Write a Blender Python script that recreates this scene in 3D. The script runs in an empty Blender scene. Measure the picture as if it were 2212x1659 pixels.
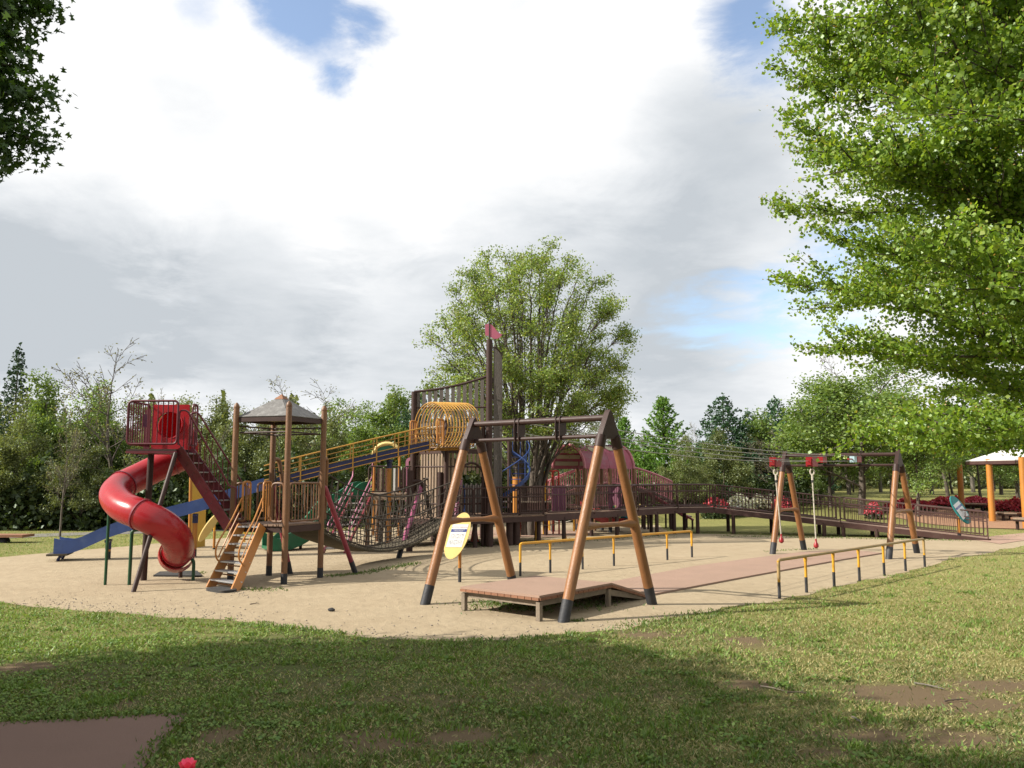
import bpy, math, random
import numpy as np
from mathutils import Vector, Matrix, Quaternion

# ------------------------------------------------------------------ camera, sky, sun
scene = bpy.context.scene
COL = scene.collection
FPX, HC = 1800.0, 2.2                       # focal length for a 2212 px wide picture, eye height above the sand
PITCH = math.atan((1035 - 829.5) / FPX)
cam_data = bpy.data.cameras.new("camera")
cam_data.sensor_width = 36.0
cam_data.lens = 36.0 * FPX / 2212.0
cam_data.clip_start = 0.05
cam_data.clip_end = 2000.0
cam = bpy.data.objects.new("camera", cam_data)
COL.objects.link(cam)
cam.location = (0, 0, HC)
cam.rotation_euler = (math.pi / 2 + PITCH, 0, 0)
scene.camera = cam

SUN_EL, SUN_AZ = math.radians(34), math.radians(12)      # the sun stands left, a little behind the camera
SUN_DIR = Vector((-math.cos(SUN_AZ) * math.cos(SUN_EL), -math.sin(SUN_AZ) * math.cos(SUN_EL), math.sin(SUN_EL)))
sun_data = bpy.data.lights.new("sun", 'SUN')
sun_data.energy = 5.0
sun_data.angle = math.radians(0.6)
sun_data.color = (1.0, 0.93, 0.82)
sun = bpy.data.objects.new("sun", sun_data)
COL.objects.link(sun)
sun.rotation_euler = SUN_DIR.to_track_quat('Z', 'Y').to_euler()
sun.location = (-40, -10, 40)

scene.view_settings.view_transform = 'Standard'
scene.view_settings.look = 'None'
scene.view_settings.exposure = 0.9
scene.view_settings.gamma = 1.0
scene.view_settings.use_curve_mapping = False
scene.cycles.max_bounces = 6
scene.cycles.transparent_max_bounces = 6
scene.cycles.diffuse_bounces = 3
scene.cycles.glossy_bounces = 2
scene.cycles.transmission_bounces = 4
scene.cycles.use_denoising = True


def ray(x, y):
    c, s = math.cos(PITCH), math.sin(PITCH)
    a, b = (x - 1106) / FPX, (829.5 - y) / FPX
    return Vector((a, c - b * s, s + b * c))


def gp(x, y, z=0.0):
    d = ray(x, y)
    t = (z - HC) / d.z
    return Vector((d.x * t, d.y * t, z))


def at(x, y, Y):
    d = ray(x, y)
    t = Y / d.y
    return Vector((d.x * t, Y, HC + d.z * t))


def build_world():
    w = bpy.data.worlds.new("World")
    scene.world = w
    w.use_nodes = True
    nt = w.node_tree
    nt.nodes.clear()
    N, L = nt.nodes, nt.links

    def node(t, **kw):
        n = N.new(t)
        for k, v in kw.items():
            setattr(n, k, v)
        return n

    def math_(op, a, b=None, c=None, clamp=False):
        n = node('ShaderNodeMath', operation=op, use_clamp=clamp)
        for i, x in enumerate((a, b, c)):
            if x is None:
                continue
            if isinstance(x, (int, float)):
                n.inputs[i].default_value = x
            else:
                L.new(x, n.inputs[i])
        return n.outputs[0]

    def smooth(val, lo, hi, out0=0.0, out1=1.0):
        n = node('ShaderNodeMapRange', interpolation_type='SMOOTHSTEP')
        L.new(val, n.inputs[0])
        n.inputs[1].default_value, n.inputs[2].default_value = lo, hi
        n.inputs[3].default_value, n.inputs[4].default_value = out0, out1
        return n.outputs[0]

    sky = node('ShaderNodeTexSky', sky_type='NISHITA')
    sky.sun_disc = False
    sky.sun_elevation = SUN_EL
    sky.sun_rotation = math.atan2(SUN_DIR.x, SUN_DIR.y)
    sky.air_density, sky.dust_density, sky.ozone_density = 1.0, 0.6, 1.6
    tc = node('ShaderNodeTexCoord')
    sep = node('ShaderNodeSeparateXYZ')
    L.new(tc.outputs['Generated'], sep.inputs[0])
    # flat cloud layer: project the view direction on a plane overhead
    zz = math_('ADD', math_('MAXIMUM', sep.outputs[2], 0.0), 0.16)
    comb = node('ShaderNodeCombineXYZ')
    L.new(math_('DIVIDE', sep.outputs[0], zz), comb.inputs[0])
    L.new(math_('DIVIDE', sep.outputs[1], zz), comb.inputs[1])

    def noise(scale, detail, rough, off=(0, 0, 0), dist=0.0):
        mp = node('ShaderNodeMapping')
        mp.inputs[1].default_value = off
        L.new(comb.outputs[0], mp.inputs[0])
        n = node('ShaderNodeTexNoise')
        n.inputs['Scale'].default_value = scale
        n.inputs['Detail'].default_value = detail
        n.inputs['Roughness'].default_value = rough
        n.inputs['Distortion'].default_value = dist
        L.new(mp.outputs[0], n.inputs[0])
        return n.outputs[0]

    n_big = noise(0.9, 5, 0.55, (3.1, 1.7, 0), 0.3)
    n_mid = noise(2.4, 8, 0.62, (7.3, 2.2, 4), 0.4)
    n_fine = noise(6.0, 6, 0.6, (1.3, 9.2, 2))

    def blob(px, py, r_in, r_out):
        # soft round region of sky about the direction of a cloud or gap seen there
        d = ray(px, py).normalized()
        vm = node('ShaderNodeVectorMath', operation='DISTANCE')
        L.new(tc.outputs['Generated'], vm.inputs[0])
        vm.inputs[1].default_value = d
        wob = math_('ADD', vm.outputs['Value'], math_('MULTIPLY', math_('SUBTRACT', n_mid, 0.5), 0.16))
        return smooth(wob, r_in / FPX, r_out / FPX, 1.0, 0.0)

    def total(blobs):
        acc = None
        for px, py, a, b, k in blobs:
            x = math_('MULTIPLY', blob(px, py, a, b), k)
            acc = x if acc is None else math_('ADD', acc, x)
        return acc

    gaps = total([(690, 70, 10, 165, 1.0), (800, 60, 0, 100, .8), (640, 0, 0, 130, .8), (420, 10, 0, 90, .5),
                  (1650, 95, 0, 150, .95), (1560, 40, 0, 100, .45), (1600, 690, 10, 170, .55), (1760, 640, 0, 190, .6),
                  (1900, 560, 0, 190, .6), (1480, 700, 0, 130, .4), (2050, 250, 0, 220, .6), (720, 180, 0, 70, .5)])
    # elsewhere the sheet of cloud breaks open by itself
    edge = math_('ADD', gaps, math_('MULTIPLY', math_('SUBTRACT', n_fine, 0.5), 0.9))
    gap = math_('MULTIPLY', smooth(edge, 0.15, 1.15), 0.9)
    wild = smooth(n_mid, 0.66, 0.80)
    gap = math_('MAXIMUM', gap, math_('MULTIPLY', wild, 0.35))
    grey = total([(150, 660, 60, 300, .95), (520, 690, 60, 300, .85), (-200, 640, 60, 330, .7), (420, 235, 0, 110, .25), (800, 500, 0, 150, .35),
                  (1560, 420, 40, 340, .62), (1350, 640, 60, 330, .75), (1100, 560, 0, 260, .5), (1560, 280, 0, 240, .4),
                  (1500, 860, 40, 300, .55), (900, 760, 40, 330, .6)])
    shade = math_('ADD', math_('MULTIPLY', grey, 1.02), math_('MULTIPLY', math_('SUBTRACT', n_big, 0.5), 0.9))
    shade = math_('ADD', shade, math_('MULTIPLY', math_('SUBTRACT', n_mid, 0.5), 0.7))
    shade = math_('ADD', shade, math_('MULTIPLY', math_('SUBTRACT', n_fine, 0.5), 0.45))
    ramp = node('ShaderNodeValToRGB')
    ramp.color_ramp.elements[0].position = 0.0
    ramp.color_ramp.elements[0].color = (1.0, 1.0, 1.0, 1)
    ramp.color_ramp.elements[1].position = 1.0
    ramp.color_ramp.elements[1].color = (0.545, 0.585, 0.625, 1)
    e = ramp.color_ramp.elements.new(0.4)
    e.color = (0.79, 0.815, 0.84, 1)
    L.new(shade, ramp.inputs[0])
    bright = node('ShaderNodeVectorMath', operation='SCALE')
    L.new(ramp.outputs[0], bright.inputs[0])
    bright.inputs['Scale'].default_value = 5.75
    skyb = node('ShaderNodeVectorMath', operation='SCALE')
    L.new(sky.outputs[0], skyb.inputs[0])
    skyb.inputs['Scale'].default_value = 1.25
    mix = node('ShaderNodeMix', data_type='RGBA')
    L.new(gap, mix.inputs['Factor'])
    L.new(bright.outputs[0], mix.inputs[6])
    L.new(skyb.outputs[0], mix.inputs[7])
    bg = node('ShaderNodeBackground')
    bg.inputs[1].default_value = 0.1
    L.new(mix.outputs[2], bg.inputs[0])
    out = node('ShaderNodeOutputWorld')
    L.new(bg.outputs[0], out.inputs[0])


build_world()

# ------------------------------------------------------------------ materials
MATS = {}


def mat(name, col, rough=0.6, metal=0.0, var=0.18, scale=3.0, bump=0.15, bscale=40.0, dirt=None, dirt_amt=0.35,
        dirt_scale=2.0, spec=0.4, stretch=(1, 1, 1), coat=0.0):
    """Paint, plastic, wood or metal: base colour broken up by noise, worn spots and fine relief."""
    if name in MATS:
        return MATS[name]
    col = [c * 0.74 for c in col]
    dirt = [c * 0.74 for c in dirt] if dirt is not None else None
    m = bpy.data.materials.new(name)
    m.use_nodes = True
    nt = m.node_tree
    N, L = nt.nodes, nt.links
    b = N['Principled BSDF']
    geo = N.new('ShaderNodeNewGeometry')
    mp = N.new('ShaderNodeMapping')
    mp.inputs[3].default_value = stretch
    L.new(geo.outputs['Position'], mp.inputs[0])
    nz = N.new('ShaderNodeTexNoise')
    nz.inputs['Scale'].default_value = scale
    nz.inputs['Detail'].default_value = 6
    nz.inputs['Roughness'].default_value = 0.65
    L.new(mp.outputs[0], nz.inputs[0])
    rp = N.new('ShaderNodeValToRGB')
    rp.color_ramp.elements[0].position = 0.25
    rp.color_ramp.elements[1].position = 0.75
    lo = [max(0, c * (1 - var)) for c in col]
    hi = [min(1, c * (1 + var)) for c in col]
    rp.color_ramp.elements[0].color = (*lo, 1)
    rp.color_ramp.elements[1].color = (*hi, 1)
    L.new(nz.outputs[0], rp.inputs[0])
    colout = rp.outputs[0]
    if dirt is not None:
        n2 = N.new('ShaderNodeTexNoise')
        n2.inputs['Scale'].default_value = dirt_scale
        n2.inputs['Detail'].default_value = 10
        n2.inputs['Roughness'].default_value = 0.72
        L.new(mp.outputs[0], n2.inputs[0])
        r2 = N.new('ShaderNodeMapRange')
        r2.inputs[1].default_value, r2.inputs[2].default_value = 0.5, 0.72
        r2.inputs[4].default_value = dirt_amt
        L.new(n2.outputs[0], r2.inputs[0])
        mx = N.new('ShaderNodeMix')
        mx.data_type = 'RGBA'
        L.new(r2.outputs[0], mx.inputs['Factor'])
        L.new(colout, mx.inputs[6])
        mx.inputs[7].default_value = (*dirt, 1)
        colout = mx.outputs[2]
    oi = N.new('ShaderNodeObjectInfo')
    vr = N.new('ShaderNodeMapRange')
    vr.inputs[3].default_value, vr.inputs[4].default_value = 0.9, 1.1
    L.new(oi.outputs['Random'], vr.inputs[0])
    sc_ = N.new('ShaderNodeVectorMath')
    sc_.operation = 'SCALE'
    L.new(colout, sc_.inputs[0])
    L.new(vr.outputs[0], sc_.inputs['Scale'])
    L.new(sc_.outputs[0], b.inputs['Base Color'])
    b.inputs['Metallic'].default_value = metal
    b.inputs['Specular IOR Level'].default_value = spec
    b.inputs['Coat Weight'].default_value = coat
    rr = N.new('ShaderNodeMapRange')
    rr.inputs[3].default_value, rr.inputs[4].default_value = max(0.03, rough - 0.1), min(1, rough + 0.12)
    L.new(nz.outputs[0], rr.inputs[0])
    L.new(rr.outputs[0], b.inputs['Roughness'])
    if bump > 0:
        n3 = N.new('ShaderNodeTexNoise')
        n3.inputs['Scale'].default_value = bscale
        n3.inputs['Detail'].default_value = 4
        L.new(mp.outputs[0], n3.inputs[0])
        bp = N.new('ShaderNodeBump')
        bp.inputs['Strength'].default_value = bump
        bp.inputs['Distance'].default_value = 0.02
        L.new(n3.outputs[0], bp.inputs['Height'])
        L.new(bp.outputs[0], b.inputs['Normal'])
    MATS[name] = m
    return m


def leaf_mat(name, cols, trans=0.45, rough=0.5, obj_var=0.12):
    """Foliage: every leaf (mesh island) takes its own tone, light passes through."""
    if name in MATS:
        return MATS[name]
    m = bpy.data.materials.new(name)
    m.use_nodes = True
    nt = m.node_tree
    N, L = nt.nodes, nt.links
    N.clear()
    geo = N.new('ShaderNodeNewGeometry')
    rp = N.new('ShaderNodeValToRGB')
    els = rp.color_ramp.elements
    els[0].color = (*cols[0], 1)
    els[1].color = (*cols[-1], 1)
    for i, c in enumerate(cols[1:-1]):
        els.new((i + 1) / (len(cols) - 1)).color = (*c, 1)
    L.new(geo.outputs['Random Per Island'], rp.inputs[0])
    nz = N.new('ShaderNodeTexNoise')
    nz.inputs['Scale'].default_value = 0.7
    nz.inputs['Detail'].default_value = 3
    L.new(geo.outputs['Position'], nz.inputs[0])
    oi = N.new('ShaderNodeObjectInfo')
    ad = N.new('ShaderNodeMath')
    ad.operation = 'MULTIPLY_ADD'
    L.new(nz.outputs[0], ad.inputs[0])
    ad.inputs[1].default_value = 0.7
    ad.inputs[2].default_value = 0.65
    a2 = N.new('ShaderNodeMath')
    a2.operation = 'MULTIPLY_ADD'
    L.new(oi.outputs['Random'], a2.inputs[0])
    a2.inputs[1].default_value = 2 * obj_var
    a2.inputs[2].default_value = 1 - obj_var
    a3 = N.new('ShaderNodeMath')
    a3.operation = 'MULTIPLY'
    L.new(ad.outputs[0], a3.inputs[0])
    L.new(a2.outputs[0], a3.inputs[1])
    sc_ = N.new('ShaderNodeVectorMath')
    sc_.operation = 'SCALE'
    L.new(rp.outputs[0], sc_.inputs[0])
    L.new(a3.outputs[0], sc_.inputs['Scale'])
    df = N.new('ShaderNodeBsdfDiffuse')
    tl = N.new('ShaderNodeBsdfTranslucent')
    gl = N.new('ShaderNodeBsdfGlossy')
    gl.inputs['Roughness'].default_value = rough
    gl.inputs['Color'].default_value = (0.8, 0.9, 0.8, 1)
    warm = N.new('ShaderNodeVectorMath')
    warm.operation = 'MULTIPLY'
    warm.inputs[1].default_value = (1.25, 1.2, 0.6)
    L.new(sc_.outputs[0], warm.inputs[0])
    L.new(sc_.outputs[0], df.inputs[0])
    L.new(warm.outputs[0], tl.inputs[0])
    m1 = N.new('ShaderNodeMixShader')
    m1.inputs[0].default_value = trans
    L.new(df.outputs[0], m1.inputs[1])
    L.new(tl.outputs[0], m1.inputs[2])
    m2 = N.new('ShaderNodeMixShader')
    m2.inputs[0].default_value = 0.04
    L.new(m1.outputs[0], m2.inputs[1])
    L.new(gl.outputs[0], m2.inputs[2])
    out = N.new('ShaderNodeOutputMaterial')
    L.new(m2.outputs[0], out.inputs[0])
    MATS[name] = m
    return m




def let_light_through(name, col, amount):
    """Thin moulded plastic: part of the light passes the wall and glows inside."""
    nt = MATS[name].node_tree
    N, L = nt.nodes, nt.links
    out = N['Material Output']
    tr = N.new('ShaderNodeBsdfTranslucent')
    tr.inputs[0].default_value = (*col, 1)
    mx = N.new('ShaderNodeMixShader')
    mx.inputs[0].default_value = amount
    L.new(N['Principled BSDF'].outputs[0], mx.inputs[1])
    L.new(tr.outputs[0], mx.inputs[2])
    L.new(mx.outputs[0], out.inputs[0])


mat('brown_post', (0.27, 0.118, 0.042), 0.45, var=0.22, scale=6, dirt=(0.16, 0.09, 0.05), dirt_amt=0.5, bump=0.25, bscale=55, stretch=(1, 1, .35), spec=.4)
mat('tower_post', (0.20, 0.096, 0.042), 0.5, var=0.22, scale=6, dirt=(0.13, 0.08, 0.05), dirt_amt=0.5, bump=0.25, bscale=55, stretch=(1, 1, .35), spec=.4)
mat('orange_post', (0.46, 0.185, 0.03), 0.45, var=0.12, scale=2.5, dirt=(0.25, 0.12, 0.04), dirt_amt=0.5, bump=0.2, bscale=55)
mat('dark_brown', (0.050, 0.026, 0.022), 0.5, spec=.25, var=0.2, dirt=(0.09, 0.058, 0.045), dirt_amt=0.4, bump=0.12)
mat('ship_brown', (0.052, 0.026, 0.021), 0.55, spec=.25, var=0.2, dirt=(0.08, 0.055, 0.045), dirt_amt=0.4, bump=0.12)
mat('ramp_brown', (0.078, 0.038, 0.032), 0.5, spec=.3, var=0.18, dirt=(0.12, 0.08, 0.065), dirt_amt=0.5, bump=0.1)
mat('maroon', (0.115, 0.013, 0.024), 0.4, var=0.2, dirt=(0.16, 0.06, 0.06), dirt_amt=0.4, bump=0.08)
mat('tube_red', (0.46, 0.02, 0.03), 0.26, var=0.12, scale=1.6, dirt=(0.38, 0.07, 0.07), dirt_amt=0.4, dirt_scale=3, bump=0.05, bscale=12, spec=.5)
let_light_through('tube_red', (0.75, 0.02, 0.02), 0.22)
mat('strut_red', (0.27, 0.035, 0.055), 0.45, var=0.2, dirt=(0.2, 0.08, 0.08), bump=0.1)
mat('strut_pink', (0.33, 0.075, 0.16), 0.45, var=0.2, dirt=(0.2, 0.08, 0.12), bump=0.1)
mat('slide_blue', (0.06, 0.115, 0.33), 0.35, var=0.2, dirt=(0.17, 0.24, 0.42), dirt_amt=0.5, bump=0.05)
mat('slide_navy', (0.016, 0.022, 0.10), 0.4, var=0.25, dirt=(0.05, 0.06, 0.12), bump=0.05)
mat('stair_blue', (0.025, 0.06, 0.21), 0.45, var=0.2, dirt=(0.1, 0.12, 0.2), bump=0.05)
mat('slide_green', (0.012, 0.15, 0.07), 0.4, var=0.25, dirt=(0.08, 0.14, 0.08), dirt_amt=0.5, bump=0.06)
mat('slide_scarlet', (0.42, 0.025, 0.018), 0.35, var=0.12, dirt=(0.4, 0.1, 0.08), bump=0.05)
mat('green_paint', (0.008, 0.075, 0.026), 0.4, var=0.2, dirt=(0.06, 0.08, 0.05), bump=0.06)
mat('yellow_paint', (0.66, 0.33, 0.022), 0.4, var=0.12, dirt=(0.4, 0.26, 0.09), dirt_amt=0.5, bump=0.08)
mat('rail_top', (0.42, 0.28, 0.11), 0.5, var=0.2, dirt=(0.3, 0.24, 0.16), dirt_amt=0.6, bump=0.1)
mat('orange_paint', (0.46, 0.19, 0.042), 0.45, var=0.15, dirt=(0.3, 0.15, 0.06), dirt_amt=0.55, bump=0.08)
mat('rail_yellow', (0.53, 0.285, 0.055), 0.45, var=0.2, dirt=(0.3, 0.15, 0.06), dirt_amt=0.5, bump=0.08)
mat('black_base', (0.022, 0.024, 0.03), 0.6, var=0.3, dirt=(0.12, 0.11, 0.10), dirt_amt=0.5, bump=0.3)
mat('steel', (0.55, 0.56, 0.58), 0.38, metal=0.7, var=0.15, dirt=(0.3, 0.28, 0.25), bump=0.12, bscale=80)
mat('cable', (0.38, 0.39, 0.38), 0.5, metal=0.3, var=0.15, bump=0)
mat('weathered', (0.125, 0.108, 0.096), 0.85, var=0.3, scale=7, stretch=(3, 3, .3), dirt=(0.09, 0.075, 0.065), bump=0.5, bscale=30)
mat('old_wood', (0.27, 0.195, 0.135), 0.8, var=0.3, scale=6, stretch=(2, 2, .5), dirt=(0.14, 0.1, 0.075), bump=0.5, bscale=30)
mat('deck_wood', (0.235, 0.15, 0.10), 0.8, var=0.25, scale=6, dirt=(0.13, 0.09, 0.065), bump=0.5, bscale=30)
mat('pale_wood', (0.36, 0.30, 0.22), 0.8, var=0.25, scale=6, dirt=(0.2, 0.16, 0.12), bump=0.5, bscale=30)
mat('log_floor', (0.10, 0.083, 0.055), 0.9, var=0.35, scale=8, dirt=(0.04, 0.045, 0.03), dirt_amt=.6, bump=0.6, bscale=25)
mat('deck_frame', (0.23, 0.185, 0.135), 0.85, var=0.3, scale=6, dirt=(0.08, 0.065, 0.05), bump=0.5, bscale=30)
mat('rubber_red', (0.385, 0.26, 0.195), 0.85, var=0.09, scale=1.2, dirt=(0.42, 0.28, 0.21), dirt_amt=0.4, dirt_scale=1.1, bump=0.35, bscale=220, spec=.25)
mat('rubber_edge', (0.26, 0.12, 0.065), 0.8, var=0.15, dirt=(0.15, 0.09, 0.06), bump=0.3)
mat('rubber_black', (0.035, 0.034, 0.033), 0.85, var=0.3, dirt=(0.2, 0.16, 0.12), dirt_amt=0.5, bump=0.3)
mat('roof_grey', (0.15, 0.145, 0.14), 0.6, var=0.3, scale=5, dirt=(0.42, 0.42, 0.41), dirt_amt=0.6, dirt_scale=6, bump=0.2)
mat('roof_under', (0.5, 0.45, 0.33), 0.7, var=0.1, bump=0.05)
mat('roof_white', (0.68, 0.67, 0.64), 0.6, var=0.08, dirt=(0.45, 0.43, 0.4), bump=0.05)
mat('pink_paint', (0.66, 0.23, 0.28), 0.45, var=0.2, dirt=(0.42, 0.25, 0.25), dirt_amt=0.5, bump=0.08)
mat('pink_roof', (0.40, 0.085, 0.14), 0.45, var=0.2, scale=1.5, dirt=(0.36, 0.26, 0.30), dirt_amt=0.75, dirt_scale=1.3, bump=0.05)
mat('purple_panel', (0.115, 0.024, 0.066), 0.5, var=0.15, dirt=(0.14, 0.08, 0.1), bump=0.05)
mat('pink_light', (0.52, 0.2, 0.30), 0.5, var=0.1, bump=0.05)
mat('flag_pink', (0.47, 0.12, 0.19), 0.5, var=0.08, bump=0.03)
mat('board_yellow', (0.86, 0.66, 0.25), 0.4, var=0.05, dirt=(0.6, 0.45, 0.2), dirt_amt=.3, bump=0.02)
mat('panel_yellow', (0.56, 0.34, 0.05), 0.5, var=0.1, dirt=(0.4, 0.28, 0.1), bump=0.05)
mat('board_teal', (0.01, 0.20, 0.20), 0.35, var=0.08, bump=0.02)
mat('white_print', (0.78, 0.79, 0.80), 0.4, var=0.03, bump=0.0)
mat('grey_print', (0.30, 0.31, 0.33), 0.5, var=0.1, bump=0.0)
mat('blue_print', (0.05, 0.08, 0.32), 0.5, var=0.05, bump=0.0)
mat('red_print', (0.38, 0.04, 0.08), 0.5, var=0.05, bump=0.0)
mat('dark_print', (0.03, 0.03, 0.04), 0.5, var=0.05, bump=0.0)
mat('trolley_red', (0.30, 0.01, 0.014), 0.35, var=0.12, dirt=(0.2, 0.05, 0.05), bump=0.04)
mat('pale_blue', (0.42, 0.60, 0.66), 0.4, var=0.1, bump=0.04)
mat('rope_white', (0.52, 0.48, 0.40), 0.9, var=0.2, scale=20, bump=0.5, bscale=90)
mat('rope_dark', (0.055, 0.042, 0.032), 0.9, var=0.35, scale=10, dirt=(0.04, 0.06, 0.045), bump=0.4, bscale=60)
mat('rope_green', (0.025, 0.055, 0.04), 0.9, var=0.3, scale=10, bump=0.4, bscale=60)
mat('cone_red', (0.42, 0.05, 0.02), 0.5, var=0.1, bump=0.05)
mat('bark', (0.10, 0.08, 0.063), 0.95, var=0.35, scale=5, stretch=(2, 2, .5), dirt=(0.24, 0.22, 0.19), dirt_amt=0.5, bump=0.8, bscale=18)
mat('bark_pale', (0.17, 0.15, 0.125), 0.95, var=0.3, scale=5, stretch=(2, 2, .5), dirt=(0.3, 0.28, 0.25), dirt_amt=0.5, bump=0.6, bscale=18)
mat('twig', (0.12, 0.09, 0.065), 0.9, var=0.3, bump=0.3)
mat('stone', (0.34, 0.29, 0.23), 0.9, var=0.3, bump=0.3)
mat('skin', (0.55, 0.33, 0.24), 0.6, var=0.05, bump=0.0)
mat('shirt_teal', (0.02, 0.19, 0.24), 0.85, var=0.1, bump=0.1)
mat('trousers_dark', (0.02, 0.022, 0.03), 0.85, var=0.1, bump=0.1)
mat('hair_dark', (0.012, 0.01, 0.009), 0.6, var=0.1, bump=0.1)
mat('shoe_grey', (0.4, 0.42, 0.45), 0.6, var=0.1, bump=0.0)

# ------------------------------------------------------------------ mesh helpers
ORG = {}


def V(*a):
    return Vector(a[0]) if len(a) == 1 else Vector(a)


def tag(o, label=None, cat=None, group=None, kind=None):
    if label:
        o['label'] = label
    if cat:
        o['category'] = cat
    if group:
        o['group'] = group
    if kind:
        o['kind'] = kind
    return o


def thing(name, loc, label, cat, group=None):
    o = bpy.data.objects.new(name, None)
    o.empty_display_size = 0.2
    COL.objects.link(o)
    o.location = loc
    ORG[o.name] = Vector(loc)
    return tag(o, label, cat, group)


def org(p):
    return ORG[p.name] if p is not None else Vector((0, 0, 0))


def link(o, parent=None):
    COL.objects.link(o)
    if parent is not None:
        o.parent = parent
        ORG[o.name] = org(parent)
    else:
        ORG[o.name] = Vector((0, 0, 0))
    return o


def frame_z(d):
    """Orthonormal axes with z along d, x level."""
    z = Vector(d).normalized()
    ref = Vector((0, 0, 1)) if abs(z.z) < 0.98 else Vector((1, 0, 0))
    x = ref.cross(z).normalized()
    return x, z.cross(x), z


class MB:
    def __init__(s):
        s.v, s.f = [], []

    def add(s, vs, fs):
        k = len(s.v)
        s.v += [Vector(v) for v in vs]
        s.f += [[i + k for i in f] for f in fs]
        return s

    def box(s, c, size, ax=None):
        c = Vector(c)
        x, y, z = ax if ax else (Vector((1, 0, 0)), Vector((0, 1, 0)), Vector((0, 0, 1)))
        x, y, z = Vector(x) * size[0] / 2, Vector(y) * size[1] / 2, Vector(z) * size[2] / 2
        vs = [c + x * i + y * j + z * k for k in (-1, 1) for j in (-1, 1) for i in (-1, 1)]
        return s.add(vs, [(0, 2, 3, 1), (4, 5, 7, 6), (0, 1, 5, 4), (2, 6, 7, 3), (0, 4, 6, 2), (1, 3, 7, 5)])

    def beam(s, p0, p1, w, h, side=None):
        """Square bar from p0 to p1; w across (level), h the other way."""
        p0, p1 = Vector(p0), Vector(p1)
        d = (p1 - p0)
        x, y, z = frame_z(d)
        if side is not None:
            x = Vector(side).normalized()
            y = z.cross(x).normalized()
        return s.box((p0 + p1) / 2, (w, h, d.length), (x, y, z))

    def tube(s, p0, p1, r0, r1=None, n=12, cap=True):
        return s.path([p0, p1], [r0, r0 if r1 is None else r1], n, cap)

    def path(s, pts, r, n=8, cap=True, closed=False, sx=1.0):
        pts = [Vector(p) for p in pts]
        m = len(pts)
        rs = r if isinstance(r, (list, tuple)) else [r] * m
        dirs = []
        for i in range(m):
            a = pts[i - 1] if (i > 0 or closed) else pts[i]
            b = pts[(i + 1) % m] if (i < m - 1 or closed) else pts[i]
            dirs.append((b - a).normalized())
        x, y, z = frame_z(dirs[0])
        k = len(s.v)
        for i in range(m):
            if i > 0:
                q = dirs[i - 1].rotation_difference(dirs[i])
                x = q @ x
                y = q @ y
            for j in range(n):
                a = 2 * math.pi * j / n
                s.v.append(pts[i] + (x * math.cos(a) * sx + y * math.sin(a)) * rs[i])
        rng = m if closed else m - 1
        for i in range(rng):
            i2 = (i + 1) % m
            for j in range(n):
                j2 = (j + 1) % n
                s.f.append([k + i * n + j, k + i * n + j2, k + i2 * n + j2, k + i2 * n + j])
        if cap and not closed:
            s.f.append([k + j for j in reversed(range(n))])
            s.f.append([k + (m - 1) * n + j for j in range(n)])
        return s

    def plate(s, poly, normal, th):
        """Flat polygon (3D points) thickened along the normal."""
        nrm = Vector(normal).normalized() * th
        n = len(poly)
        vs = [Vector(p) for p in poly] + [Vector(p) + nrm for p in poly]
        fs = [list(reversed(range(n))), list(range(n, 2 * n))]
        fs += [[i, (i + 1) % n, n + (i + 1) % n, n + i] for i in range(n)]
        return s.add(vs, fs)

    def sphere(s, c, r, n=10, m=6, sc=(1, 1, 1)):
        c = Vector(c)
        vs, fs = [], []
        for i in range(m + 1):
            a = math.pi * i / m
            for j in range(n):
                b = 2 * math.pi * j / n
                vs.append(c + Vector((math.sin(a) * math.cos(b) * sc[0], math.sin(a) * math.sin(b) * sc[1], math.cos(a) * sc[2])) * r)
        for i in range(m):
            for j in range(n):
                j2 = (j + 1) % n
                fs.append((i * n + j, (i + 1) * n + j, (i + 1) * n + j2, i * n + j2))
        return s.add(vs, fs)

    def mesh(s, name, m, o=Vector((0, 0, 0)), smooth=40):
        me = bpy.data.meshes.new(name)
        me.from_pydata([tuple(v - o) for v in s.v], [], s.f)
        me.materials.append(MATS[m] if isinstance(m, str) else m)
        if smooth:
            me.polygons.foreach_set('use_smooth', [True] * len(me.polygons))
            me.set_sharp_from_angle(angle=math.radians(smooth))
        me.update()
        return me

    def build(s, name, m, parent=None, smooth=40):
        o = bpy.data.objects.new(name, s.mesh(name, m, org(parent), smooth))
        return link(o, parent)


UNIT = {}


def rod(name, p0, p1, r, m, parent, n=8):
    """One round bar as an object of its own; bars of the same radius share a mesh."""
    key = ('rod', round(r, 4), m, n)
    if key not in UNIT:
        UNIT[key] = MB().tube((0, 0, 0), (0, 0, 1), r, n=n).mesh(name, m)
    p0, p1 = Vector(p0), Vector(p1)
    d = p1 - p0
    o = bpy.data.objects.new(name, UNIT[key])
    x, y, z = frame_z(d)
    M = Matrix((x, y, z)).transposed().to_4x4()
    o.matrix_basis = Matrix.Translation(p0 - org(parent)) @ M @ Matrix.Diagonal((1, 1, d.length, 1))
    return link(o, parent)


def slat(name, p0, p1, w, t, m, parent, side=None):
    """One flat board from p0 to p1 (centre line); w along side, t across."""
    key = ('slat', m)
    if key not in UNIT:
        UNIT[key] = MB().box((0, 0, .5), (1, 1, 1)).mesh(name, m, smooth=0)
    p0, p1 = Vector(p0), Vector(p1)
    d = p1 - p0
    x, y, z = frame_z(d)
    if side is not None:
        x = Vector(side)
        x = (x - z * x.dot(z)).normalized()
        y = z.cross(x)
    o = bpy.data.objects.new(name, UNIT[key])
    M = Matrix((x, y, z)).transposed().to_4x4()
    o.matrix_basis = Matrix.Translation(p0 - org(parent)) @ M @ Matrix.Diagonal((w, t, d.length, 1))
    return link(o, parent)


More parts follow.
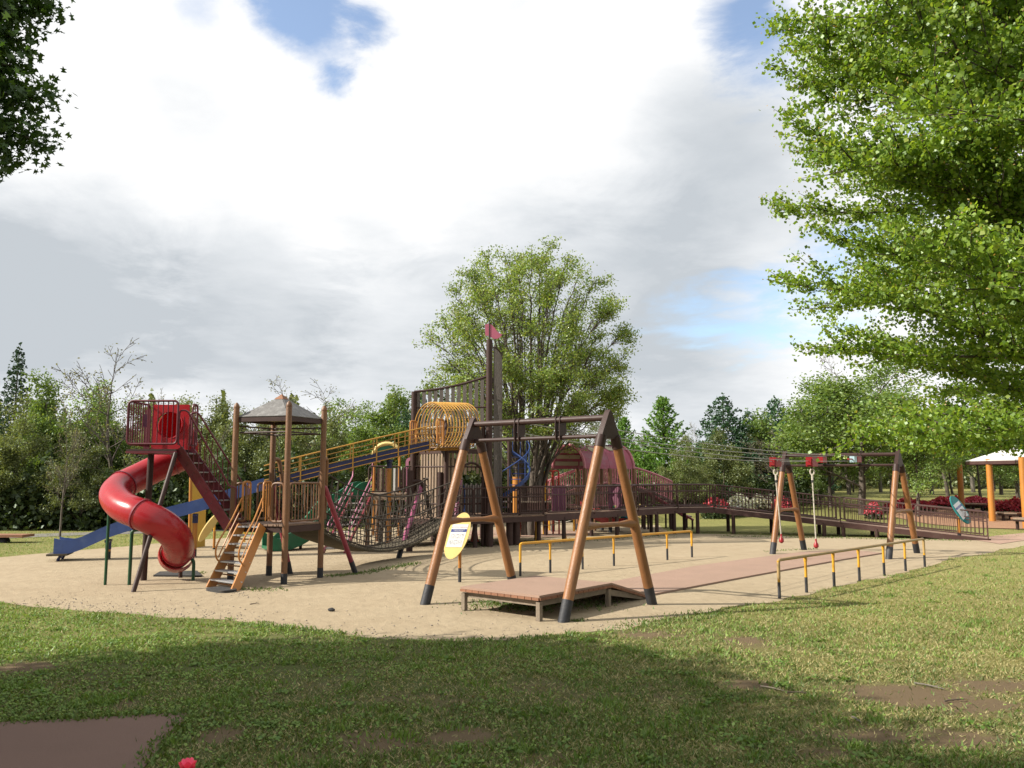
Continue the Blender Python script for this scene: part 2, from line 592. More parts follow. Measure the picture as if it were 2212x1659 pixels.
def lerp(a, b, t):
    return Vector(a) * (1 - t) + Vector(b) * t


def catmull(pts, per=8):
    pts = [Vector(p) for p in pts]
    P = [pts[0] * 2 - pts[1]] + pts + [pts[-1] * 2 - pts[-2]]
    out = []
    for i in range(1, len(P) - 2):
        for k in range(per):
            t = k / per
            a, b, c, d = P[i - 1], P[i], P[i + 1], P[i + 2]
            out.append(0.5 * ((2 * b) + (c - a) * t + (2 * a - 5 * b + 4 * c - d) * t * t + (3 * b - a - 3 * c + d) * t ** 3))
    out.append(pts[-1])
    return out


def rounded(pts, r=0.08, k=4):
    """Polyline with its inner corners rounded (bent tube)."""
    pts = [Vector(p) for p in pts]
    out = [pts[0]]
    for i in range(1, len(pts) - 1):
        a, b, c = pts[i - 1], pts[i], pts[i + 1]
        ra = min(r, (a - b).length * .45, (c - b).length * .45)
        p, q = b + (a - b).normalized() * ra, b + (c - b).normalized() * ra
        for j in range(k + 1):
            t = j / k
            out.append((1 - t) ** 2 * p + 2 * t * (1 - t) * b + t * t * q)
    out.append(pts[-1])
    return out


Z = Vector((0, 0, 1))


def railing(parent, p0, p1, h, m, gap=0.12, r=0.022, rb=0.011, low=0.08, mids=(), posts=None, rp=None, loop=True, bal_top=None):
    """Panel of bars between p0 and p1 (floor points): frame tube, level rails, upright bars, posts."""
    p0, p1 = Vector(p0), Vector(p1)
    mb = MB()
    if loop:
        c = [p0 + Z * low, p0 + Z * h, p1 + Z * h, p1 + Z * low]
        ring = rounded([lerp(c[3], c[0], .5)] + c + [lerp(c[3], c[0], .5)], 0.1)
        mb.path(ring[:-1], r, 8, closed=True)
    else:
        mb.tube(p0 + Z * h, p1 + Z * h, r, n=8)
        mb.tube(p0 + Z * low, p1 + Z * low, r * .85, n=8)
    for q in mids:
        mb.tube(p0 + Z * q, p1 + Z * q, r * .8, n=6)
    fr = mb.build('railing', m, parent)
    L = (p1 - p0).length
    n = max(2, int(L / gap))
    for i in range(1, n):
        a = lerp(p0, p1, i / n)
        rod('baluster', a + Z * low, a + Z * (bal_top or h), rb, m, fr, 6)
    if posts:
        for i in range(posts + 1):
            a = lerp(p0, p1, i / posts)
            rod('post', a - Z * .02, a + Z * h * .98, rp or r * 1.3, m, fr, 8)
    return fr

# ------------------------------------------------------------------ ground
RNG = np.random.default_rng(7)
_K = [(RNG.uniform(-1, 1, 2) * s, RNG.uniform(0, 6.28), a) for s, a in
      [(0.5, 1), (0.6, 1), (1.0, .8), (1.2, .8), (2.0, .6), (2.4, .6), (4, .4), (4.4, .4), (8, .25), (9, .25), (16, .15), (18, .15)] for _ in (0, 1)]


def nz2(x, y, f=1.0):
    s = 0
    for k, p, a in _K:
        s = s + a * np.sin((k[0] * x + k[1] * y) * f * 2 + p)
    return s / 3.0


def sstep(t):
    t = np.clip(t, 0, 1)
    return t * t * (3 - 2 * t)


def terrain(x, y):
    x, y = np.asarray(x, float), np.asarray(y, float)
    right = sstep((x - 2 + (y - 40) * .05) / 16)
    h = right * (1.1 * sstep((y - 39) / 22) + 2.4 * sstep((y - 60) / 60))
    h = h + (1 - right) * (0.5 * sstep((y - 45) / 40))
    return h + 6.0 * sstep((y - 130) / 300)


BARE = []
for px, py, rx, ry, a in [(1950, 1503, 1.1, .26, .85), (2110, 1525, .7, .22, .75), (1780, 1625, .7, .12, .6), (1600, 1480, .5, .14, .7),
                          (1400, 1372, 1.0, .2, .7), (1620, 1385, .6, .22, .6), (60, 1440, .5, .16, 1.1), (270, 1522, .2, .1, 1.0),
                          (1130, 1475, .9, .3, .35), (900, 1515, .7, .22, .3), (800, 1600, .55, .2, .5), (620, 1630, .5, .2, .45),
                          (1000, 1590, .45, .14, .4), (1250, 1640, .6, .1, .3), (2180, 1480, .8, .25, .7), (1850, 1590, .9, .2, .5),
                          (480, 1590, .3, .2, .45), (2090, 1600, .6, .25, .6), (1350, 1500, 1.0, .3, .4), (700, 1380, 1.2, .2, .4), (1750, 1395, .7, .2, .35)]:
    g = gp(px, py)
    BARE.append((g.x, g.y, rx * .72, ry * 1.7, a))


def bare(x, y):
    x, y = np.asarray(x, float), np.asarray(y, float)
    s = np.zeros_like(x)
    for bx, by, rx, ry, a in BARE:
        d = ((x - bx) / rx) ** 2 + ((y - by) / ry) ** 2
        s = np.maximum(s, a * np.exp(-d))
    n = nz2(x, y, 1.6)
    return np.clip(s + .42 * n * (s + .3) + .02, 0, 1)


def dry_lit_mask(x, y):  # dry turf at right; also sunlit tone painted outside the tree's shade
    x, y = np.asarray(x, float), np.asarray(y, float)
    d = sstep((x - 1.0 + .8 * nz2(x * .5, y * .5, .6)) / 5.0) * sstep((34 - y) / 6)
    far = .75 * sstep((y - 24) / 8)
    left = .8 * sstep((-x - 2) / 4) * sstep((y - 9) / 3)  # left lawn beyond the shade coloured brighter, as sunlit
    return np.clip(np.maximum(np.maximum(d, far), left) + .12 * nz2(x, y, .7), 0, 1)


def np_mesh(name, verts, loops_per, idx, m, attrs=None, smooth=False):
    """Mesh from arrays: faces all with the same corner count."""
    me = bpy.data.meshes.new(name)
    nv, nf = len(verts), len(idx) // loops_per
    me.vertices.add(nv)
    me.vertices.foreach_set('co', np.ascontiguousarray(verts, dtype=np.float32).ravel())
    me.loops.add(len(idx))
    me.loops.foreach_set('vertex_index', np.ascontiguousarray(idx, dtype=np.int32))
    me.polygons.add(nf)
    me.polygons.foreach_set('loop_start', np.arange(0, nf * loops_per, loops_per, dtype=np.int32))
    if smooth:
        me.polygons.foreach_set('use_smooth', np.ones(nf, dtype=bool))
    if attrs:
        for k, v in attrs.items():
            at_ = me.attributes.new(k, 'FLOAT', 'POINT')
            at_.data.foreach_set('value', np.ascontiguousarray(v, dtype=np.float32))
    me.update(calc_edges=True)
    me.validate()
    me.materials.append(MATS[m] if isinstance(m, str) else m)
    return me


def ground_mat(name, ramps, bump=0.5, bscale=60, use_bare=False, dents=0.0, soil=(0.155, 0.112, 0.066), speck=None):
    """Layers of noise at several scales; optional soil where the turf is worn away."""
    m = bpy.data.materials.new(name)
    m.use_nodes = True
    nt = m.node_tree
    N, L = nt.nodes, nt.links
    b = N['Principled BSDF']
    b.inputs['Roughness'].default_value = 0.95
    b.inputs['Specular IOR Level'].default_value = 0.15
    geo = N.new('ShaderNodeNewGeometry')
    col = None
    for i, (sc_, det, c0, c1, lo, hi, fac) in enumerate(ramps):
        nz = N.new('ShaderNodeTexNoise')
        nz.inputs['Scale'].default_value = sc_
        nz.inputs['Detail'].default_value = det
        nz.inputs['Roughness'].default_value = 0.68
        L.new(geo.outputs['Position'], nz.inputs[0])
        rp = N.new('ShaderNodeValToRGB')
        rp.color_ramp.elements[0].position, rp.color_ramp.elements[1].position = lo, hi
        rp.color_ramp.elements[0].color, rp.color_ramp.elements[1].color = (*c0, 1), (*c1, 1)
        L.new(nz.outputs[0], rp.inputs[0])
        if col is None:
            col = rp.outputs[0]
        else:
            mx = N.new('ShaderNodeMix')
            mx.data_type = 'RGBA'
            mx.inputs['Factor'].default_value = fac
            L.new(col, mx.inputs[6])
            L.new(rp.outputs[0], mx.inputs[7])
            col = mx.outputs[2]
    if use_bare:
        # drier, yellower turf at right, plus painted sunlit brightening around the shaded centre
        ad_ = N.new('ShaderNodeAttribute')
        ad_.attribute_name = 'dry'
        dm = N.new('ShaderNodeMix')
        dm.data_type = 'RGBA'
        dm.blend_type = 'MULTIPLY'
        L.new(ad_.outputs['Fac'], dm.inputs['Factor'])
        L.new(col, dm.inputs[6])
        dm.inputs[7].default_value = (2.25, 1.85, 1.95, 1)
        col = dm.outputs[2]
        a = N.new('ShaderNodeAttribute')
        a.attribute_name = 'bare'
        nz = N.new('ShaderNodeTexNoise')
        nz.inputs['Scale'].default_value = 9
        nz.inputs['Detail'].default_value = 8
        L.new(geo.outputs['Position'], nz.inputs[0])
        ad = N.new('ShaderNodeMath')
        ad.operation = 'ADD'
        L.new(a.outputs['Fac'], ad.inputs[0])
        L.new(nz.outputs[0], ad.inputs[1])
        mr = N.new('ShaderNodeMapRange')
        mr.inputs[1].default_value, mr.inputs[2].default_value = 0.60, 1.12
        L.new(ad.outputs[0], mr.inputs[0])
        mx = N.new('ShaderNodeMix')
        mx.data_type = 'RGBA'
        L.new(mr.outputs[0], mx.inputs['Factor'])
        L.new(col, mx.inputs[6])
        mx.inputs[7].default_value = (*soil, 1)
        col = mx.outputs[2]
    L.new(col, b.inputs['Base Color'])
    n3 = N.new('ShaderNodeTexNoise')
    n3.inputs['Scale'].default_value = bscale
    n3.inputs['Detail'].default_value = 6
    n3.inputs['Roughness'].default_value = 0.7
    L.new(geo.outputs['Position'], n3.inputs[0])
    bp = N.new('ShaderNodeBump')
    bp.inputs['Strength'].default_value = bump
    bp.inputs['Distance'].default_value = 0.03
    L.new(n3.outputs[0], bp.inputs['Height'])
    if dents > 0:
        # footprints and scuffs: a coarser relief under the grain
        n4 = N.new('ShaderNodeTexNoise')
        n4.inputs['Scale'].default_value = 5.5
        n4.inputs['Detail'].default_value = 3
        L.new(geo.outputs['Position'], n4.inputs[0])
        b4 = N.new('ShaderNodeBump')
        b4.inputs['Strength'].default_value = dents
        b4.inputs['Distance'].default_value = 0.06
        L.new(n4.outputs[0], b4.inputs['Height'])
        L.new(b4.outputs[0], bp.inputs['Normal'])
    L.new(bp.outputs[0], b.inputs['Normal'])
    MATS[name] = m
    return m


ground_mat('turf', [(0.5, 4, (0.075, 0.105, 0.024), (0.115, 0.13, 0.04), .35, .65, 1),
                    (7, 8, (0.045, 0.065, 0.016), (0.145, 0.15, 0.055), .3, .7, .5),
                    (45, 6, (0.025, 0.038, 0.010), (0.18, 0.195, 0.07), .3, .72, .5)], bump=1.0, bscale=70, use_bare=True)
ground_mat('sand', [(0.35, 6, (0.283, 0.217, 0.136), (0.361, 0.290, 0.192), .35, .68, 1),
                    (2.2, 9, (0.228, 0.178, 0.115), (0.378, 0.311, 0.213), .33, .66, .45),
                    (90, 5, (0.178, 0.144, 0.099), (0.400, 0.333, 0.234), .25, .7, .30)], bump=.6, bscale=45, dents=.45)
ground_mat('soil', [(1.5, 8, (0.099, 0.076, 0.053), (0.152, 0.118, 0.084), .35, .65, 1),
                    (60, 5, (0.068, 0.053, 0.038), (0.190, 0.152, 0.114), .3, .7, .4)], bump=.8, bscale=60)
ground_mat('asphalt', [(3, 6, (0.152, 0.141, 0.125), (0.205, 0.190, 0.171), .35, .65, 1),
                       (80, 4, (0.106, 0.099, 0.091), (0.228, 0.213, 0.198), .3, .7, .4)], bump=.3, bscale=120)
ground_mat('rubber_path', [(0.8, 5, (0.143, 0.093, 0.074), (0.177, 0.114, 0.090), .35, .65, 1),
                           (160, 3, (0.053, 0.038, 0.034), (0.276, 0.181, 0.148), .3, .7, .55)], bump=.4, bscale=200)
ground_mat('paving_orange', [(0.8, 5, (0.251, 0.144, 0.087), (0.304, 0.179, 0.110), .35, .65, 1),
                             (120, 3, (0.190, 0.106, 0.068), (0.342, 0.213, 0.137), .3, .7, .4)], bump=.3, bscale=160)
ground_mat('pad_pink', [(0.8, 5, (0.274, 0.171, 0.129), (0.327, 0.209, 0.160), .35, .65, 1),
                        (2.5, 7, (0.258, 0.190, 0.144), (0.350, 0.258, 0.198), .35, .65, .4)], bump=.3, bscale=160)


def build_lawn():
    xs = np.unique(np.concatenate([np.linspace(-500, -30, 16), np.linspace(-30, -9, 30), np.linspace(-9, 12, 150), np.linspace(12, 40, 40), np.linspace(40, 500, 16)]))
    ys = np.unique(np.concatenate([np.linspace(-60, 0, 8), np.linspace(0, 5, 8), np.linspace(5, 17, 115), np.linspace(17, 90, 90), np.linspace(90, 900, 20)]))
    X, Y = np.meshgrid(xs, ys)
    Zg = terrain(X, Y)
    v = np.stack([X.ravel(), Y.ravel(), Zg.ravel()], 1)
    nx, ny = len(xs), len(ys)
    i = (np.arange(ny - 1)[:, None] * nx + np.arange(nx - 1)[None, :]).ravel()
    idx = np.stack([i, i + 1, i + nx + 1, i + nx], 1).ravel()
    b = bare(X.ravel(), Y.ravel()) * (Y.ravel() < 30)
    o = bpy.data.objects.new('lawn', np_mesh('lawn', v, 4, idx, 'turf', {'bare': b, 'dry': dry_lit_mask(X.ravel(), Y.ravel())}, True))  # 'dry' carries both dry turf and the painted sunlit tone
    link(o)
    tag(o, 'wide park lawn worn to soil in patches', 'lawn', kind='structure')


build_lawn()


def sheet(name, pts, z, m, label, cat, th=0.0):
    """Flat piece of ground laid just above the one below."""
    n = len(pts)
    mb = MB()
    vs = [(p[0], p[1], z) for p in pts]
    if th > 0:
        mb.plate([(p[0], p[1], z - th) for p in pts], Z, th)
    else:
        mb.add(vs, [list(range(n))])
    o = mb.build(name, m, None, smooth=0)
    tag(o, label, cat, kind='structure')
    return o


def rough_edge(px_pts, amp=0.06, step=0.25, seed=1):
    """Ground outline through picture points, subdivided and frayed."""
    rnd = random.Random(seed)
    P = [gp(x, y) for x, y in px_pts] if len(px_pts[0]) == 2 and px_pts[0][0] is not None else px_pts
    out = []
    for i in range(len(P)):
        a, b = P[i], P[(i + 1) % len(P)]
        k = max(1, int((b - a).length / step))
        nrm = Vector((-(b - a).y, (b - a).x, 0)).normalized()
        for j in range(k):
            q = lerp(a, b, j / k)
            w = float(nz2(q.x, q.y, 2.2)) * amp + rnd.uniform(-.5, .5) * amp * .5
            out.append(q + nrm * w)
    return out


SAND_PX = [(-260, 1262), (0, 1300), (60, 1313), (250, 1327), (350, 1334), (480, 1341), (560, 1346), (640, 1359), (700, 1366), (800, 1377),
           (900, 1382), (1000, 1385), (1106, 1384), (1190, 1377), (1256, 1368), (1346, 1360), (1416, 1341), (1531, 1324), (1571, 1314),
           (1681, 1297), (1751, 1281), (1866, 1254), (1931, 1242), (2001, 1226), (2056, 1207), (2156, 1190), (2212, 1179), (2420, 1160), (2420, 1150),
           (2212, 1160), (2100, 1167), (1900, 1163), (1700, 1158), (1560, 1154), (1452, 1152), (1425, 1136), (1360, 1126), (1150, 1122), (950, 1130), (800, 1142),
           (600, 1156), (440, 1166), (230, 1184), (100, 1195), (0, 1204), (-260, 1215)]
SAND = rough_edge(SAND_PX, 0.09, 0.3, 3)
sheet('sand_area', SAND, 0.004, 'sand', 'pale packed sand under the play equipment', 'sand')
MAT_PX = [(412, 1542), (315, 1659)]
c0, c1 = gp(412, 1542), gp(312, 1659)
dn = (c1 - c0).normalized()
c2 = gp(-60, 1565)
PATH = [c0, c0 + dn * 6.5, c0 + dn * 6.5 + (c2 - c0) * 2.2, c0 + (c2 - c0) * 2.2]
sheet('rubber_path', PATH, 0.012, 'rubber_path', 'brown rubber chip path in the bottom left corner', 'path')
# pinkish pad behind the ship, paths further off
pc = gp(1135, 1152)
PAD = [pc + Vector((math.cos(a) * 2.9, math.sin(a) * 2.4, 0)) for a in np.linspace(0, 6.28, 40)[:-1]]
sheet('rubber_pad', PAD, 0.008, 'pad_pink', 'round pinkish rubber pad behind the ship deck', 'pad')
sheet('far_path', [gp(-300, 1178), gp(0, 1164), gp(160, 1157), gp(430, 1149), gp(700, 1140), gp(700, 1136), gp(430, 1144), gp(160, 1151), gp(0, 1156), gp(-300, 1166)],
      0.010, 'asphalt', 'grey asphalt path along the edge of the wood', 'path')
pv = gp(2150, 1136)
PAV = [Vector((pv.x + dx, pv.y + dy, 0)) for dx, dy in [(-2.6, 4.5), (-2.6, .5), (-1.4, -2.3), (2, -3.2), (9, -4), (14, 0), (12, 8), (3, 9), (-1.5, 8)]]
PAV = [p for p in catmull(PAV + [PAV[0]], 6)][:-1]
for p in PAV:
    p.z = 0
MB().add([(p.x, p.y, float(terrain(p.x, p.y)) + .02) for p in PAV], [list(range(len(PAV)))])
o = MB().add([(p.x, p.y, float(terrain(p.x, p.y)) + .03) for p in PAV], [list(range(len(PAV)))]).build('paving', 'paving_orange', None, 0)
tag(o, 'orange brown paving under the pavilion on the right', 'paving', kind='structure')
sheet('pavement', [gp(2100, 1166), gp(2160, 1176), gp(2212, 1168), gp(2400, 1160), gp(2400, 1148), gp(2212, 1152), gp(2150, 1158)], 0.016, 'pad_pink',
      'pale pinkish path at the foot of the ramp', 'path')


def inside(px, py, poly):
    c = np.zeros(len(px), bool)
    n = len(poly)
    for i in range(n):
        x0, y0 = poly[i][0], poly[i][1]
        x1, y1 = poly[(i + 1) % n][0], poly[(i + 1) % n][1]
        if y0 == y1:
            continue
        k = ((y0 > py) != (y1 > py)) & (px < (x1 - x0) * (py - y0) / (y1 - y0) + x0)
        c ^= k
    return c


def blades(name, pts, hgt, wid, m, label, lean=0.6, seed=0, flat=False):
    """Many little leaves standing on the turf, joined as stuff."""
    r = np.random.default_rng(seed)
    n = len(pts)
    a = r.uniform(0, 2 * np.pi, n)
    h = hgt * r.uniform(.5, 1.25, n)
    w = wid * r.uniform(.6, 1.3, n)
    base = np.stack([pts[:, 0], pts[:, 1], pts[:, 2]], 1)
    s = np.stack([np.cos(a), np.sin(a), np.zeros(n)], 1)
    b = r.uniform(0, 2 * np.pi, n)
    if flat:
        nrm = np.stack([r.normal(0, .45, n), r.normal(0, .45, n), np.ones(n)], 1)
        nrm /= np.linalg.norm(nrm, axis=1)[:, None]
        u = np.cross(nrm, s)
        u /= np.linalg.norm(u, axis=1)[:, None]
        t = np.cross(u, nrm)
        c = base + np.array([0, 0, 1]) * h[:, None]
        vs = np.stack([c - u * w[:, None], c + t * w[:, None] * .8, c + u * w[:, None], c - t * w[:, None] * .8], 1).reshape(-1, 3)
        idx = np.arange(4 * n)
        me = np_mesh(name, vs, 4, idx, m)
    else:
        ln = lean * r.uniform(.2, 1.3, n) * h
        tip = base + np.stack([np.cos(b) * ln, np.sin(b) * ln, h], 1)
        vs = np.stack([base - s * w[:, None], base + s * w[:, None], tip], 1).reshape(-1, 3)
        idx = np.arange(3 * n)
        me = np_mesh(name, vs, 3, idx, m)
    o = bpy.data.objects.new(name, me)
    link(o)
    tag(o, label, name.replace('_', ' '), kind='stuff')
    return o


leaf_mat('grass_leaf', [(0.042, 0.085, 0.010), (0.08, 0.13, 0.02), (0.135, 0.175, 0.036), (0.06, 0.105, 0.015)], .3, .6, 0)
leaf_mat('clover_leaf', [(0.08, 0.16, 0.02), (0.15, 0.24, 0.04), (0.22, 0.30, 0.062), (0.10, 0.18, 0.026)], .3, .6, 0)
leaf_mat('straw_leaf', [(0.30, 0.255, 0.115), (0.40, 0.34, 0.165), (0.24, 0.22, 0.09), (0.20, 0.2, 0.07)], .25, .6, 0)


def scatter(n, y0, y1, seed, power=1.6):
    """Points over the near lawn inside the field of view, thinning with distance."""
    r = np.random.default_rng(seed)
    u = r.uniform(0, 1, n)
    y = (y0 ** (1 - power) + u * (y1 ** (1 - power) - y0 ** (1 - power))) ** (1 / (1 - power))
    x = r.uniform(-.82, .92, n) * y
    return x, y


def turf_points(n, y0, y1, seed, keep_bare=0.15, power=1.6, clover=0.0, green=0.0):
    x, y = scatter(n, y0, y1, seed, power)
    jx = x + nz2(x * 3, y * 3, 2) * .10
    jy = y + nz2(y * 3 + 9, x * 3, 2) * .10
    r = np.random.default_rng(seed + 1)
    ok = ~inside(jx, jy, SAND) & ~inside(x, y, PATH)
    b = bare(x, y)
    cl = nz2(x * 1.3 + 4, y * 1.3, 1.2)
    if green:
        ok &= r.uniform(0, 1, n) > green * dry_lit_mask(x, y) * (x > 0)
    ok &= r.uniform(0, 1, n) > np.clip(b * 1.5, 0, 1 - keep_bare * .3)
    ok &= r.uniform(0, 1, n) < np.clip(.72 + .5 * nz2(x * 2, y * 2, 2.6) + clover * (-.25 - x * .08 + np.where(y > 9.5, .12, -.22)) + .2 * cl, .08, 1)
    x, y = x[ok], y[ok]
    return np.stack([x, y, terrain(x, y)], 1)


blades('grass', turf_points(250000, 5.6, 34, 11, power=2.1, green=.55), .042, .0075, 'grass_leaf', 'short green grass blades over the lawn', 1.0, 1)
blades('clover', turf_points(205000, 5.6, 34, 21, power=2.0, clover=2.0), .028, .016, 'clover_leaf', 'low clover leaves spread through the lawn', seed=2, flat=True)
blades('dry_grass', turf_points(230000, 5.6, 32, 31, power=1.9, clover=-2.2), .024, .0065, 'straw_leaf', 'dry straw coloured grass blades in the lawn', 2.2, 3)


def clumps(n, per, spread, seed):
    """Tufts: bunches of taller leaves standing out of the short turf."""
    c = turf_points(n, 5.8, 24, seed, power=1.7, green=.6)
    r = np.random.default_rng(seed + 3)
    k = r.integers(per // 2, per * 2, len(c))
    p = np.repeat(c, k, 0)
    sp = np.repeat(spread * r.uniform(.4, 1.6, len(c)), k)
    p[:, 0] += r.normal(0, 1, len(p)) * sp
    p[:, 1] += r.normal(0, 1, len(p)) * sp
    p = p[~inside(p[:, 0], p[:, 1], PATH)]
    p[:, 2] = terrain(p[:, 0], p[:, 1])
    return p


leaf_mat('tuft_leaf', [(0.06, 0.13, 0.015), (0.11, 0.19, 0.03), (0.16, 0.235, 0.045), (0.08, 0.15, 0.02)], .35, .5, 0)
leaf_mat('litter_leaf', [(0.20, 0.12, 0.055), (0.30, 0.21, 0.10), (0.12, 0.075, 0.04), (0.36, 0.28, 0.16)], .15, .7, 0)
blades('tufts', clumps(900, 34, .075, 51), .062, .010, 'tuft_leaf', 'taller grass tufts standing out of the lawn', .8, 52)
blades('broad_weeds', clumps(500, 22, .06, 61), .03, .022, 'tuft_leaf', 'low broad-leaved weeds in patches on the lawn', seed=62, flat=True)
blades('leaf_litter', turf_points(3200, 5.8, 22, 63, power=1.7), .012, .016, 'litter_leaf', 'small dead leaves and bits strewn over the lawn', seed=64, flat=True)


blades('far_grass', turf_points(105000, 10.5, 36, 91, power=1.3, green=.3), .05, .011, 'clover_leaf', 'longer green grass further out on the lawn', 1.0, 92)
blades('far_straw', turf_points(130000, 9.5, 36, 95, power=1.35, clover=-1.5), .034, .0075, 'straw_leaf', 'pale dry grass further out on the lawn', 1.6, 96)


def gravel():
    r = np.random.default_rng(5)
    # bands where the photograph shows pebbles on the sand
    P = []
    for (x0, y0, x1, y1, n, spread) in [(40, 1300, 560, 1343, 900, .35), (560, 1345, 980, 1378, 240, .2), (60, 1290, 500, 1320, 260, .5),
                                        (1000, 1380, 1350, 1350, 160, .25), (930, 1290, 1300, 1312, 260, .4), (500, 1282, 560, 1288, 120, .25), (900, 1330, 1250, 1365, 150, .7)]:
        a, b = gp(x0, y0), gp(x1, y1)
        t = r.uniform(0, 1, n)
        P.append(np.stack([a.x + (b.x - a.x) * t + r.normal(0, spread, n), a.y + (b.y - a.y) * t + r.normal(0, spread, n)], 1))
    P.append(np.stack([r.uniform(-9, 8, 500), r.uniform(12, 24, 500)], 1))
    P = np.concatenate(P)
    P = P[inside(P[:, 0], P[:, 1], SAND)]
    n = len(P)
    s = .006 + .016 * r.uniform(0, 1, n) ** 4
    oct_ = np.array([[1, 0, 0], [0, 1, 0], [-1, 0, 0], [0, -1, 0], [0, 0, .7], [0, 0, -.5]])
    v = oct_[None] * s[:, None, None] * r.uniform(.6, 1.3, (n, 6, 1))
    v[:, :, 0] += P[:, 0:1]
    v[:, :, 1] += P[:, 1:2]
    v[:, :, 2] += .004 + s[:, None] * .25
    f = np.array([[0, 1, 4], [1, 2, 4], [2, 3, 4], [3, 0, 4], [1, 0, 5], [2, 1, 5], [3, 2, 5], [0, 3, 5]])
    idx = (f[None] + (np.arange(n) * 6)[:, None, None]).ravel()
    o = bpy.data.objects.new('gravel', np_mesh('gravel', v.reshape(-1, 3), 3, idx, 'stone'))
    link(o)
    tag(o, 'small grey pebbles strewn along the edge of the sand', 'gravel', kind='stuff')


gravel()


def sand_weeds():
    """Grass creeping over the sand: the low ridge by the net, under the deck, round post feet."""
    r = np.random.default_rng(15)
    P = []
    for (x0, y0, x1, y1, n, sp) in [(700, 1246, 790, 1238, 260, .12), (790, 1238, 900, 1216, 420, .12), (1030, 1306, 1300, 1304, 900, .35),
                                    (1050, 1300, 1160, 1318, 500, .2), (1235, 1343, 1262, 1341, 60, .05), (1000, 1178, 1160, 1172, 500, .5),
                                    (520, 1272, 600, 1276, 120, .15), (380, 1240, 430, 1238, 160, .2), (1180, 1172, 1450, 1156, 420, .35),
                                    (1560, 1158, 2080, 1168, 900, .25), (1650, 1192, 1760, 1186, 120, .12), (1340, 1358, 1560, 1322, 500, .2), (1010, 1386, 1250, 1375, 300, .1), (-20, 1563, 412, 1542, 420, .06), (412, 1542, 312, 1659, 420, .07), (560, 1350, 760, 1372, 300, .1)]:
        a, b = gp(x0, y0), gp(x1, y1)
        t = r.uniform(0, 1, n)
        P.append(np.stack([a.x + (b.x - a.x) * t + r.normal(0, sp, n), a.y + (b.y - a.y) * t + r.normal(0, sp, n), np.full(n, .004)], 1))
    blades('weeds', np.concatenate(P), .045, .014, 'grass_leaf', 'straggling weeds growing over the sand', 1.0, 16)


sand_weeds()

# ------------------------------------------------------------------ zip line: two frames, cables, trolleys, start deck
def a_frame(feet_a, feet_b, height, label, collar=0.42, rl=0.088):
    """feet_a, feet_b: the two foot points of each A; beam joins the apexes."""
    ap = [(Vector(f[0]) + Vector(f[1])) / 2 + Z * height for f in (feet_a, feet_b)]
    base = (ap[0] + ap[1]) / 2
    base.z = 0
    t = thing('zip_line_gantry', base, label, 'gantry', 'timber frames of the zip line')
    bd = (ap[1] - ap[0]).normalized()
    for f, top in ((feet_a, ap[0]), (feet_b, ap[1])):
        ld = (Vector(f[1]) - Vector(f[0])).normalized()
        ends = []
        for k, foot in enumerate(f):
            foot = Vector(foot)
            neck = foot + (top + (ld * (-.06 if k == 0 else .06)) - foot) * (1 - collar / height)
            d = (neck - foot).normalized()
            b1 = foot + d * .34
            lg = MB().path([b1 - d * .02, lerp(b1, neck, .3), lerp(b1, neck, .7), neck], [rl, rl * .99, rl * .96, rl * .94], 20).build('leg', 'brown_post', t)
            MB().path([foot - d * .12, b1], [rl * 1.025, rl * 1.02], 20).build('foot_sleeve', 'black_base', lg)
            MB().path([neck - d * .16, neck + d * .05], [rl * 1.06, rl * 1.02], 20).build('collar', 'dark_brown', lg)
            ends.append((neck, d, b1, foot))
        # steel head: a tapering gusset over both collars
        w = bd * .05
        pl = [ends[0][0] + ends[0][1] * .0 - ld * .07, ends[1][0] + ld * .07, top + ld * .05 + Z * .02, top + Z * .075, top - ld * .05 + Z * .02]
        MB().plate([p - w for p in pl], bd, .10).build('head_bracket', 'dark_brown', t)
        # tie between the legs
        q0, q1 = lerp(ends[0][3], ends[0][0], .50), lerp(ends[1][3], ends[1][0], .50)
        tie = [q0, lerp(q0, q1, .16), lerp(q0, q1, .3), lerp(q0, q1, .7), lerp(q0, q1, .84), q1]
        MB().path(tie, [.09, .065, .042, .042, .065, .09], 12).build('tie_beam', 'brown_post', t)
    up = MB().tube(ap[0] - Z * .06, ap[1] - Z * .06, .055, n=14).build('top_beam', 'dark_brown', t)
    MB().tube(ap[0] - Z * .37, ap[1] - Z * .37, .036, n=12).build('lower_beam', 'dark_brown', t)
    hangers = []
    for q in (.36, .665):
        c = lerp(ap[0], ap[1], q)
        nd = Vector((-bd.y, bd.x, 0))
        mb = MB()
        for e in (-.045, .045):
            pts = [c + bd * e + nd * a + Z * b for a, b in ((-.06, .01), (.06, .01), (.15, -.1), (.15, -.26), (.07, -.42), (-.06, -.42), (-.08, -.2))]
            mb.plate([p - bd * .006 for p in pts], bd, .012)
        mb.build('cable_plate', 'dark_brown', t)
        hangers.append(c - Z * .2)
    return t, ap, hangers, bd


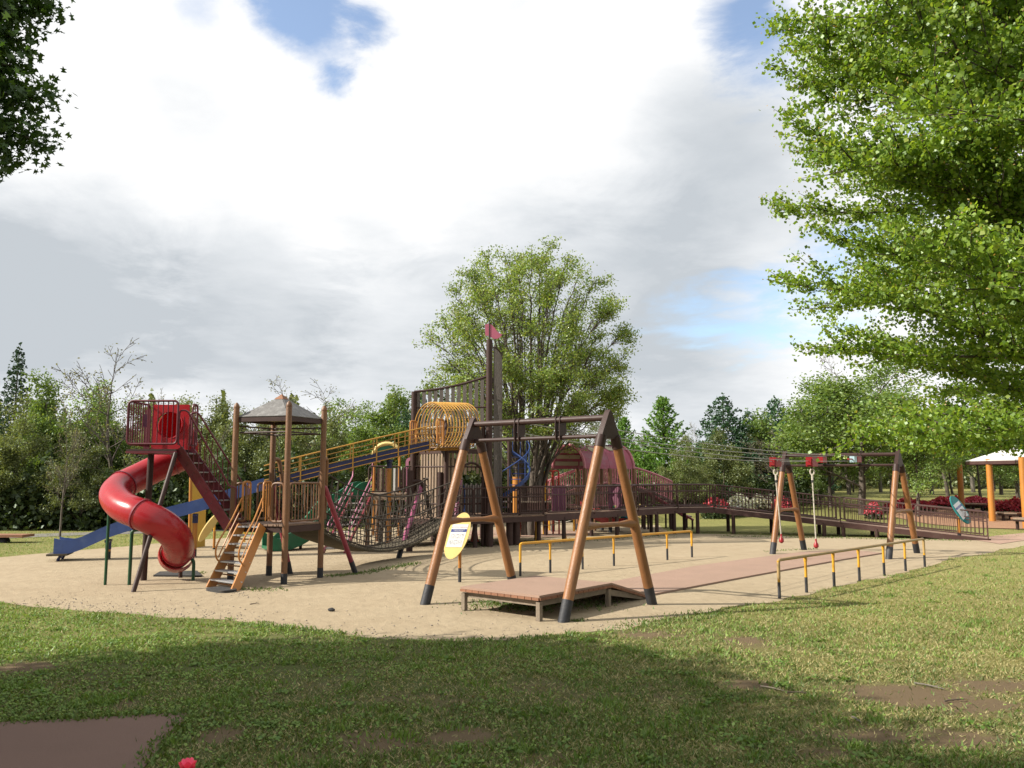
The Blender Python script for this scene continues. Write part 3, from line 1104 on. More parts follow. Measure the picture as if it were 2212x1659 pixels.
fA = (gp(918, 1306), gp(1112, 1277))
fB = (gp(1217, 1344), gp(1409, 1306))
near_t, near_ap, near_h, near_bd = a_frame(fA, fB, 3.30, 'tall brown A-legged zip line frame straddling the start deck')
gA = (gp(1669, 1197), gp(1737, 1188))
gB = (gp(1920, 1208), gp(1981, 1195))
far_t, far_ap, far_h, far_bd = a_frame(gA, gB, 2.98, 'brown A-legged zip line frame at the far end by the ramp')
ZD = ((far_h[0] + far_h[1]) / 2 - (near_h[0] + near_h[1]) / 2)
ZD.z = 0
ZD.normalize()
sag = []
for i in range(2):
    for e, nm in ((.16, 'upper'), (-.06, 'lower')):
        a = near_h[i] + Z * e * .8 + near_bd * e * .5
        b = far_h[i] + Z * e * .6 + far_bd * e * .5
        pts = [lerp(a, b, k / 14) - Z * (.34 if e < 0 else .26) * 4 * (k / 14) * (1 - k / 14) * .55 for k in range(15)]
        o = MB().path(pts, .0085, 6).build('zip_line_cable', 'cable', None)
        tag(o, '%s steel cable of the %s zip line' % (nm, 'left' if i == 0 else 'right'), 'cable', 'zip line cables')
        if e < 0:
            sag.append(pts)
    # turnbuckle ends seen as small orange shackles near the first frame
    c = near_h[i] + ZD * 1.2 - Z * .02
for i in range(2):
    stop = far_h[i] - ZD * .05
    mb = MB().box(stop - ZD * .14, (.16, .30, .17), (far_bd, ZD, Z))
    st = mb.build('stop_block', 'trolley_red', far_t)
    if i == 1:
        MB().box(stop - ZD * .40, (.13, .2, .18), (far_bd, ZD, Z)).build('stop_cap', 'pale_blue', st)
        MB().tube(stop - ZD * .5, stop - ZD * .8, .022, n=8).build('spring', 'trolley_red', st)
for i, (px, py, pb) in enumerate([(1674, 1000, 1166), (1752, 1000, 1177)]):
    # find the place along the cable where the trolley hangs
    cab = sag[i]
    best = min(range(len(cab) * 10 - 10), key=lambda k: abs((lambda p: 1106 + FPX * p.x / (p.y * math.cos(PITCH) + (p.z - HC) * math.sin(PITCH)) - px)(lerp(cab[k // 10], cab[k // 10 + 1], (k % 10) / 10))))
    c = lerp(cab[best // 10], cab[best // 10 + 1], (best % 10) / 10)
    foot = at(px + (14 if i == 0 else 11), pb, c.y)
    t = thing('zip_line_trolley', Vector((c.x, c.y, 0)), ['red zip line trolley with rope hanging beside the left far leg', 'red zip line trolley with longer rope hanging between the far legs'][i],
              'trolley', 'red zip line trolleys')
    bod = MB().box(c - Z * .02, (.17, .34, .25), (far_bd, ZD, Z)).build('trolley_body', 'trolley_red', t)
    for s in (-1, 1):
        MB().box(c - Z * .02 + ZD * s * .19, (.13, .04, .17), (far_bd, ZD, Z)).build('bumper', 'trolley_red', bod)
        for e in (-1, 1):
            MB().sphere(c + ZD * s * .1 + far_bd * e * .086 + Z * .02, .022, 8, 5).build('bolt', 'cable', bod)
    MB().path([c - Z * .14, c - Z * .22], .022, 8).build('swivel', 'dark_brown', t)
    ring = [c - Z * .29 + (far_bd * math.cos(a) * .05 + Z * math.sin(a) * .08) for a in np.linspace(0, 6.28, 13)[:-1]]
    MB().path(ring, .022, 6, closed=True).build('rope_eye', 'rope_white', t)
    n = 22
    foot_top = foot + Z * .1
    a0 = c - Z * .36
    MB().path([a0, a0 - Z * .16], .03, 8).build('rope_splice', 'rope_white', t)
    MB().path([a0 - Z * .15, a0 - Z * .21], .032, 8).build('rope_sleeve', 'black_base', t)
    pts = [lerp(a0 - Z * .2, foot_top, k / n) for k in range(n + 1)]
    MB().path(pts, [.017 + .004 * (k % 2) for k in range(n + 1)], 8).build('rope', 'rope_white', t)
    MB().path([foot + Z * .16, foot + Z * .07, foot + Z * .02, foot - Z * .05, foot - Z * .09], [.022, .03, .064, .066, .024], 12).build('seat_knob', 'trolley_red', t)

# start deck: a low timber platform with a rubber skin and a sloping lead-off
dk = thing('zip_line_start_deck', gp(1150, 1320), 'low reddish deck on short posts under the near zip line frame', 'deck')
zt = 0.40
A, B, Cc = gp(995, 1267, zt), gp(1165, 1287, zt), gp(1321, 1259, zt)
D = A + (Cc - B)
rd = (Cc - B).normalized()
E0, E1 = gp(1412, 1287, .03), None
E1 = E0 + (D - Cc)
E1.z = .03
top = MB()
top.plate([p - Z * .035 for p in (A, B, Cc, D)], Z, .035)
tp = top.build('deck_surface', 'rubber_red', dk)
MB().plate([p - Z * .035 for p in (Cc + rd * .004, E0, E1, D + rd * .004)], Z, .035).build('slope_surface', 'rubber_red', dk)


def edge_boards(a, b, w=.14, h=.04, m='rubber_edge', z=-.037):
    d = (b - a)
    n = max(1, int(d.length / w))
    out = (Vector((d.y, -d.x, 0))).normalized()
    for i in range(n):
        p, q = lerp(a, b, (i + .04) / n), lerp(a, b, (i + .96) / n)
        slat('edge_board', p + Z * (z - h / 2) + out * .004, q + Z * (z - h / 2) + out * .004, h, .03, m, dk, side=Z)


edge_boards(A, B)
edge_boards(B, Cc)
edge_boards(Cc, E0)
jb = MB()
for a, b in ((A, B), (B, Cc), (D, A), (Cc, D)):
    i0 = (A + B + Cc + D) / 4
    p, q = lerp(a, i0, .09) - Z * .13, lerp(b, i0, .09) - Z * .13
    slat('joist', p, q, .09, .05, 'deck_frame', dk, side=Z)
i0 = (A + B + Cc + D) / 4
for c in (A, B, Cc, D, lerp(A, D, .5)):
    p = lerp(c, i0, .05)
    slat('post', Vector((p.x, p.y, -.05)), Vector((p.x, p.y, zt - .10)), .075, .075, 'deck_frame', dk, side=(B - A))
slat('joist', lerp(Cc, i0, .05) - Z * .16, lerp(E0, i0, .05) - Z * .04, .1, .05, 'deck_frame', dk, side=Z)
# the running strip that carries on over the sand
strip_px_near = [(1407, 1288), (1500, 1270), (1600, 1251), (1720, 1229), (1820, 1211), (1905, 1197)]
near_edge = [gp(x, y) for x, y in strip_px_near]
far_edge = [gp(x, y) for x, y in [(1311, 1262), (1400, 1245), (1500, 1226), (1620, 1209), (1730, 1195), (1830, 1189)]]
poly = near_edge + list(reversed(far_edge))
sm = MB().plate([(p.x, p.y, .004) for p in poly], Z, .036).build('run_strip', 'rubber_red', None, 0)
tag(sm, 'long reddish rubber strip running under the zip line', 'mat')

# ------------------------------------------------------------------ yellow and black handrails
def handrail(pxs, tops, bases, label, rail_mat='yellow_paint'):
    G = [gp(x, b) for x, b in zip(pxs, bases)]
    a, b = G[0], G[-1]
    n = len(pxs)
    h0 = at(pxs[0], tops[0], a.y).z
    h1 = at(pxs[-1], tops[-1], b.y).z
    h = (h0 + h1) / 2
    t = thing('handrail', (a + b) / 2, label, 'handrail', 'low yellow handrails on black feet')
    d = (b - a).normalized()
    ring = rounded([a + Z * (h * .5), a + Z * h, b + Z * h, b + Z * (h * .5)], .07)
    rail = MB().path([p for p in ring], .031, 10).build('rail', rail_mat, t)
    L = (b - a).length
    for i in range(n):
        g = lerp(a, b, max(0, min(1, (G[i] - a).dot(d) / L)))
        p = MB().tube(g + Z * (h * .42), g + Z * (h - .01), .027, n=10).build('post', 'yellow_paint', t)
        MB().tube(g - Z * .08, g + Z * (h * .425), .0285, n=10).build('black_foot', 'black_base', p)
        if 0 < i < n - 1:
            MB().tube(g + Z * (h - .10), g + Z * (h - .028), .034, n=10).build('socket', 'yellow_paint', p)
    return h


handrail([1684, 1749, 1809, 1862, 1911, 1957, 1998], [1211, 1200, 1191, 1183, 1176, 1169, 1163], [1293, 1281, 1268, 1256, 1244, 1234, 1225],
         'yellow handrail with black feet along the lawn edge', 'rail_top')
handrail([1124, 1199, 1267, 1330, 1386, 1443, 1495], [1178, 1172, 1166, 1160, 1155, 1149, 1144], [1245, 1239, 1231, 1223, 1216, 1210, 1204],
         'yellow handrail with black feet behind the rubber strip')

# ------------------------------------------------------------------ oval notice boards
def text_mesh(body, size, m, name, parent, mat4):
    cu = bpy.data.curves.new(name, 'FONT')
    cu.body = body
    cu.size = size
    cu.align_x = 'CENTER'
    cu.align_y = 'CENTER'
    cu.resolution_u = 2
    to = bpy.data.objects.new(name + '_tmp', cu)
    COL.objects.link(to)
    dg = bpy.context.evaluated_depsgraph_get()
    me = bpy.data.meshes.new_from_object(to.evaluated_get(dg))
    bpy.data.objects.remove(to)
    bpy.data.curves.remove(cu)
    me.name = name
    me.materials.clear()
    me.materials.append(MATS[m])
    me.transform(mat4)
    me.transform(Matrix.Translation(-org(parent)))
    o = bpy.data.objects.new(name, me)
    return link(o, parent)


def oval_board(c, ux, uy, a, b, m, parent, th=.03, lean=0.0):
    """Egg-round board: half axes a, b along ux, uy; printed sheet on its face."""
    n = ux.cross(uy).normalized()
    pts = []
    for k in range(40):
        t = 2 * math.pi * k / 40
        pts.append(c + ux * (a * math.cos(t) + lean * math.sin(t)) + uy * b * math.sin(t))
    bd = MB().plate([p - n * th for p in pts], n, th).build('board', m, parent)
    return bd, n


def notice(parent, bd, c, ux, uy, n, w, h, sk, title, title_mat, picts=True):
    """White printed sheet with title line, blue band and rows of pictograms."""
    def P(u, v, off):
        return c + ux * (u + sk * v) + uy * v + n * off
    sh = MB().plate([P(-w / 2, -h / 2, .001), P(w / 2, -h / 2, .001), P(w / 2, h / 2, .001), P(-w / 2, h / 2, .001)], n, .003).build('notice_sheet', 'white_print', bd, 0)
    e = .0055
    MB().add([P(-w / 2 + .004, h * .16, e), P(w / 2 - .004, h * .16, e), P(w / 2 - .004, h * .285, e), P(-w / 2 + .004, h * .285, e)], [(0, 1, 2, 3)]).build('blue_band', 'blue_print', sh.parent, 0)
    mb = MB()
    for row, (s, q) in enumerate(((.245, .70), (.2, .5))):
        k = 17 if row == 0 else 12
        for i in range(k):
            u = (i / (k - 1) - .5) * w * q
            mb.add([P(u - w * .014, h * (s - .012), e + .002), P(u + w * .012, h * (s - .012), e + .002), P(u + w * .012, h * (s + .014), e + .002), P(u - w * .014, h * (s + .014), e + .002)], [(0, 1, 2, 3)])
    mb.build('band_print', 'white_print', sh.parent, 0)
    if picts:
        mb = MB()
        rnd = random.Random(3)
        for j, v in enumerate((-.02, -.28)):
            for i in range(3):
                u = (-.28 + i * .28) * w
                cc = [(-.07, .07), (.07, .07), (.07, -.09), (-.07, -.09)]
                fr = [(u + x * w * 1.35, (v + y) * h) for x, y in cc]
                for q in range(4):
                    (x0, y0), (x1, y1) = fr[q], fr[(q + 1) % 4]
                    mb.beam(P(x0, y0, e), P(x1, y1, e), .0025, .001, side=n)
                for q in range(5):
                    x0, y0 = u + rnd.uniform(-.05, .05) * w, (v + rnd.uniform(-.07, .06)) * h
                    x1, y1 = x0 + rnd.uniform(-.04, .04) * w, y0 + rnd.uniform(-.05, .05) * h
                    mb.beam(P(x0, y0, e), P(x1, y1, e), .006, .001, side=n)
        mb.build('pictograms', 'grey_print', sh.parent, 0)
    if title:
        M = Matrix.Identity(4)
        for i in range(3):
            M[i][0], M[i][1], M[i][2] = ux[i], (uy + ux * sk)[i], n[i]
        M.translation = P(0, h * .36, e)
        text_mesh(title, w / len(title) * .98, title_mat, 'title', sh.parent, M)
    return sh


def board_stand(base, top_z, pr, m, t, cap=.12):
    p = MB().tube(base + Z * cap, Vector((base.x, base.y, top_z)), pr, n=12).build('post', m, t)
    MB().tube(base - Z * .05, base + Z * (cap + .002), pr * 1.04, n=12).build('post_foot', 'black_base', p)


# near one, pale yellow
b0 = gp(993, 1258)
t = thing('notice_board', b0, 'pale yellow oval notice board in front of the zip line leg', 'sign')
cb = at(988, 1157, b0.y - .10)
face = Vector((-.16, -.95, .22)).normalized()
ux = Vector((face.y, -face.x, 0)).normalized() * -1
uy = face.cross(ux).normalized()
bd, n = oval_board(cb, ux, uy, .245, .50, 'board_yellow', t, .03, lean=.13)
board_stand(b0, cb.z - .25, .034, 'orange_post', t, .3)
notice(t, bd, cb + uy * .0 + ux * .0, ux, uy, n, .35, .49, .26, 'ロープウェイのちゅうい', 'red_print')
# teal one at the ramp foot
b1 = gp(2073, 1166)
t = thing('notice_board', b1, 'teal oval notice board on an orange post by the ramp', 'sign')
cb = at(2075, 1101, b1.y - .08)
uy = Vector((-.50, .10, .86)).normalized()
ux = Vector((.80, .55, .40))
ux = (ux - uy * ux.dot(uy)).normalized()
if ux.cross(uy).y > 0:
    ux = -ux
bd, n = oval_board(cb, ux, uy, .30, .57, 'board_teal', t, .04, lean=0)
board_stand(b1, cb.z - .1, .06, 'orange_post', t, .26)
notice(t, bd, cb - uy * .02, ux, uy, n, .42, .60, 0, '', 'red_print')
# one seen almost edge-on beyond the tube slide
b2 = gp(462, 1187)
t = thing('notice_board', b2, 'yellow oval notice board seen edge-on beside the yellow panel', 'sign')
cb = at(452, 1140, b2.y + .15)
ux = Vector((.30, .95, 0)).normalized()
uy = (at(467, 1117, cb.y) - at(438, 1162, cb.y)).normalized()
bd, n = oval_board(cb, ux, uy, .24, .52, 'board_yellow', t, .035)
board_stand(b2, cb.z - .1, .04, 'orange_post', t, .05)
# yellow panel and small hoops near it
pb = gp(425, 1183)
t = thing('climbing_panel', pb, 'upright ochre yellow panel behind the blue slide', 'panel')
tl, tr = at(422, 1010, pb.y), at(447, 1008, pb.y + .5)
MB().plate([gp(411, 1184), Vector((gp(444, 1180).x, pb.y + .5, 0)), Vector((tr.x, pb.y + .5, tr.z)), Vector((tl.x - .1, pb.y, tl.z))], Vector((.4, -.9, 0)), .05).build('board', 'panel_yellow', t, 0)
rod('post', gp(409, 1190), at(413, 1005, gp(409, 1190).y), .05, 'orange_post', t, 10)
hb = gp(462, 1172)
t = thing('low_bar', hb, 'small yellow hoop bar beyond the edge-on board', 'bar')
MB().path(rounded([hb, hb + Z * .75, hb + Vector((1.0, .2, .75)), hb + Vector((1.0, .2, 0))], .1), .035, 8).build('bar', 'yellow_paint', t)

# ------------------------------------------------------------------ ladder tower with hipped roof
F0 = gp(613, 1262)
e1, e2 = Vector((-1.27, 0.42, 0)), Vector((0.5, 1.15, 0))
PF, PL, PR, PB = F0, F0 + e1, F0 + e2, F0 + e1 + e2
CT = (PF + PB) / 2
DZ = at(613, 1133, PF.y).z
tw = thing('lookout_tower', CT, 'roofed lookout tower on four brown posts with orange ladder', 'play tower')
TOPZ = at(620, 866, PF.y).z
for p in (PF, PL, PR, PB):
    ps = MB().path([p + Z * .22, p + Z * 2, p + Z * (TOPZ - .10), p + Z * (TOPZ - .05), p + Z * (TOPZ)], [.066, .065, .064, .055, .015], 16).build('post', 'tower_post', tw)
    MB().path([p + Z * (TOPZ - .12), p + Z * (TOPZ - .10)], [.07, .07], 16).build('post_ring', 'tower_post', ps)
    MB().tube(p - Z * .06, p + Z * .225, .069, n=16).build('post_foot', 'black_base', ps)
u1, u2 = e1.normalized(), e2.normalized()
# roof: four grey panels, dark fascia boards, small cap
er = [CT + (p - CT) * .97 + Z * (TOPZ - .33) for p in (PF, PR, PB, PL)]
pk = CT + Z * (TOPZ + .16)
capr = [lerp(e, pk, .84) for e in er]
for i in range(4):
    a, b = er[i], er[(i + 1) % 4]
    nrm = (b - a).cross(pk - a).normalized()
    if nrm.z < 0:
        nrm = -nrm
    MB().plate([a, b, capr[(i + 1) % 4], capr[i]], nrm, .025).build('roof_panel', 'roof_grey', tw, 0)
    MB().plate([lerp(a, CT + Z * a.z, .03) - nrm * .02, lerp(b, CT + Z * b.z, .03) - nrm * .02, capr[(i + 1) % 4] - nrm * .02], -nrm, .01).build('roof_lining', 'roof_under', tw, 0)
    MB().beam(a - Z * .05, b - Z * .05, .03, .09).build('fascia', 'dark_brown', tw)
    p, q = lerp(a, CT + Z * a.z, .06) - Z * .33, lerp(b, CT + Z * b.z, .06) - Z * .33
    rod('tie_rail', p, q, .018, 'dark_brown', tw, 8)
    if i in (1, 2):
        rod('tie_rail', p + Z * .14, q + Z * .14, .018, 'dark_brown', tw, 8)
cp = MB()
cb4 = [lerp(e, pk, .82) + Z * .035 for e in er]
cp.add(cb4 + [pk + Z * .07], [(0, 1, 4), (1, 2, 4), (2, 3, 4), (3, 0, 4), (3, 2, 1, 0)])
cp.build('roof_cap', 'rubber_edge', tw, 0)
# deck boards
nb = 10
for i in range(nb):
    a = lerp(PF, PL, (i + .04) / nb) - u2 * .06
    b = a + e2 + u2 * .12
    c = lerp(PF, PL, (i + .5) / nb) - u2 * .06
    slat('deck_board', c + Z * (DZ - .02), c + e2 + u2 * .12 + Z * (DZ - .02), .125, .04, 'deck_wood', tw, side=u1)
for a, b in ((PF, PL), (PF, PR), (PR, PB), (PL, PB)):
    slat('beam', a + Z * (DZ - .11), b + Z * (DZ - .11), .13, .06, 'ship_brown', tw, side=Z)
# rails: front right side closed, right side closed, left side around the ladder
railing(tw, PF + u2 * .1 + Z * DZ, PR - u2 * .1 + Z * DZ, .87, 'tower_post', .105, .024, .013, .06)
railing(tw, lerp(PF, PL, .05) + Z * DZ, lerp(PF, PL, .27) + Z * DZ, .87, 'tower_post', .09, .024, .013, .06)
railing(tw, lerp(PF, PL, .76) + Z * DZ, lerp(PF, PL, .97) + Z * DZ, .87, 'tower_post', .09, .024, .013, .06)
railing(tw, lerp(PL, PB, .62) + Z * DZ, lerp(PL, PB, .97) + Z * DZ, .87, 'tower_post', .1, .024, .013, .06)
# ladder stair
Lb, Rb = gp(455, 1268), gp(507, 1277)
Lt, Rt = at(522, 1137, lerp(PF, PL, .72).y - .06), at(567, 1138, lerp(PF, PL, .36).y - .08)
Lt.z = Rt.z = DZ - .03
for a, b in ((Lb, Lt), (Rb, Rt)):
    MB().beam(a - (b - a) * .03, b, .045, .19, side=(Rb - Lb)).build('ladder_side', 'orange_paint', tw)
for i in range(7):
    f = (i + .75) / 7.0
    a, b = lerp(Lb, Lt, f), lerp(Rb, Rt, f)
    slat('ladder_tread', a + Z * .02, b + Z * .02, .20, .028, 'steel', tw, side=Vector((.25, 1, 0)))
    if i < 6:
        rod('ladder_rung', a + Vector((.02, .1, -.07)), b + Vector((.02, .1, -.07)), .014, 'orange_paint', tw, 6)
for a, b, s in ((Lb, Lt, -1), (Rb, Rt, 1)):
    d = (b - a).normalized()
    up = Vector((0, 0, 1))
    p0 = lerp(a, b, .34) + up * .02
    back = (Vector((Lt.x - Lb.x, Lt.y - Lb.y, 0))).normalized()
    hr = catmull([p0, p0 + up * .18 - back * .16, p0 + up * .45 - back * .12, lerp(a, b, .62) + up * .58, lerp(a, b, .97) + up * .62], 6)
    MB().path(hr, .018, 8).build('ladder_handrail', 'orange_paint', tw)
    MB().path([p0 + up * .15 - back * .10, lerp(a, b, .6) + up * .38, lerp(a, b, .99) + up * .40], .013, 6).build('ladder_handrail', 'orange_paint', tw)
    MB().path(rounded([b + up * .3 + back * .0, b + up * .93, b + up * .93 + back * .22, b + up * .1 + back * .22], .07), .024, 8).build('grab_hoop', 'orange_paint', tw)
    for k in (.08, .15):
        rod('hoop_bar', b + up * .1 + back * k, b + up * .9 + back * k, .012, 'orange_paint', tw, 6)
# rubber mat at the ladder's foot
mt = gp(478, 1277)
md = (Rb - Lb).normalized()
mn = Vector((md.y, -md.x, 0))
mpts = []
for q in np.linspace(0, 6.28, 25)[:-1]:
    mpts.append(mt + md * .36 * math.copysign(abs(math.cos(q)) ** .5, math.cos(q)) + mn * .2 * math.copysign(abs(math.sin(q)) ** .6, math.sin(q)) + Z * .002)
tag(MB().plate(mpts, Z, .05).build('rubber_mat', 'rubber_black', None, 0), 'black rubber mat at the foot of the orange ladder', 'mat')

# ------------------------------------------------------------------ tube slide
pz = at(330, 969, 17.75).z
X0, X1, Y0, Y1 = at(273, 970, 17.75).x, at(381, 970, 17.75).x, 17.75, 18.8
ts = thing('tube_slide', Vector((-7.9, 18.4, 0)), 'red spiral tube slide on a maroon railed platform', 'slide')
MB().box(((X0 + X1) / 2, (Y0 + Y1) / 2, pz - .03), (X1 - X0, Y1 - Y0, .04)).build('platform', 'ship_brown', ts)
MB().box(((X0 + X1) / 2, (Y0 + Y1) / 2, pz - .075), (X1 - X0 + .02, Y1 - Y0 + .02, .045)).build('platform_frame', 'maroon', ts)
rz = at(330, 866, 17.75).z - pz
railing(ts, (X0, Y0, pz), (X1, Y0, pz), rz, 'maroon', .105, .024, .013, .1)
railing(ts, (X0, Y0 + .03, pz), (X0, Y1, pz), rz, 'maroon', .105, .024, .013, .1)
railing(ts, (X1 + .02, Y1 - .28, pz), (X1 + .02, Y1, pz), rz, 'maroon', .105, .024, .013, .1)
for x in (at(316, 920, Y1).x, at(323, 920, Y1).x):
    slat('back_slat', (x, Y1 - .02, pz), (x, Y1 - .02, pz + rz * .9), .06, .03, 'maroon', ts, side=(1, 0, 0))
MB().box((X0 - .002 + .22, Y0 + .35, pz + .62), (.18, .008, .28), (Vector((.25, .97, 0)), Vector((-.97, .25, 0)), Z)).build('small_plate', 'purple_panel', ts)
# entrance hood: square panel with a round hole
Yp = Y1 - .03
hc = at(366, 918, Yp)
hw0, hw1 = at(328, 918, Yp).x, at(407, 918, Yp).x
zz0, zz1 = pz, at(366, 874, Yp).z
R = .300
ring_n = 32
outer, inner = [], []
cx, cz = (hw0 + hw1) / 2, (zz0 + zz1) / 2
for k in range(ring_n):
    a = 2 * math.pi * k / ring_n
    ca, sa = math.cos(a), math.sin(a)
    m_ = max(abs(ca), abs(sa))
    outer.append(Vector((cx + ca / m_ * (hw1 - hw0) / 2, Yp, cz + sa / m_ * (zz1 - zz0) / 2)))
    inner.append(Vector((hc.x + ca * R, Yp, hc.z + sa * R)))
hb_ = MB()
k0 = outer + inner + [p + Vector((0, .06, 0)) for p in outer] + [p + Vector((0, .06, 0)) for p in inner]
fs = []
N_ = ring_n
for k in range(N_):
    k2 = (k + 1) % N_
    fs += [(k, k2, N_ + k2, N_ + k), (2 * N_ + k2, 2 * N_ + k, 3 * N_ + k, 3 * N_ + k2), (k2, k, 2 * N_ + k, 2 * N_ + k2), (N_ + k, N_ + k2, 3 * N_ + k2, 3 * N_ + k)]
hb_.add(k0, fs)
hb_.build('entrance_panel', 'tube_red', ts, 30)
key = [hc + Vector((0, .04, 0)), hc + Vector((.06, .30, -.04)), at(398, 962, 19.45), at(389, 988, 19.55), at(350, 1006, 19.4), at(303, 1029, 19.1), at(262, 1050, 18.6), at(248, 1070, 18.05),
       at(266, 1094, 17.55), at(305, 1111, 17.25), at(350, 1133, 17.3), at(378, 1157, 17.65), at(386, 1180, 18.1), at(383, 1194, 18.5), at(378, 1200, 18.75)]
line = catmull(key, 9)


def hollow(mb, pts, r, th, n=28):
    mb.path(pts, r, n, cap=False)
    k = len(mb.v)
    mb.path(pts, r - th, n, cap=False)
    for i in range(len(mb.f) // 2, len(mb.f)):
        mb.f[i] = list(reversed(mb.f[i]))
    m = len(pts)
    for j in range(n):
        j2 = (j + 1) % n
        mb.f.append([j2, j, k + j, k + j2])
        mb.f.append([(m - 1) * n + j, (m - 1) * n + j2, k + (m - 1) * n + j2, k + (m - 1) * n + j])


tb = MB()
hollow(tb, line, .312, .02)
tube = tb.build('tube', 'tube_red', ts, 60)
for i in (3 * 9 + 4, 5 * 9 + 8, 9 * 9 + 0, 12 * 9 + 6):
    p = line[i]
    d = (line[i + 1] - line[i - 1]).normalized()
    MB().path([p - d * .016, p + d * .016], .333, 28).build('joint_flange', 'tube_red' if i > 100 else 'strut_red', tube)
# exit pan
ex = line[-1]
pan = []
bm_ = MB()
dn_ = Vector((0, 1, -.12)).normalized()
q0 = line[-10]
hollow(bm_, [q0, lerp(q0, ex, .5) + Z * -.01, ex + dn_ * .12], .375, .025)
bm_.build('exit_flare', 'tube_red', tube, 60)
# supports
pb0 = gp(310, 1254)
MB().tube(pb0 - Z * .1, Vector((pb0.x + .03, pb0.y, pz - .09)), .068, n=14).build('main_post', 'ship_brown', ts)
st0, st1 = gp(288, 1279), Vector((X1 - .02, Y0 + .03, pz - .09))
MB().path([st0 - (st1 - st0) * .03, st1], .047, 12).build('strut', 'dark_brown', ts)
g = gp(227, 1264)
MB().path(rounded([g - Z * .05, Vector((g.x, g.y, at(229, 1103, g.y).z)), at(250, 1098, g.y)], .1), .03, 10).build('support', 'green_paint', ts)
g = gp(279, 1264)
MB().path(rounded([g - Z * .05, Vector((g.x, g.y, at(283, 1147, g.y).z)), at(300, 1143, g.y)], .12), .035, 10).build('support', 'green_paint', ts)
g = gp(417, 1254)
MB().path(rounded([g - Z * .05, Vector((g.x, g.y, at(417, 1206, g.y).z)), at(392, 1207, g.y)], .12), .035, 10).build('support', 'green_paint', ts)
g = gp(390, 1248)
rod('support', g - Z * .05, at(390, 1208, g.y), .045, 'ship_brown', ts, 10)
# mat below the exit
g0, g1, g2, g3 = gp(331, 1246), gp(436, 1247), gp(426, 1236), gp(345, 1238)
tag(MB().plate([p + Z * .005 for p in (g0, g1, g2, g3)], Z, .035).build('rubber_mat', 'rubber_black', None, 0), 'grey rubber mat below the tube slide exit', 'mat')

# maroon stair between the slide platform and the tower deck
sr = thing('maroon_stair', Vector((-6.7, 18.4, 0)), 'steep maroon stair with railings from slide platform to tower', 'stair')
Ta, Tb = Vector((X1 + .01, Y0 + .06, pz - .04)), Vector((X1 + .01, Y0 + .68, pz - .04))
Ba = Vector((PL.x - .02, PL.y - .22, DZ - .06))
Bb = Ba + Vector((.12, .62, 0))
for a, b in ((Ta, Ba), (Tb, Bb)):
    sd = MB().beam(a + Z * .03, b - (a - b) * .02, .035, .23, side=Vector((.2, .98, 0))).build('stringer', 'maroon', sr)
    for i in range(8):
        f = (i + .5) / 8
        for s in (-.05, .04):
            p = lerp(a, b, f + s * .3) + Vector((-.004, -.024, s + .02))
            MB().sphere(p, .012, 6, 4).build('bolt', 'dark_brown', sd)
for i in range(8):
    f = (i + .5) / 8
    slat('tread', lerp(Ta, Ba, f) + Z * .05, lerp(Tb, Bb, f) + Z * .05, .17, .025, 'steel', sr, side=(1, .1, 0))
for a, b in ((Ta, Ba), (Tb, Bb)):
    h0 = .86
    pts = rounded([a + Z * .12, a + Z * h0 + Vector((.0, 0, 0)), a + Z * h0 + Vector((.16, .02, 0)), b + Z * h0, b + Z * h0 + Vector((.14, .03, -.02)), b + Vector((.14, .03, .0))], .09)
    fr = MB().path(pts, .02, 8).build('stair_rail', 'maroon', sr)
    MB().tube(a + Z * .17, b + Z * .17, .013, n=6).build('lower_rail', 'maroon', fr)
    for i in range(1, 10):
        f = i / 10
        p = lerp(a, b, f)
        rod('baluster', p + Z * .17, p + Z * (h0 + .03), .011, 'maroon', fr, 6)

# ------------------------------------------------------------------ rope net bridge
nb_ = thing('rope_bridge', Vector((-4, 22, 0)), 'sagging rope net bridge between the roofed tower and the ship', 'rope bridge')
S0, S1 = (PR + PB) / 2 + Z * (DZ - .05), Vector((-2.15, 25.9, 1.0))
mid = at(790, 1186, 22.3)
cl = catmull([S0, at(700, 1163, 20.6), mid, at(872, 1170, 24.0), at(957, 1124, 25.5), S1], 12)
side_dir = []
for i in range(len(cl)):
    d = cl[min(i + 1, len(cl) - 1)] - cl[max(i - 1, 0)]
    side_dir.append(Vector((d.y, -d.x, 0)).normalized())
half = .42
n = len(cl)
# floor of round logs
tot = [0]
for i in range(1, n):
    tot.append(tot[-1] + (cl[i] - cl[i - 1]).length)
LEN = tot[-1]


def along(s):
    for i in range(1, n):
        if s <= tot[i]:
            f = (s - tot[i - 1]) / max(1e-6, tot[i] - tot[i - 1])
            return lerp(cl[i - 1], cl[i], f), lerp(side_dir[i - 1], side_dir[i], f).normalized()
    return cl[-1], side_dir[-1]


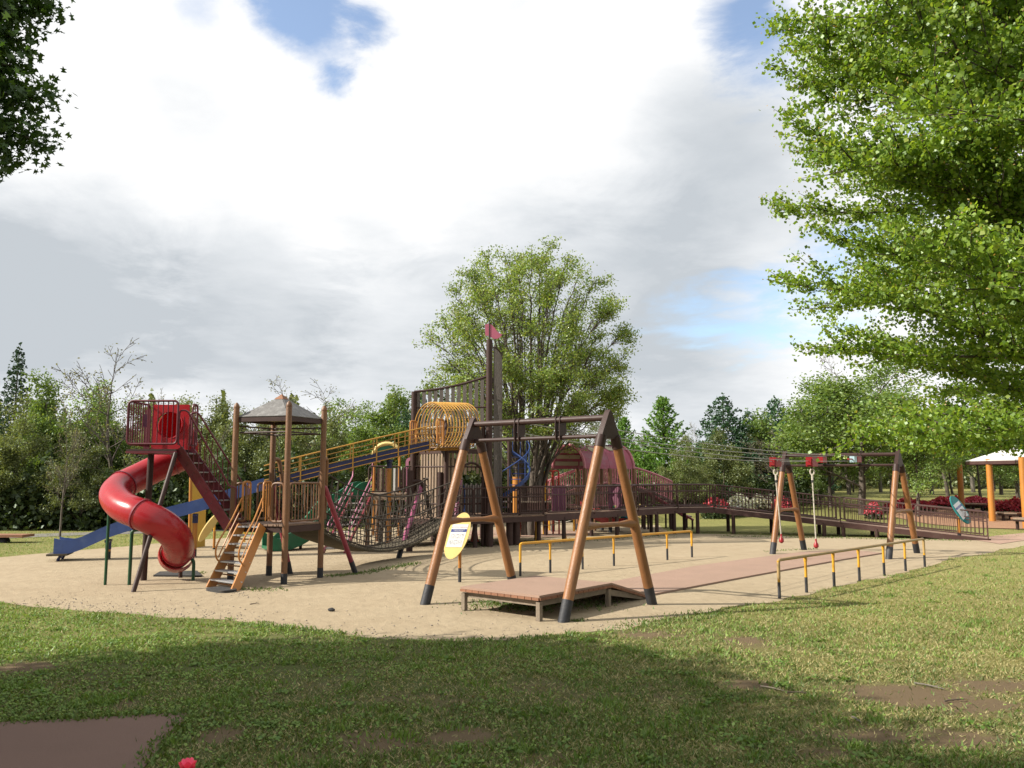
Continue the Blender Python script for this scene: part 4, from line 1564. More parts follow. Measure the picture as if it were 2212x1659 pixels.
k = int(LEN / .085)
for i in range(k):
    p, sd = along(LEN * (i + .5) / k)
    rod('floor_log', p - sd * half - Z * .03, p + sd * half - Z * .03, .04, 'log_floor', nb_, 7)
for s in (-1, 1):
    H = 1.22
    levels = [0.02, .1, .19, .29, .40, .52, .78, 1.0]
    net = MB()

    def pt(sdist, lv):
        p, sd = along(sdist)
        f = sdist / LEN
        flare = half + .16 * lv
        # the top rope hangs less slack than the floor
        zt_ = p.z + H * lv
        straight = S0.z * (1 - f) + S1.z * f + H
        zt_ = zt_ * (1 - .22 * lv) + (straight - .0) * .22 * lv - .25 * lv * 4 * f * (1 - f) * .0
        return Vector((p.x + s * sd.x * flare, p.y + s * sd.y * flare, zt_))
    m_ = 44
    for li, lv in enumerate(levels):
        net.path([pt(LEN * j / m_, lv) for j in range(m_ + 1)], .022 if li in (0, 5, 7) else .011, 5)
    for j in range(m_ + 1):
        sj = LEN * j / m_
        for li in range(len(levels) - 3):
            off = (.35 if (j + li) % 2 else -.35) * LEN / m_ * (.5 if li > 1 else .25)
            net.tube(pt(min(LEN, max(0, sj)), levels[li]), pt(min(LEN, max(0, sj + off)), levels[li + 1]), .010, n=4, cap=False)
            c_ = pt(sj, levels[li])
            net.sphere(c_, .022, 5, 3)
        if j % 2 == 0:
            for dx in (-1, 1):
                net.tube(pt(min(LEN, max(0, sj + dx * .5 * LEN / m_)), levels[5]), pt(sj, levels[7]), .012, n=4, cap=False)
    net.build('side_net', 'rope_dark', nb_)
# brown bow posts and red raking legs at the tower end
ux_ = (PB - PR).normalized()
out_ = Vector((-ux_.y, ux_.x, 0))
if out_.y < 0:
    out_ = -out_
for p, q, ft in ((PB, 1, gp(627, 1240)), (PR, -1, gp(768, 1239))):
    a = p + Z * (DZ + 1.42)
    MB().path(rounded([a, a + out_ * .22 - ux_ * .03 * q, lerp(p, (PB + PR) / 2, .28) + out_ * .42 + Z * (DZ + .05)], .1), .05, 10).build('bow_post', 'tower_post', nb_)
    a = p + Z * (DZ + .78)
    b = a + (ft - a).normalized() * .18 + Z * .14
    leg = MB().path(rounded([a, b, lerp(b, ft, .86)], .08), .058, 12).build('raking_leg', 'strut_red', nb_)
    dd = (ft - b).normalized()
    MB().tube(lerp(b, ft, .855), ft + dd * .08, .062, n=12).build('leg_foot', 'black_base', leg)
# ship end: dark posts, pink raking legs
for (hx, hy, hY), (fx, fy), nm in (((912, 1045, 26.2), (860, 1206), 0), ((995, 1035, 27.3), (975, 1190), 1)):
    h = at(hx, hy, hY)
    f = gp(fx, fy)
    leg = MB().path([lerp(f, h, .14), h], .07, 12).build('raking_leg', 'strut_pink', nb_)
    MB().tube(f - Z * .05, lerp(f, h, .145), .075, n=12).build('leg_foot', 'black_base', leg)
for px_, Yb, topy in ((884, 25.9, 1016), (950, 27.0, 1020)):
    b = at(px_, 1200, Yb)
    b.z = 0
    h = at(px_, topy, Yb).z
    MB().path([b - Z * .05, b + Z * h], .10, 12).build('end_post', 'ship_brown', nb_)
    MB().path(rounded([b + Z * (h - .35), b + Vector((.32, .1, h - .32)), b + Vector((.62, .3, h - 1.35))], .1), .06, 10).build('bow_post', 'ship_brown', nb_)

# ------------------------------------------------------------------ long blue slide with yellow side bars
rs = thing('long_slide', Vector((-8, 24.5, 0)), 'long blue slide with yellow side bars running down from the ship', 'slide')
T0, T1 = Vector((-2.65, 26.2, 0)), Vector((-12.1, 23.2, 0))
prof = [(0, 3.22), (.2, 2.74), (.422, 2.17), (.55, 1.80), (.648, 1.44), (.78, 1.08), (.889, .74), (.94, .52), (.97, .38), (.995, .30), (1.015, .28), (1.035, .30)]
sl = catmull([lerp(T0, T1, t) + Z * z for t, z in prof], 6)
ac = Vector((0.30, -0.954, 0))          # across, towards the camera
wS = .30


def channel(pts, w, wall, th, name, m, parent, flare=None):
    """Open trough swept along a line: floor, two side walls with rounded lips."""
    sec = [(-w - .03, wall), (-w - .03, 0 - th), (w + .03, -th), (w + .03, wall), (w, wall), (w, .02), (w * .6, 0), (-w * .6, 0), (-w, .02), (-w, wall)]
    mb = MB()
    ns = len(sec)
    for i, p in enumerate(pts):
        for a, b in sec:
            k = flare[i] if flare else 1
            mb.v.append(p + ac * a * (1 + (k - 1) * .4) + Z * (b * (k if b > .05 else 1)))
    for i in range(len(pts) - 1):
        for j in range(ns):
            j2 = (j + 1) % ns
            mb.f.append([i * ns + j, (i + 1) * ns + j, (i + 1) * ns + j2, i * ns + j2])
    mb.f.append(list(range(ns)))
    mb.f.append(list(reversed(range((len(pts) - 1) * ns, len(pts) * ns))))
    return mb.build(name, m, parent, 30)


ksplit = next(i for i, p in enumerate(sl) if p.x < -7.2)
channel(sl[:ksplit + 1], wS, .16, .10, 'upper_trough', 'slide_navy', rs)
low = sl[ksplit:]
channel(low, wS, .26, .09, 'lower_trough', 'slide_blue', rs, [1 + .35 * max(0, (i / len(low) - .75) * 4) * (1 if i < len(low) - 6 else .7) for i in range(len(low))])
for s in (-1, 1):
    up_pts = [p + ac * s * (wS + .05) for p in sl[:ksplit + 1]]
    for h, r in ((.62, .022), (.47, .014), (.33, .014), (.19, .014), (.04, .014), (-.1, .016)):
        MB().path([p + Z * h for p in up_pts], r, 6).build('side_bar', 'rail_yellow', rs)
    for t in np.linspace(.02, .98, 9):
        i = int(t * (len(up_pts) - 1))
        p = up_pts[i]
        MB().path(rounded([p + Z * .63, p + Z * -.08, p - ac * s * .10 - Z * .2], .05), .02, 6).build('bar_post', 'rail_yellow', rs)
# legs of the slide
for px_, pyb, t in ((257, 1213, .905), (437, 1217, .68), (848, 1195, .12)):
    q = lerp(T0, T1, t)
    z = np.interp(t, [a for a, b in prof], [b for a, b in prof])
    h = z - .14
    lg = MB().tube(q + Z * .2, q + Z * (h - .25), .072, n=14).build('leg', 'orange_post', rs)
    MB().tube(q - Z * .05, q + Z * .21, .075, n=14).build('leg_foot', 'black_base', lg)
    MB().tube(q + Z * (h - .26), q + Z * h, .08, n=14).build('leg_cap', 'slide_navy', lg)
    MB().beam(q + Z * (h - .03) - ac * .3, q + Z * (h - .03) + ac * .3, .12, .06).build('saddle', 'slide_navy', lg)
e = sl[-4]
for s in (-1, 1):
    MB().path(rounded([e + ac * s * .3 + Vector((.1, 0, -.1)), e + ac * s * .3 - Z * .27], .05), .04, 8).build('end_foot', 'slide_navy', rs)
MB().beam(e + ac * .45 - Z * .11, e - ac * .45 - Z * .11, .5, .05).build('end_bearer', 'log_floor', rs)

# ------------------------------------------------------------------ hooped yellow tunnel
cg = thing('hoop_tunnel', Vector((-2.1, 26.6, 0)), 'round yellow hoop tunnel at the top of the long slide', 'tunnel')
C0, C1 = at(931, 921, 26.15), at(1001, 921, 27.25)
ax_ = (C1 - C0)
ax_.z = 0
axn = ax_.normalized()
cs = Vector((-axn.y, axn.x, 0))
Rg = .76
for i in range(12):
    c = lerp(C0, C1, i / 11)
    MB().path([c + cs * math.cos(a) * Rg + Z * math.sin(a) * Rg for a in np.linspace(0, 2 * math.pi, 33)[:-1]], .018, 6, closed=True).build('hoop', 'rail_yellow', cg)
for a in np.linspace(math.radians(-175), math.radians(-5), 15):
    rod('long_bar', C0 + cs * math.cos(a) * Rg + Z * math.sin(a) * Rg, C1 + cs * math.cos(a) * Rg + Z * math.sin(a) * Rg, .014, 'rail_yellow', cg, 6)
MB().plate([C0 + cs * s * .5 - Z * .68 for s in (-1, 1)] + [C1 + cs * s * .5 - Z * .68 for s in (1, -1)], Z, .03).build('tunnel_floor', 'deck_wood', cg)
for s in (-1, 1):
    c = C0 + cs * s * .74 * .82 - axn * .05
    MB().path(rounded([c - Z * .62, c + Z * .18, c + Z * .18 - axn * .26, c - Z * .55 - axn * .26], .07), .03, 8).build('grab_hoop', 'orange_paint', cg)
    for k in (.09, .17):
        rod('hoop_bar', c - Z * .58 - axn * k, c + Z * .16 - axn * k, .014, 'orange_paint', cg, 6)

# ------------------------------------------------------------------ the ship
su, sv = Vector((.77, .638, 0)), Vector((-.638, .77, 0))
SO = Vector((-2.3, 26.3, 0))
sd_z = 0.98


def S(a, b, z=0.0):
    return SO + su * a + sv * b + Z * z


sh = thing('play_ship', S(2, 1.6), 'big timber play ship with slatted sails, mast and pink flag', 'play ship')
# main deck boards
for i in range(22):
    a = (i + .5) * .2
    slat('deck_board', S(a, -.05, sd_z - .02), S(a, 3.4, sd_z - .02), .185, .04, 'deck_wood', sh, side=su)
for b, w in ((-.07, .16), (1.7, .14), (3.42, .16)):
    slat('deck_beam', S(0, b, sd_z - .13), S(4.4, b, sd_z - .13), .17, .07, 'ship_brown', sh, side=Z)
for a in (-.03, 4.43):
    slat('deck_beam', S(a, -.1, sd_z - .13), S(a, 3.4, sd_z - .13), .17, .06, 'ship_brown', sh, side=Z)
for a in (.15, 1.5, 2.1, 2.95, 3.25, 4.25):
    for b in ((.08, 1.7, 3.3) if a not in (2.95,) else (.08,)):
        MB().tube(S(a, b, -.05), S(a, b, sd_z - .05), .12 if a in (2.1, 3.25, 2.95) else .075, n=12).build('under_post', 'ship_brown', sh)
# mast and flag
mb_ = S(2.1, .12)
Ym = mb_.y
mz = at(1048, 734, Ym).z
mast = MB().path([mb_, mb_ + Z * mz], [.125, .105], 16).build('mast', 'maroon_mast' if 'maroon_mast' in MATS else 'ship_brown', sh)
fz = at(1048, 698, Ym).z
MB().tube(mb_ + Z * (mz - .05), mb_ + Z * fz, .028, n=8).build('flag_staff', 'ship_brown', mast)
fl = []
for x, y in [(1048, 701), (1056, 699), (1063, 702), (1069, 709), (1074, 716), (1080, 721), (1085, 722), (1081, 728), (1075, 732), (1067, 732), (1059, 728), (1053, 725), (1048, 725)]:
    fl.append(at(x, y, Ym))
MB().plate([p - Vector((0, .012, 0)) for p in fl], (0, 1, 0), .024).build('flag', 'flag_pink', mast)
# left sail: boards between a left post and the mast, curved top
lp = S(.35, 2.0)
lpz = at(955, 846, lp.y).z
MB().tube(lp, lp + Z * lpz, .10, n=12).build('sail_post', 'ship_brown', sh)
q0, q1 = Vector((lp.x, lp.y, 0)), mb_ + sv * .1
sailz0 = at(960, 905, q0.y).z - .6
mzr = at(1041, 812, Ym).z
ns = 12
tops = []
for i in range(ns):
    f = (i + .7) / (ns + .6)
    c = lerp(q0, q1, f)
    zt_ = lpz + (mzr - lpz) * f - .25 * 4 * f * (1 - f) * .35 + .0
    tops.append(c + Z * zt_)
    slat('sail_board', c + Z * sailz0, c + Z * (zt_ - .02), .12, .03, 'weathered', sh, side=(q1 - q0))
MB().path([q0 + Z * lpz] + tops + [q1 + Z * mzr], .04, 8).build('sail_edge', 'ship_brown', sh)
for dz in (.55, 1.5):
    MB().tube(q0 + Z * (lpz - dz), q1 + Z * (lpz - dz), .03, n=8).build('sail_rail', 'ship_brown', sh)
MB().tube(q1 + Z * 3.2, q1 + Z * (mzr + .1), .05, n=8).build('sail_stay', 'rubber_edge', sh)
# right sail: tall curved screen of boards going back from the mast
scr = catmull([mb_ + Vector((.14, .1, 0)), mb_ + Vector((.28, .5, 0)), mb_ + Vector((.38, 1.05, 0)), mb_ + Vector((.40, 1.7, 0))], 6)
z0s, z1s = at(1052, 748, Ym).z, at(1075, 775, Ym + 1.5).z
n_s = 12
edge = []
for i in range(n_s):
    f = (i + .5) / n_s
    k = f * (len(scr) - 1)
    p = lerp(scr[int(k)], scr[min(int(k) + 1, len(scr) - 1)], k - int(k))
    tg = (scr[min(int(k) + 1, len(scr) - 1)] - scr[int(k)])
    zt_ = z0s - (z0s - z1s) * f ** 1.4
    edge.append(p + Z * zt_)
    slat('sail_board', p + Z * .7, p + Z * zt_, .07, .03, 'weathered', sh, side=tg)
MB().path(edge, .035, 8).build('sail_edge', 'ship_brown', sh)
for z in (4.9, 3.9, 2.6, 1.4):
    MB().path([p + Z * z + Vector((-.03, .03, 0)) for p in scr], .025, 8).build('sail_rail', 'ship_brown', sh)
# tower below the tunnel: upper floor, corner posts, slatted wall with round opening
uz = 3.2
for i in range(9):
    slat('floor_board', S(.55 + i * .17, .3, uz - .02), S(.55 + i * .17, 2.3, uz - .02), .155, .04, 'deck_wood', sh, side=su)
for a, b in ((.5, .3), (2.0, .3), (.5, 2.3), (2.0, 2.3)):
    MB().tube(S(a, b, .0), S(a, b, uz + .9), .075, n=10).build('tower_post', 'ship_brown', sh)
for (a0, b0_), (a1, b1_) in (((.5, .3), (2.0, .3)), ((.5, .3), (.5, 2.3)), ((.5, 2.3), (2.0, 2.3))):
    slat('floor_beam', S(a0, b0_, uz - .1), S(a1, b1_, uz - .1), .14, .05, 'ship_brown', sh, side=Z)
    L_ = (S(a1, b1_) - S(a0, b0_)).length
    nn = int(L_ / .155)
    for i in range(nn):
        f = (i + .5) / nn
        p = lerp(S(a0, b0_), S(a1, b1_), f)
        lo_, hi_ = sd_z, uz - .05
        if (b0_, b1_) == (.3, .3) and .42 < f < .95:      # archway cut through the front wall
            lo_ = sd_z + 1.55 - .5 * abs(f - .68) * 2
        if hi_ - lo_ > .1:
            slat('wall_board', p + Z * lo_, p + Z * hi_, .10, .028, 'old_wood', sh, side=(S(a1, b1_) - S(a0, b0_)))
    for z in (1.4, 2.6):
        rod('wall_rail', S(a0, b0_, z), S(a1, b1_, z), .03, 'ship_brown', sh, 8)
    # parapet of boards above the floor
    for i in range(nn):
        f = (i + .5) / nn
        if a0 == .5 and a1 == .5 and f < .3:
            continue
        p = lerp(S(a0, b0_), S(a1, b1_), f)
        slat('parapet_board', p + Z * (uz + .05), p + Z * (uz + .85), .09, .025, 'weathered', sh, side=(S(a1, b1_) - S(a0, b0_)))
    rod('parapet_rail', S(a0, b0_, uz + .7), S(a1, b1_, uz + .7), .025, 'pale_wood', sh, 8)
MB().path([S(1.5 + .5 * math.cos(a), .27, sd_z + 1.2 + .55 * math.sin(a)) for a in np.linspace(.1, 3.0, 14)], .035, 8).build('arch_rim', 'ship_brown', sh)
# railings along the deck front
railing(sh, S(.2, 0, sd_z), S(1.35, 0, sd_z), .92, 'ship_brown', .12, .026, .015, .07, mids=(.62,))
railing(sh, S(1.4, 0, sd_z), S(2.0, 0, sd_z), .92, 'ship_brown', .12, .026, .015, .07, mids=(.62,))
railing(sh, S(2.25, 0, sd_z), S(4.4, 0, sd_z), .95, 'ship_brown', .105, .03, .017, .07, mids=(.62,), posts=2)
railing(sh, S(.6, 3.35, sd_z), S(4.4, 3.35, sd_z), .95, 'ship_brown', .12, .03, .017, .07, posts=3)
# picket wall at the back of the deck
for i in range(16):
    p = S(2.6 + i * .115, 3.1)
    pk_ = slat('picket', p + Z * sd_z, p + Z * (sd_z + 1.0 + .06 * (i % 2)), .09, .025, 'weathered', sh, side=su)
# blue flight of steps inside
bs = [S(1.15, 1.0, sd_z), S(1.75, 1.0, sd_z)]
for i in range(5):
    slat('blue_step', bs[0] + sv * (.25 * i) + Z * (.12 + .18 * i), bs[1] + sv * (.25 * i) + Z * (.12 + .18 * i), .2, .03, 'steel', sh, side=sv)
for p in bs:
    MB().beam(p + Z * .02, p + sv * 1.25 + Z * .98, .05, .16, side=su).build('blue_stringer', 'stair_blue', sh)
    pts = rounded([p + Z * .1, p + Z * .95, p + sv * 1.25 + Z * 1.9, p + sv * 1.25 + Z * .98], .15)
    fr = MB().path(pts, .026, 8).build('blue_rail', 'stair_blue', sh)
    for i in range(1, 8):
        f = i / 8
        b = p + sv * 1.25 * f
        rod('blue_bar', b + Z * (.1 + .9 * f), b + Z * (.95 + .95 * f), .015, 'stair_blue', fr, 6)

# blue winding stair right of the mast
ws = thing('winding_stair', at(1103, 1150, 30.4) * 1.0 - Z * at(1103, 1150, 30.4).z, 'blue winding stair round a dark post behind the mast', 'stair')
cpos = at(1100, 1000, 30.3)
cpos.z = 0
MB().tube(cpos, cpos + Z * 3.6, .075, n=10).build('centre_post', 'ship_brown', ws)
rim = []
for i in range(11):
    a = math.radians(-160 + i * 24)
    z = sd_z + .2 * (i + 1)
    d = Vector((math.cos(a), math.sin(a), 0))
    d2 = Vector((math.cos(a + .42), math.sin(a + .42), 0))
    MB().plate([cpos + d * .08 + Z * z, cpos + d * .72 + Z * z, cpos + d2 * .72 + Z * z, cpos + d2 * .08 + Z * z], Z, .03).build('tread', 'slide_navy', ws, 0)
    rim.append(cpos + d * .74 + Z * z)
    rod('baluster', cpos + d * .74 + Z * z, cpos + d * .74 + Z * (z + .85), .014, 'stair_blue', ws, 6)
MB().path([p + Z * .86 for p in catmull(rim, 3)], .024, 8).build('handrail', 'stair_blue', ws)
sw = MB()
rr_ = catmull(rim, 3)
for i in range(len(rr_) - 1):
    a, b = rr_[i], rr_[i + 1]
    o_ = Vector((a.x - cpos.x, a.y - cpos.y, 0)).normalized() * .02
    sw.plate([a - Z * .08, b - Z * .08, b + Z * .07, a + Z * .07], o_, .02)
sw.build('outer_stringer', 'stair_blue', ws)

# ------------------------------------------------------------------ raised deck left of the ship, red stair, green slide
rdk = thing('raised_deck', Vector((-4, 29, 0)), 'raised play deck with board fence left of the ship', 'deck')
RZ = at(815, 1066, 28.0).z
rx0, rx1, ry0, ry1 = at(788, 1070, 28.0).x, at(950, 1070, 28.6).x, 28.0, 30.2
for i in range(14):
    x = rx0 + (rx1 - rx0) * (i + .5) / 14
    slat('deck_board', (x, ry0 - .05, RZ - .02), (x, ry1, RZ - .02), (rx1 - rx0) / 14 - .012, .04, 'old_wood', rdk, side=(1, 0, 0))
for y in (ry0, ry1):
    slat('deck_beam', (rx0, y, RZ - .13), (rx1, y, RZ - .13), .17, .07, 'old_wood' if y == ry0 else 'ship_brown', rdk, side=Z)
for x in (rx0 + .1, rx0 + .55, (rx0 + rx1) / 2, rx1 - .1):
    for y in (ry0 + .1, ry1 - .1):
        MB().tube((x, y, -.05), (x, y, RZ - .05), .075, n=10).build('post', 'bark' if x > rx0 + .2 else 'tower_post', rdk)
cols = ['ship_brown', 'old_wood', 'ship_brown', 'rubber_edge', 'weathered', 'green_paint', 'roof_white', 'weathered', 'ship_brown', 'old_wood']
for i in range(22):
    x = rx0 + .12 + i * .098
    m_ = cols[i % 10] if i < 9 else ('weathered' if i > 11 else 'ship_brown')
    p = Vector((x, ry1 - .3, RZ))
    slat('fence_board', p + Z * .06, p + Z * (.86 + (.0 if i < 12 else .12)), .07, .025, m_, rdk, side=(1, 0, 0))
railing(rdk, (rx0 + .12, ry0, RZ), (rx0 + 1.15, ry0, RZ), .9, 'ship_brown', .11, .024, .014, .07)
railing(rdk, (rx0 + 1.3, ry0, RZ), (rx1, ry0, RZ), .9, 'ship_brown', .11, .024, .014, .07)
for i in range(7):
    p = at(958 + i * 5.5, 1100, 28.4 + i * .08)
    p.z = sd_z
    slat('tall_board', p, p + Z * (at(970, 990, 28.4).z - sd_z), .085, .03, 'pale_wood', rdk, side=(1, .3, 0))
for i in range(12):
    p = at(908 + i * 5.0, 1100, 28.3)
    p.z = .9
    slat('picket', p, p + Z * (at(920, 1015 + 4 * (i % 2), 28.3).z - .9), .07, .025, 'weathered', rdk, side=(1, .1, 0))
# red stair
rst = thing('red_stair', gp(720, 1190), 'red stair with white treads leading up to the raised deck', 'stair')
a0, a1 = gp(697, 1196), gp(722, 1189)
a1 = a0 + Vector((.62, .18, 0))
b0_ = Vector((rx0 - .42, ry0 + .05, RZ - .04))
b1_ = b0_ + Vector((.62, .18, 0))
for a, b in ((a0, b0_), (a1, b1_)):
    MB().beam(a - (b - a) * .02, b, .05, .17, side=(a1 - a0)).build('stringer', 'strut_red', rst)
    up = Z
    MB().path(rounded([lerp(a, b, .12), lerp(a, b, .14) + Z * .6, b + Z * .62, b + Z * 1.1, b + Z * 1.1 + Vector((.25, .1, 0))], .1), .022, 8).build('handrail', 'pink_light', rst)
    MB().path([lerp(a, b, .14) + Z * .36, b + Z * .36], .016, 6).build('handrail', 'pink_light', rst)
for i in range(8):
    f = (i + .6) / 8
    slat('tread', lerp(a0, b0_, f) + Z * .02, lerp(a1, b1_, f) + Z * .02, .19, .03, 'roof_white', rst, side=(b0_ - a0).cross(Z).cross(Z))
# green slide
gs = thing('green_slide', gp(610, 1190), 'green wavy slide ending below the roofed tower', 'slide')
gl_ = catmull([Vector((rx0 - .15, ry0 + .9, RZ + .02)), at(740, 1085, 28.4), at(695, 1122, 27.6), at(660, 1155, 27.0), at(630, 1175, 26.6), at(600, 1184, 26.3), at(572, 1182, 26.1)], 6)
sec = [(-.42, .38), (-.42, -.06), (.42, -.06), (.42, .38), (.36, .38), (.32, .04), (-.32, .04), (-.36, .38)]
mb = MB()
for i, p in enumerate(gl_):
    d = gl_[min(i + 1, len(gl_) - 1)] - gl_[max(0, i - 1)]
    sdv = Vector((d.y, -d.x, 0)).normalized()
    wv = 1 + .18 * math.sin(i * .75)
    for a, b in sec:
        mb.v.append(p + sdv * a + Z * (b * (wv if b > .2 else 1)))
for i in range(len(gl_) - 1):
    for j in range(8):
        j2 = (j + 1) % 8
        mb.f.append([i * 8 + j, (i + 1) * 8 + j, (i + 1) * 8 + j2, i * 8 + j2])
mb.f.append(list(range(8)))
mb.f.append(list(reversed(range(len(mb.v) - 8, len(mb.v)))))
mb.build('trough', 'slide_green', gs, 35)
for q in (8, 20, 30):
    rod('leg', Vector((gl_[q].x, gl_[q].y, -.05)), gl_[q] - Z * .05, .05, 'ship_brown', gs, 8)

# yellow and pink arches above the fence
for px0, px1, py, Yq, m_, nm in ((900, 925, 985, 30.8, 'board_yellow', 'pale yellow'), (876, 897, 988, 31.4, 'pink_light', 'pink')):
    a, b = at(px0, 1020, Yq), at(px1, 1020, Yq)
    t = thing('arch_panel', Vector(((a.x + b.x) / 2, Yq, 0)), nm + ' arched panel rising above the board fence', 'arch', 'coloured arches behind the fence')
    w = (b.x - a.x)
    cx_ = (a.x + b.x) / 2
    ztop = at(px0, py, Yq).z
    ro, ri = w / 2, w / 2 - .11
    pts_o = [Vector((cx_ - ro, Yq, .6))] + [Vector((cx_ - ro * math.cos(q), Yq, ztop - ro + ro * math.sin(q))) for q in np.linspace(0, math.pi, 15)] + [Vector((cx_ + ro, Yq, .6))]
    pts_i = [Vector((cx_ - ri, Yq, .6))] + [Vector((cx_ - ri * math.cos(q), Yq, ztop - ro + ri * math.sin(q))) for q in np.linspace(0, math.pi, 15)] + [Vector((cx_ + ri, Yq, .6))]
    mb = MB()
    k = len(pts_o)
    mb.v = [p for p in pts_o] + [p for p in pts_i] + [p + Vector((0, .06, 0)) for p in pts_o] + [p + Vector((0, .06, 0)) for p in pts_i]
    for i in range(k - 1):
        mb.f += [[i, i + 1, k + i + 1, k + i], [2 * k + i + 1, 2 * k + i, 3 * k + i, 3 * k + i + 1], [i + 1, i, 2 * k + i, 2 * k + i + 1], [k + i, k + i + 1, 3 * k + i + 1, 3 * k + i]]
    mb.build('arch', m_, t)
    for x in (cx_ - ro + .055, cx_ + ro - .055):
        rod('post', (x, Yq + .03, -.05), (x, Yq + .03, .7), .04, 'ship_brown', t, 8)
# little hut roof with green ball behind the long slide
hb2 = at(836, 985, 33)
t = thing('panel_sign', Vector((hb2.x, hb2.y, 0)), 'round green and yellow panel behind the long slide', 'panel')
MB().path([hb2 + Vector((math.cos(a) * .55, 0, math.sin(a) * .5)) for a in np.linspace(0, math.pi, 14)], .07, 8).build('yellow_rim', 'board_yellow', t)
MB().plate([hb2 + Vector((math.cos(a) * .48, 0, math.sin(a) * .42)) for a in np.linspace(0, math.pi, 14)], (0, 1, 0), .05).build('green_panel', 'slide_green', t)
for s in (-.5, .5):
    rod('post', (hb2.x + s, 33, -.05), (hb2.x + s, 33, hb2.z), .05, 'orange_post', t, 8)

# ------------------------------------------------------------------ long brown ramp with landing
rp = thing('access_ramp', gp(1530, 1152), 'long brown access ramp with barred railings leading to the ship', 'ramp')
N0 = S(4.45, -.05)
N1 = at(1463, 1096, 34.1)
N2 = at(1541, 1097, 34.5)
N3 = gp(2140, 1168)
pts2 = [Vector((N0.x, N0.y, sd_z - .01)), Vector((N1.x, N1.y, 1.03)), Vector((N2.x, N2.y, 1.03)), Vector((N3.x, N3.y, .05))]
W = 1.45


def off(i, w):
    """Point i of the near edge moved across the ramp (mitred)."""
    dirs = [(pts2[k + 1] - pts2[k]).normalized() for k in range(3)]
    a = dirs[max(0, i - 1)]
    b = dirs[min(2, i)]
    n1_, n2_ = Vector((-a.y, a.x, 0)).normalized(), Vector((-b.y, b.x, 0)).normalized()
    m_ = (n1_ + n2_).normalized()
    return pts2[i] + m_ * (w / max(.4, m_.dot(n1_)))


farp = [off(i, W) for i in range(4)]
for i in range(3):
    a, b, c, d = pts2[i], pts2[i + 1], farp[i + 1], farp[i]
    e = (b - a).normalized() * .003
    sf = MB().plate([p - Z * .04 for p in (a + e, b - e, c - e, d + e)], Z, .04).build('walkway', 'deck_wood' if i < 2 else 'rubber_edge', rp, 0)
    sf.data.materials[0] = MATS['pad_pink'] if i == 2 else MATS['deck_wood']
    n_out = Vector(((b - a).y, -(b - a).x, 0)).normalized()
    for p, q, s in ((a, b, 1), (d, c, -1)):
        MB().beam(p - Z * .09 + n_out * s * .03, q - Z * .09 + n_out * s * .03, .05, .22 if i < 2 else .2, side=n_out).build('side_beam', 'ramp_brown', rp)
    n_p = (3, 1, 4)[i]
    L_ = (b - a).length
    for p, q, s in ((a, b, 1), (d, c, -1)):
        for k in range(n_p):
            g0_, g1_ = lerp(p, q, k / n_p + .008), lerp(p, q, (k + 1) / n_p - .008)
            railing(rp, g0_, g1_, .95, 'ramp_brown', .118 if i < 2 else .135, .026, .0125, .09, mids=(.68,) if i < 2 else (.72, .62), posts=None)
            # stay at the panel joint
            stn = g1_ - n_out * s * .0
            MB().path(rounded([stn + Z * .55, stn + n_out * s * .09 + Z * .5, stn + n_out * s * .09 - Z * .02, stn - Z * .06], .05), .02, 6).build('rail_stay', 'ramp_brown', rp)
    if i < 2:
        mids_ = [.12, .5, .82, .97] if i == 0 else [.55]
    else:
        mids_ = [.08, .25, .43, .50, .62]
    for f in mids_:
        for p, q in ((a, b), (d, c)):
            g = lerp(p, q, f)
            if g.z > .25:
                MB().tube((g.x, g.y, -.05), (g.x, g.y, g.z - .1), .075, n=10).build('support_post', 'ship_brown', rp)
# purple panels fixed to the ramp rail
nr = (pts2[1] - pts2[0]).normalized()
fo = Vector((nr.y, -nr.x, 0))
for f, kind in ((.495, 'pink shape'), (.27, 'plain')):
    a = lerp(pts2[0], pts2[1], f - .045)
    b = lerp(pts2[0], pts2[1], f + .045)
    if kind == 'plain':
        a, b = a - fo * 1.3, b - fo * 1.3
    pn = MB().plate([a + Z * .04 - fo * .06, b + Z * .04 - fo * .06, b + Z * .97 - fo * .06, a + Z * .97 - fo * .06], fo, .03).build('play_panel', 'purple_panel', rp, 0)
    if kind != 'plain':
        def PP(u, v):
            return lerp(a, b, u) + Z * (.04 + .93 * v) - fo * .026
        shp = [(.25, .72), (.50, .90), (.74, .95), (.80, .86), (.66, .72), (.60, .55), (.74, .42), (.80, .26), (.66, .12), (.46, .06), (.28, .08), (.34, .26), (.28, .40), (.18, .52), (.34, .56), (.40, .64)]
        MB().plate([PP(u, v) for u, v in shp], fo, .03).build('pink_shape', 'pink_light', pn, 0)
        MB().sphere(PP(.42, .16) + fo * .03, .05, 8, 5).build('yellow_knob', 'board_yellow', pn)
        MB().sphere(PP(.30, .14) + fo * .03, .05, 8, 5).build('green_knob', 'slide_green', pn)

# ------------------------------------------------------------------ pink barrel roof and arched bridge
br = thing('pink_shelter', gp(1300, 1148), 'pink barrel vaulted shelter with painted spots beside the arched bridge', 'shelter')
p0, p1 = at(1194, 1013, 35.6), at(1263, 1012, 34.6)
cs_ = (p1 - p0)
cs_.z = 0
Wd = cs_.length
cd = cs_.normalized()
ln = Vector((-cd.y, cd.x, 0))
if ln.x < 0:
    ln = -ln
ln = (at(1369, 1012, 35.6) - Vector((p1.x, p1.y, p1.z)))
ln.z = 0
LL = ln.length
ln.normalize()
ez = p0.z
hz = at(1230, 961, 35).z - ez
m0 = (p0 + p1) / 2
m0.z = ez


def arc(a, w=1.0, dz=0.0):
    return m0 + cd * (-math.cos(a) * Wd / 2 * w) + Z * (math.sin(a) * (hz + dz))


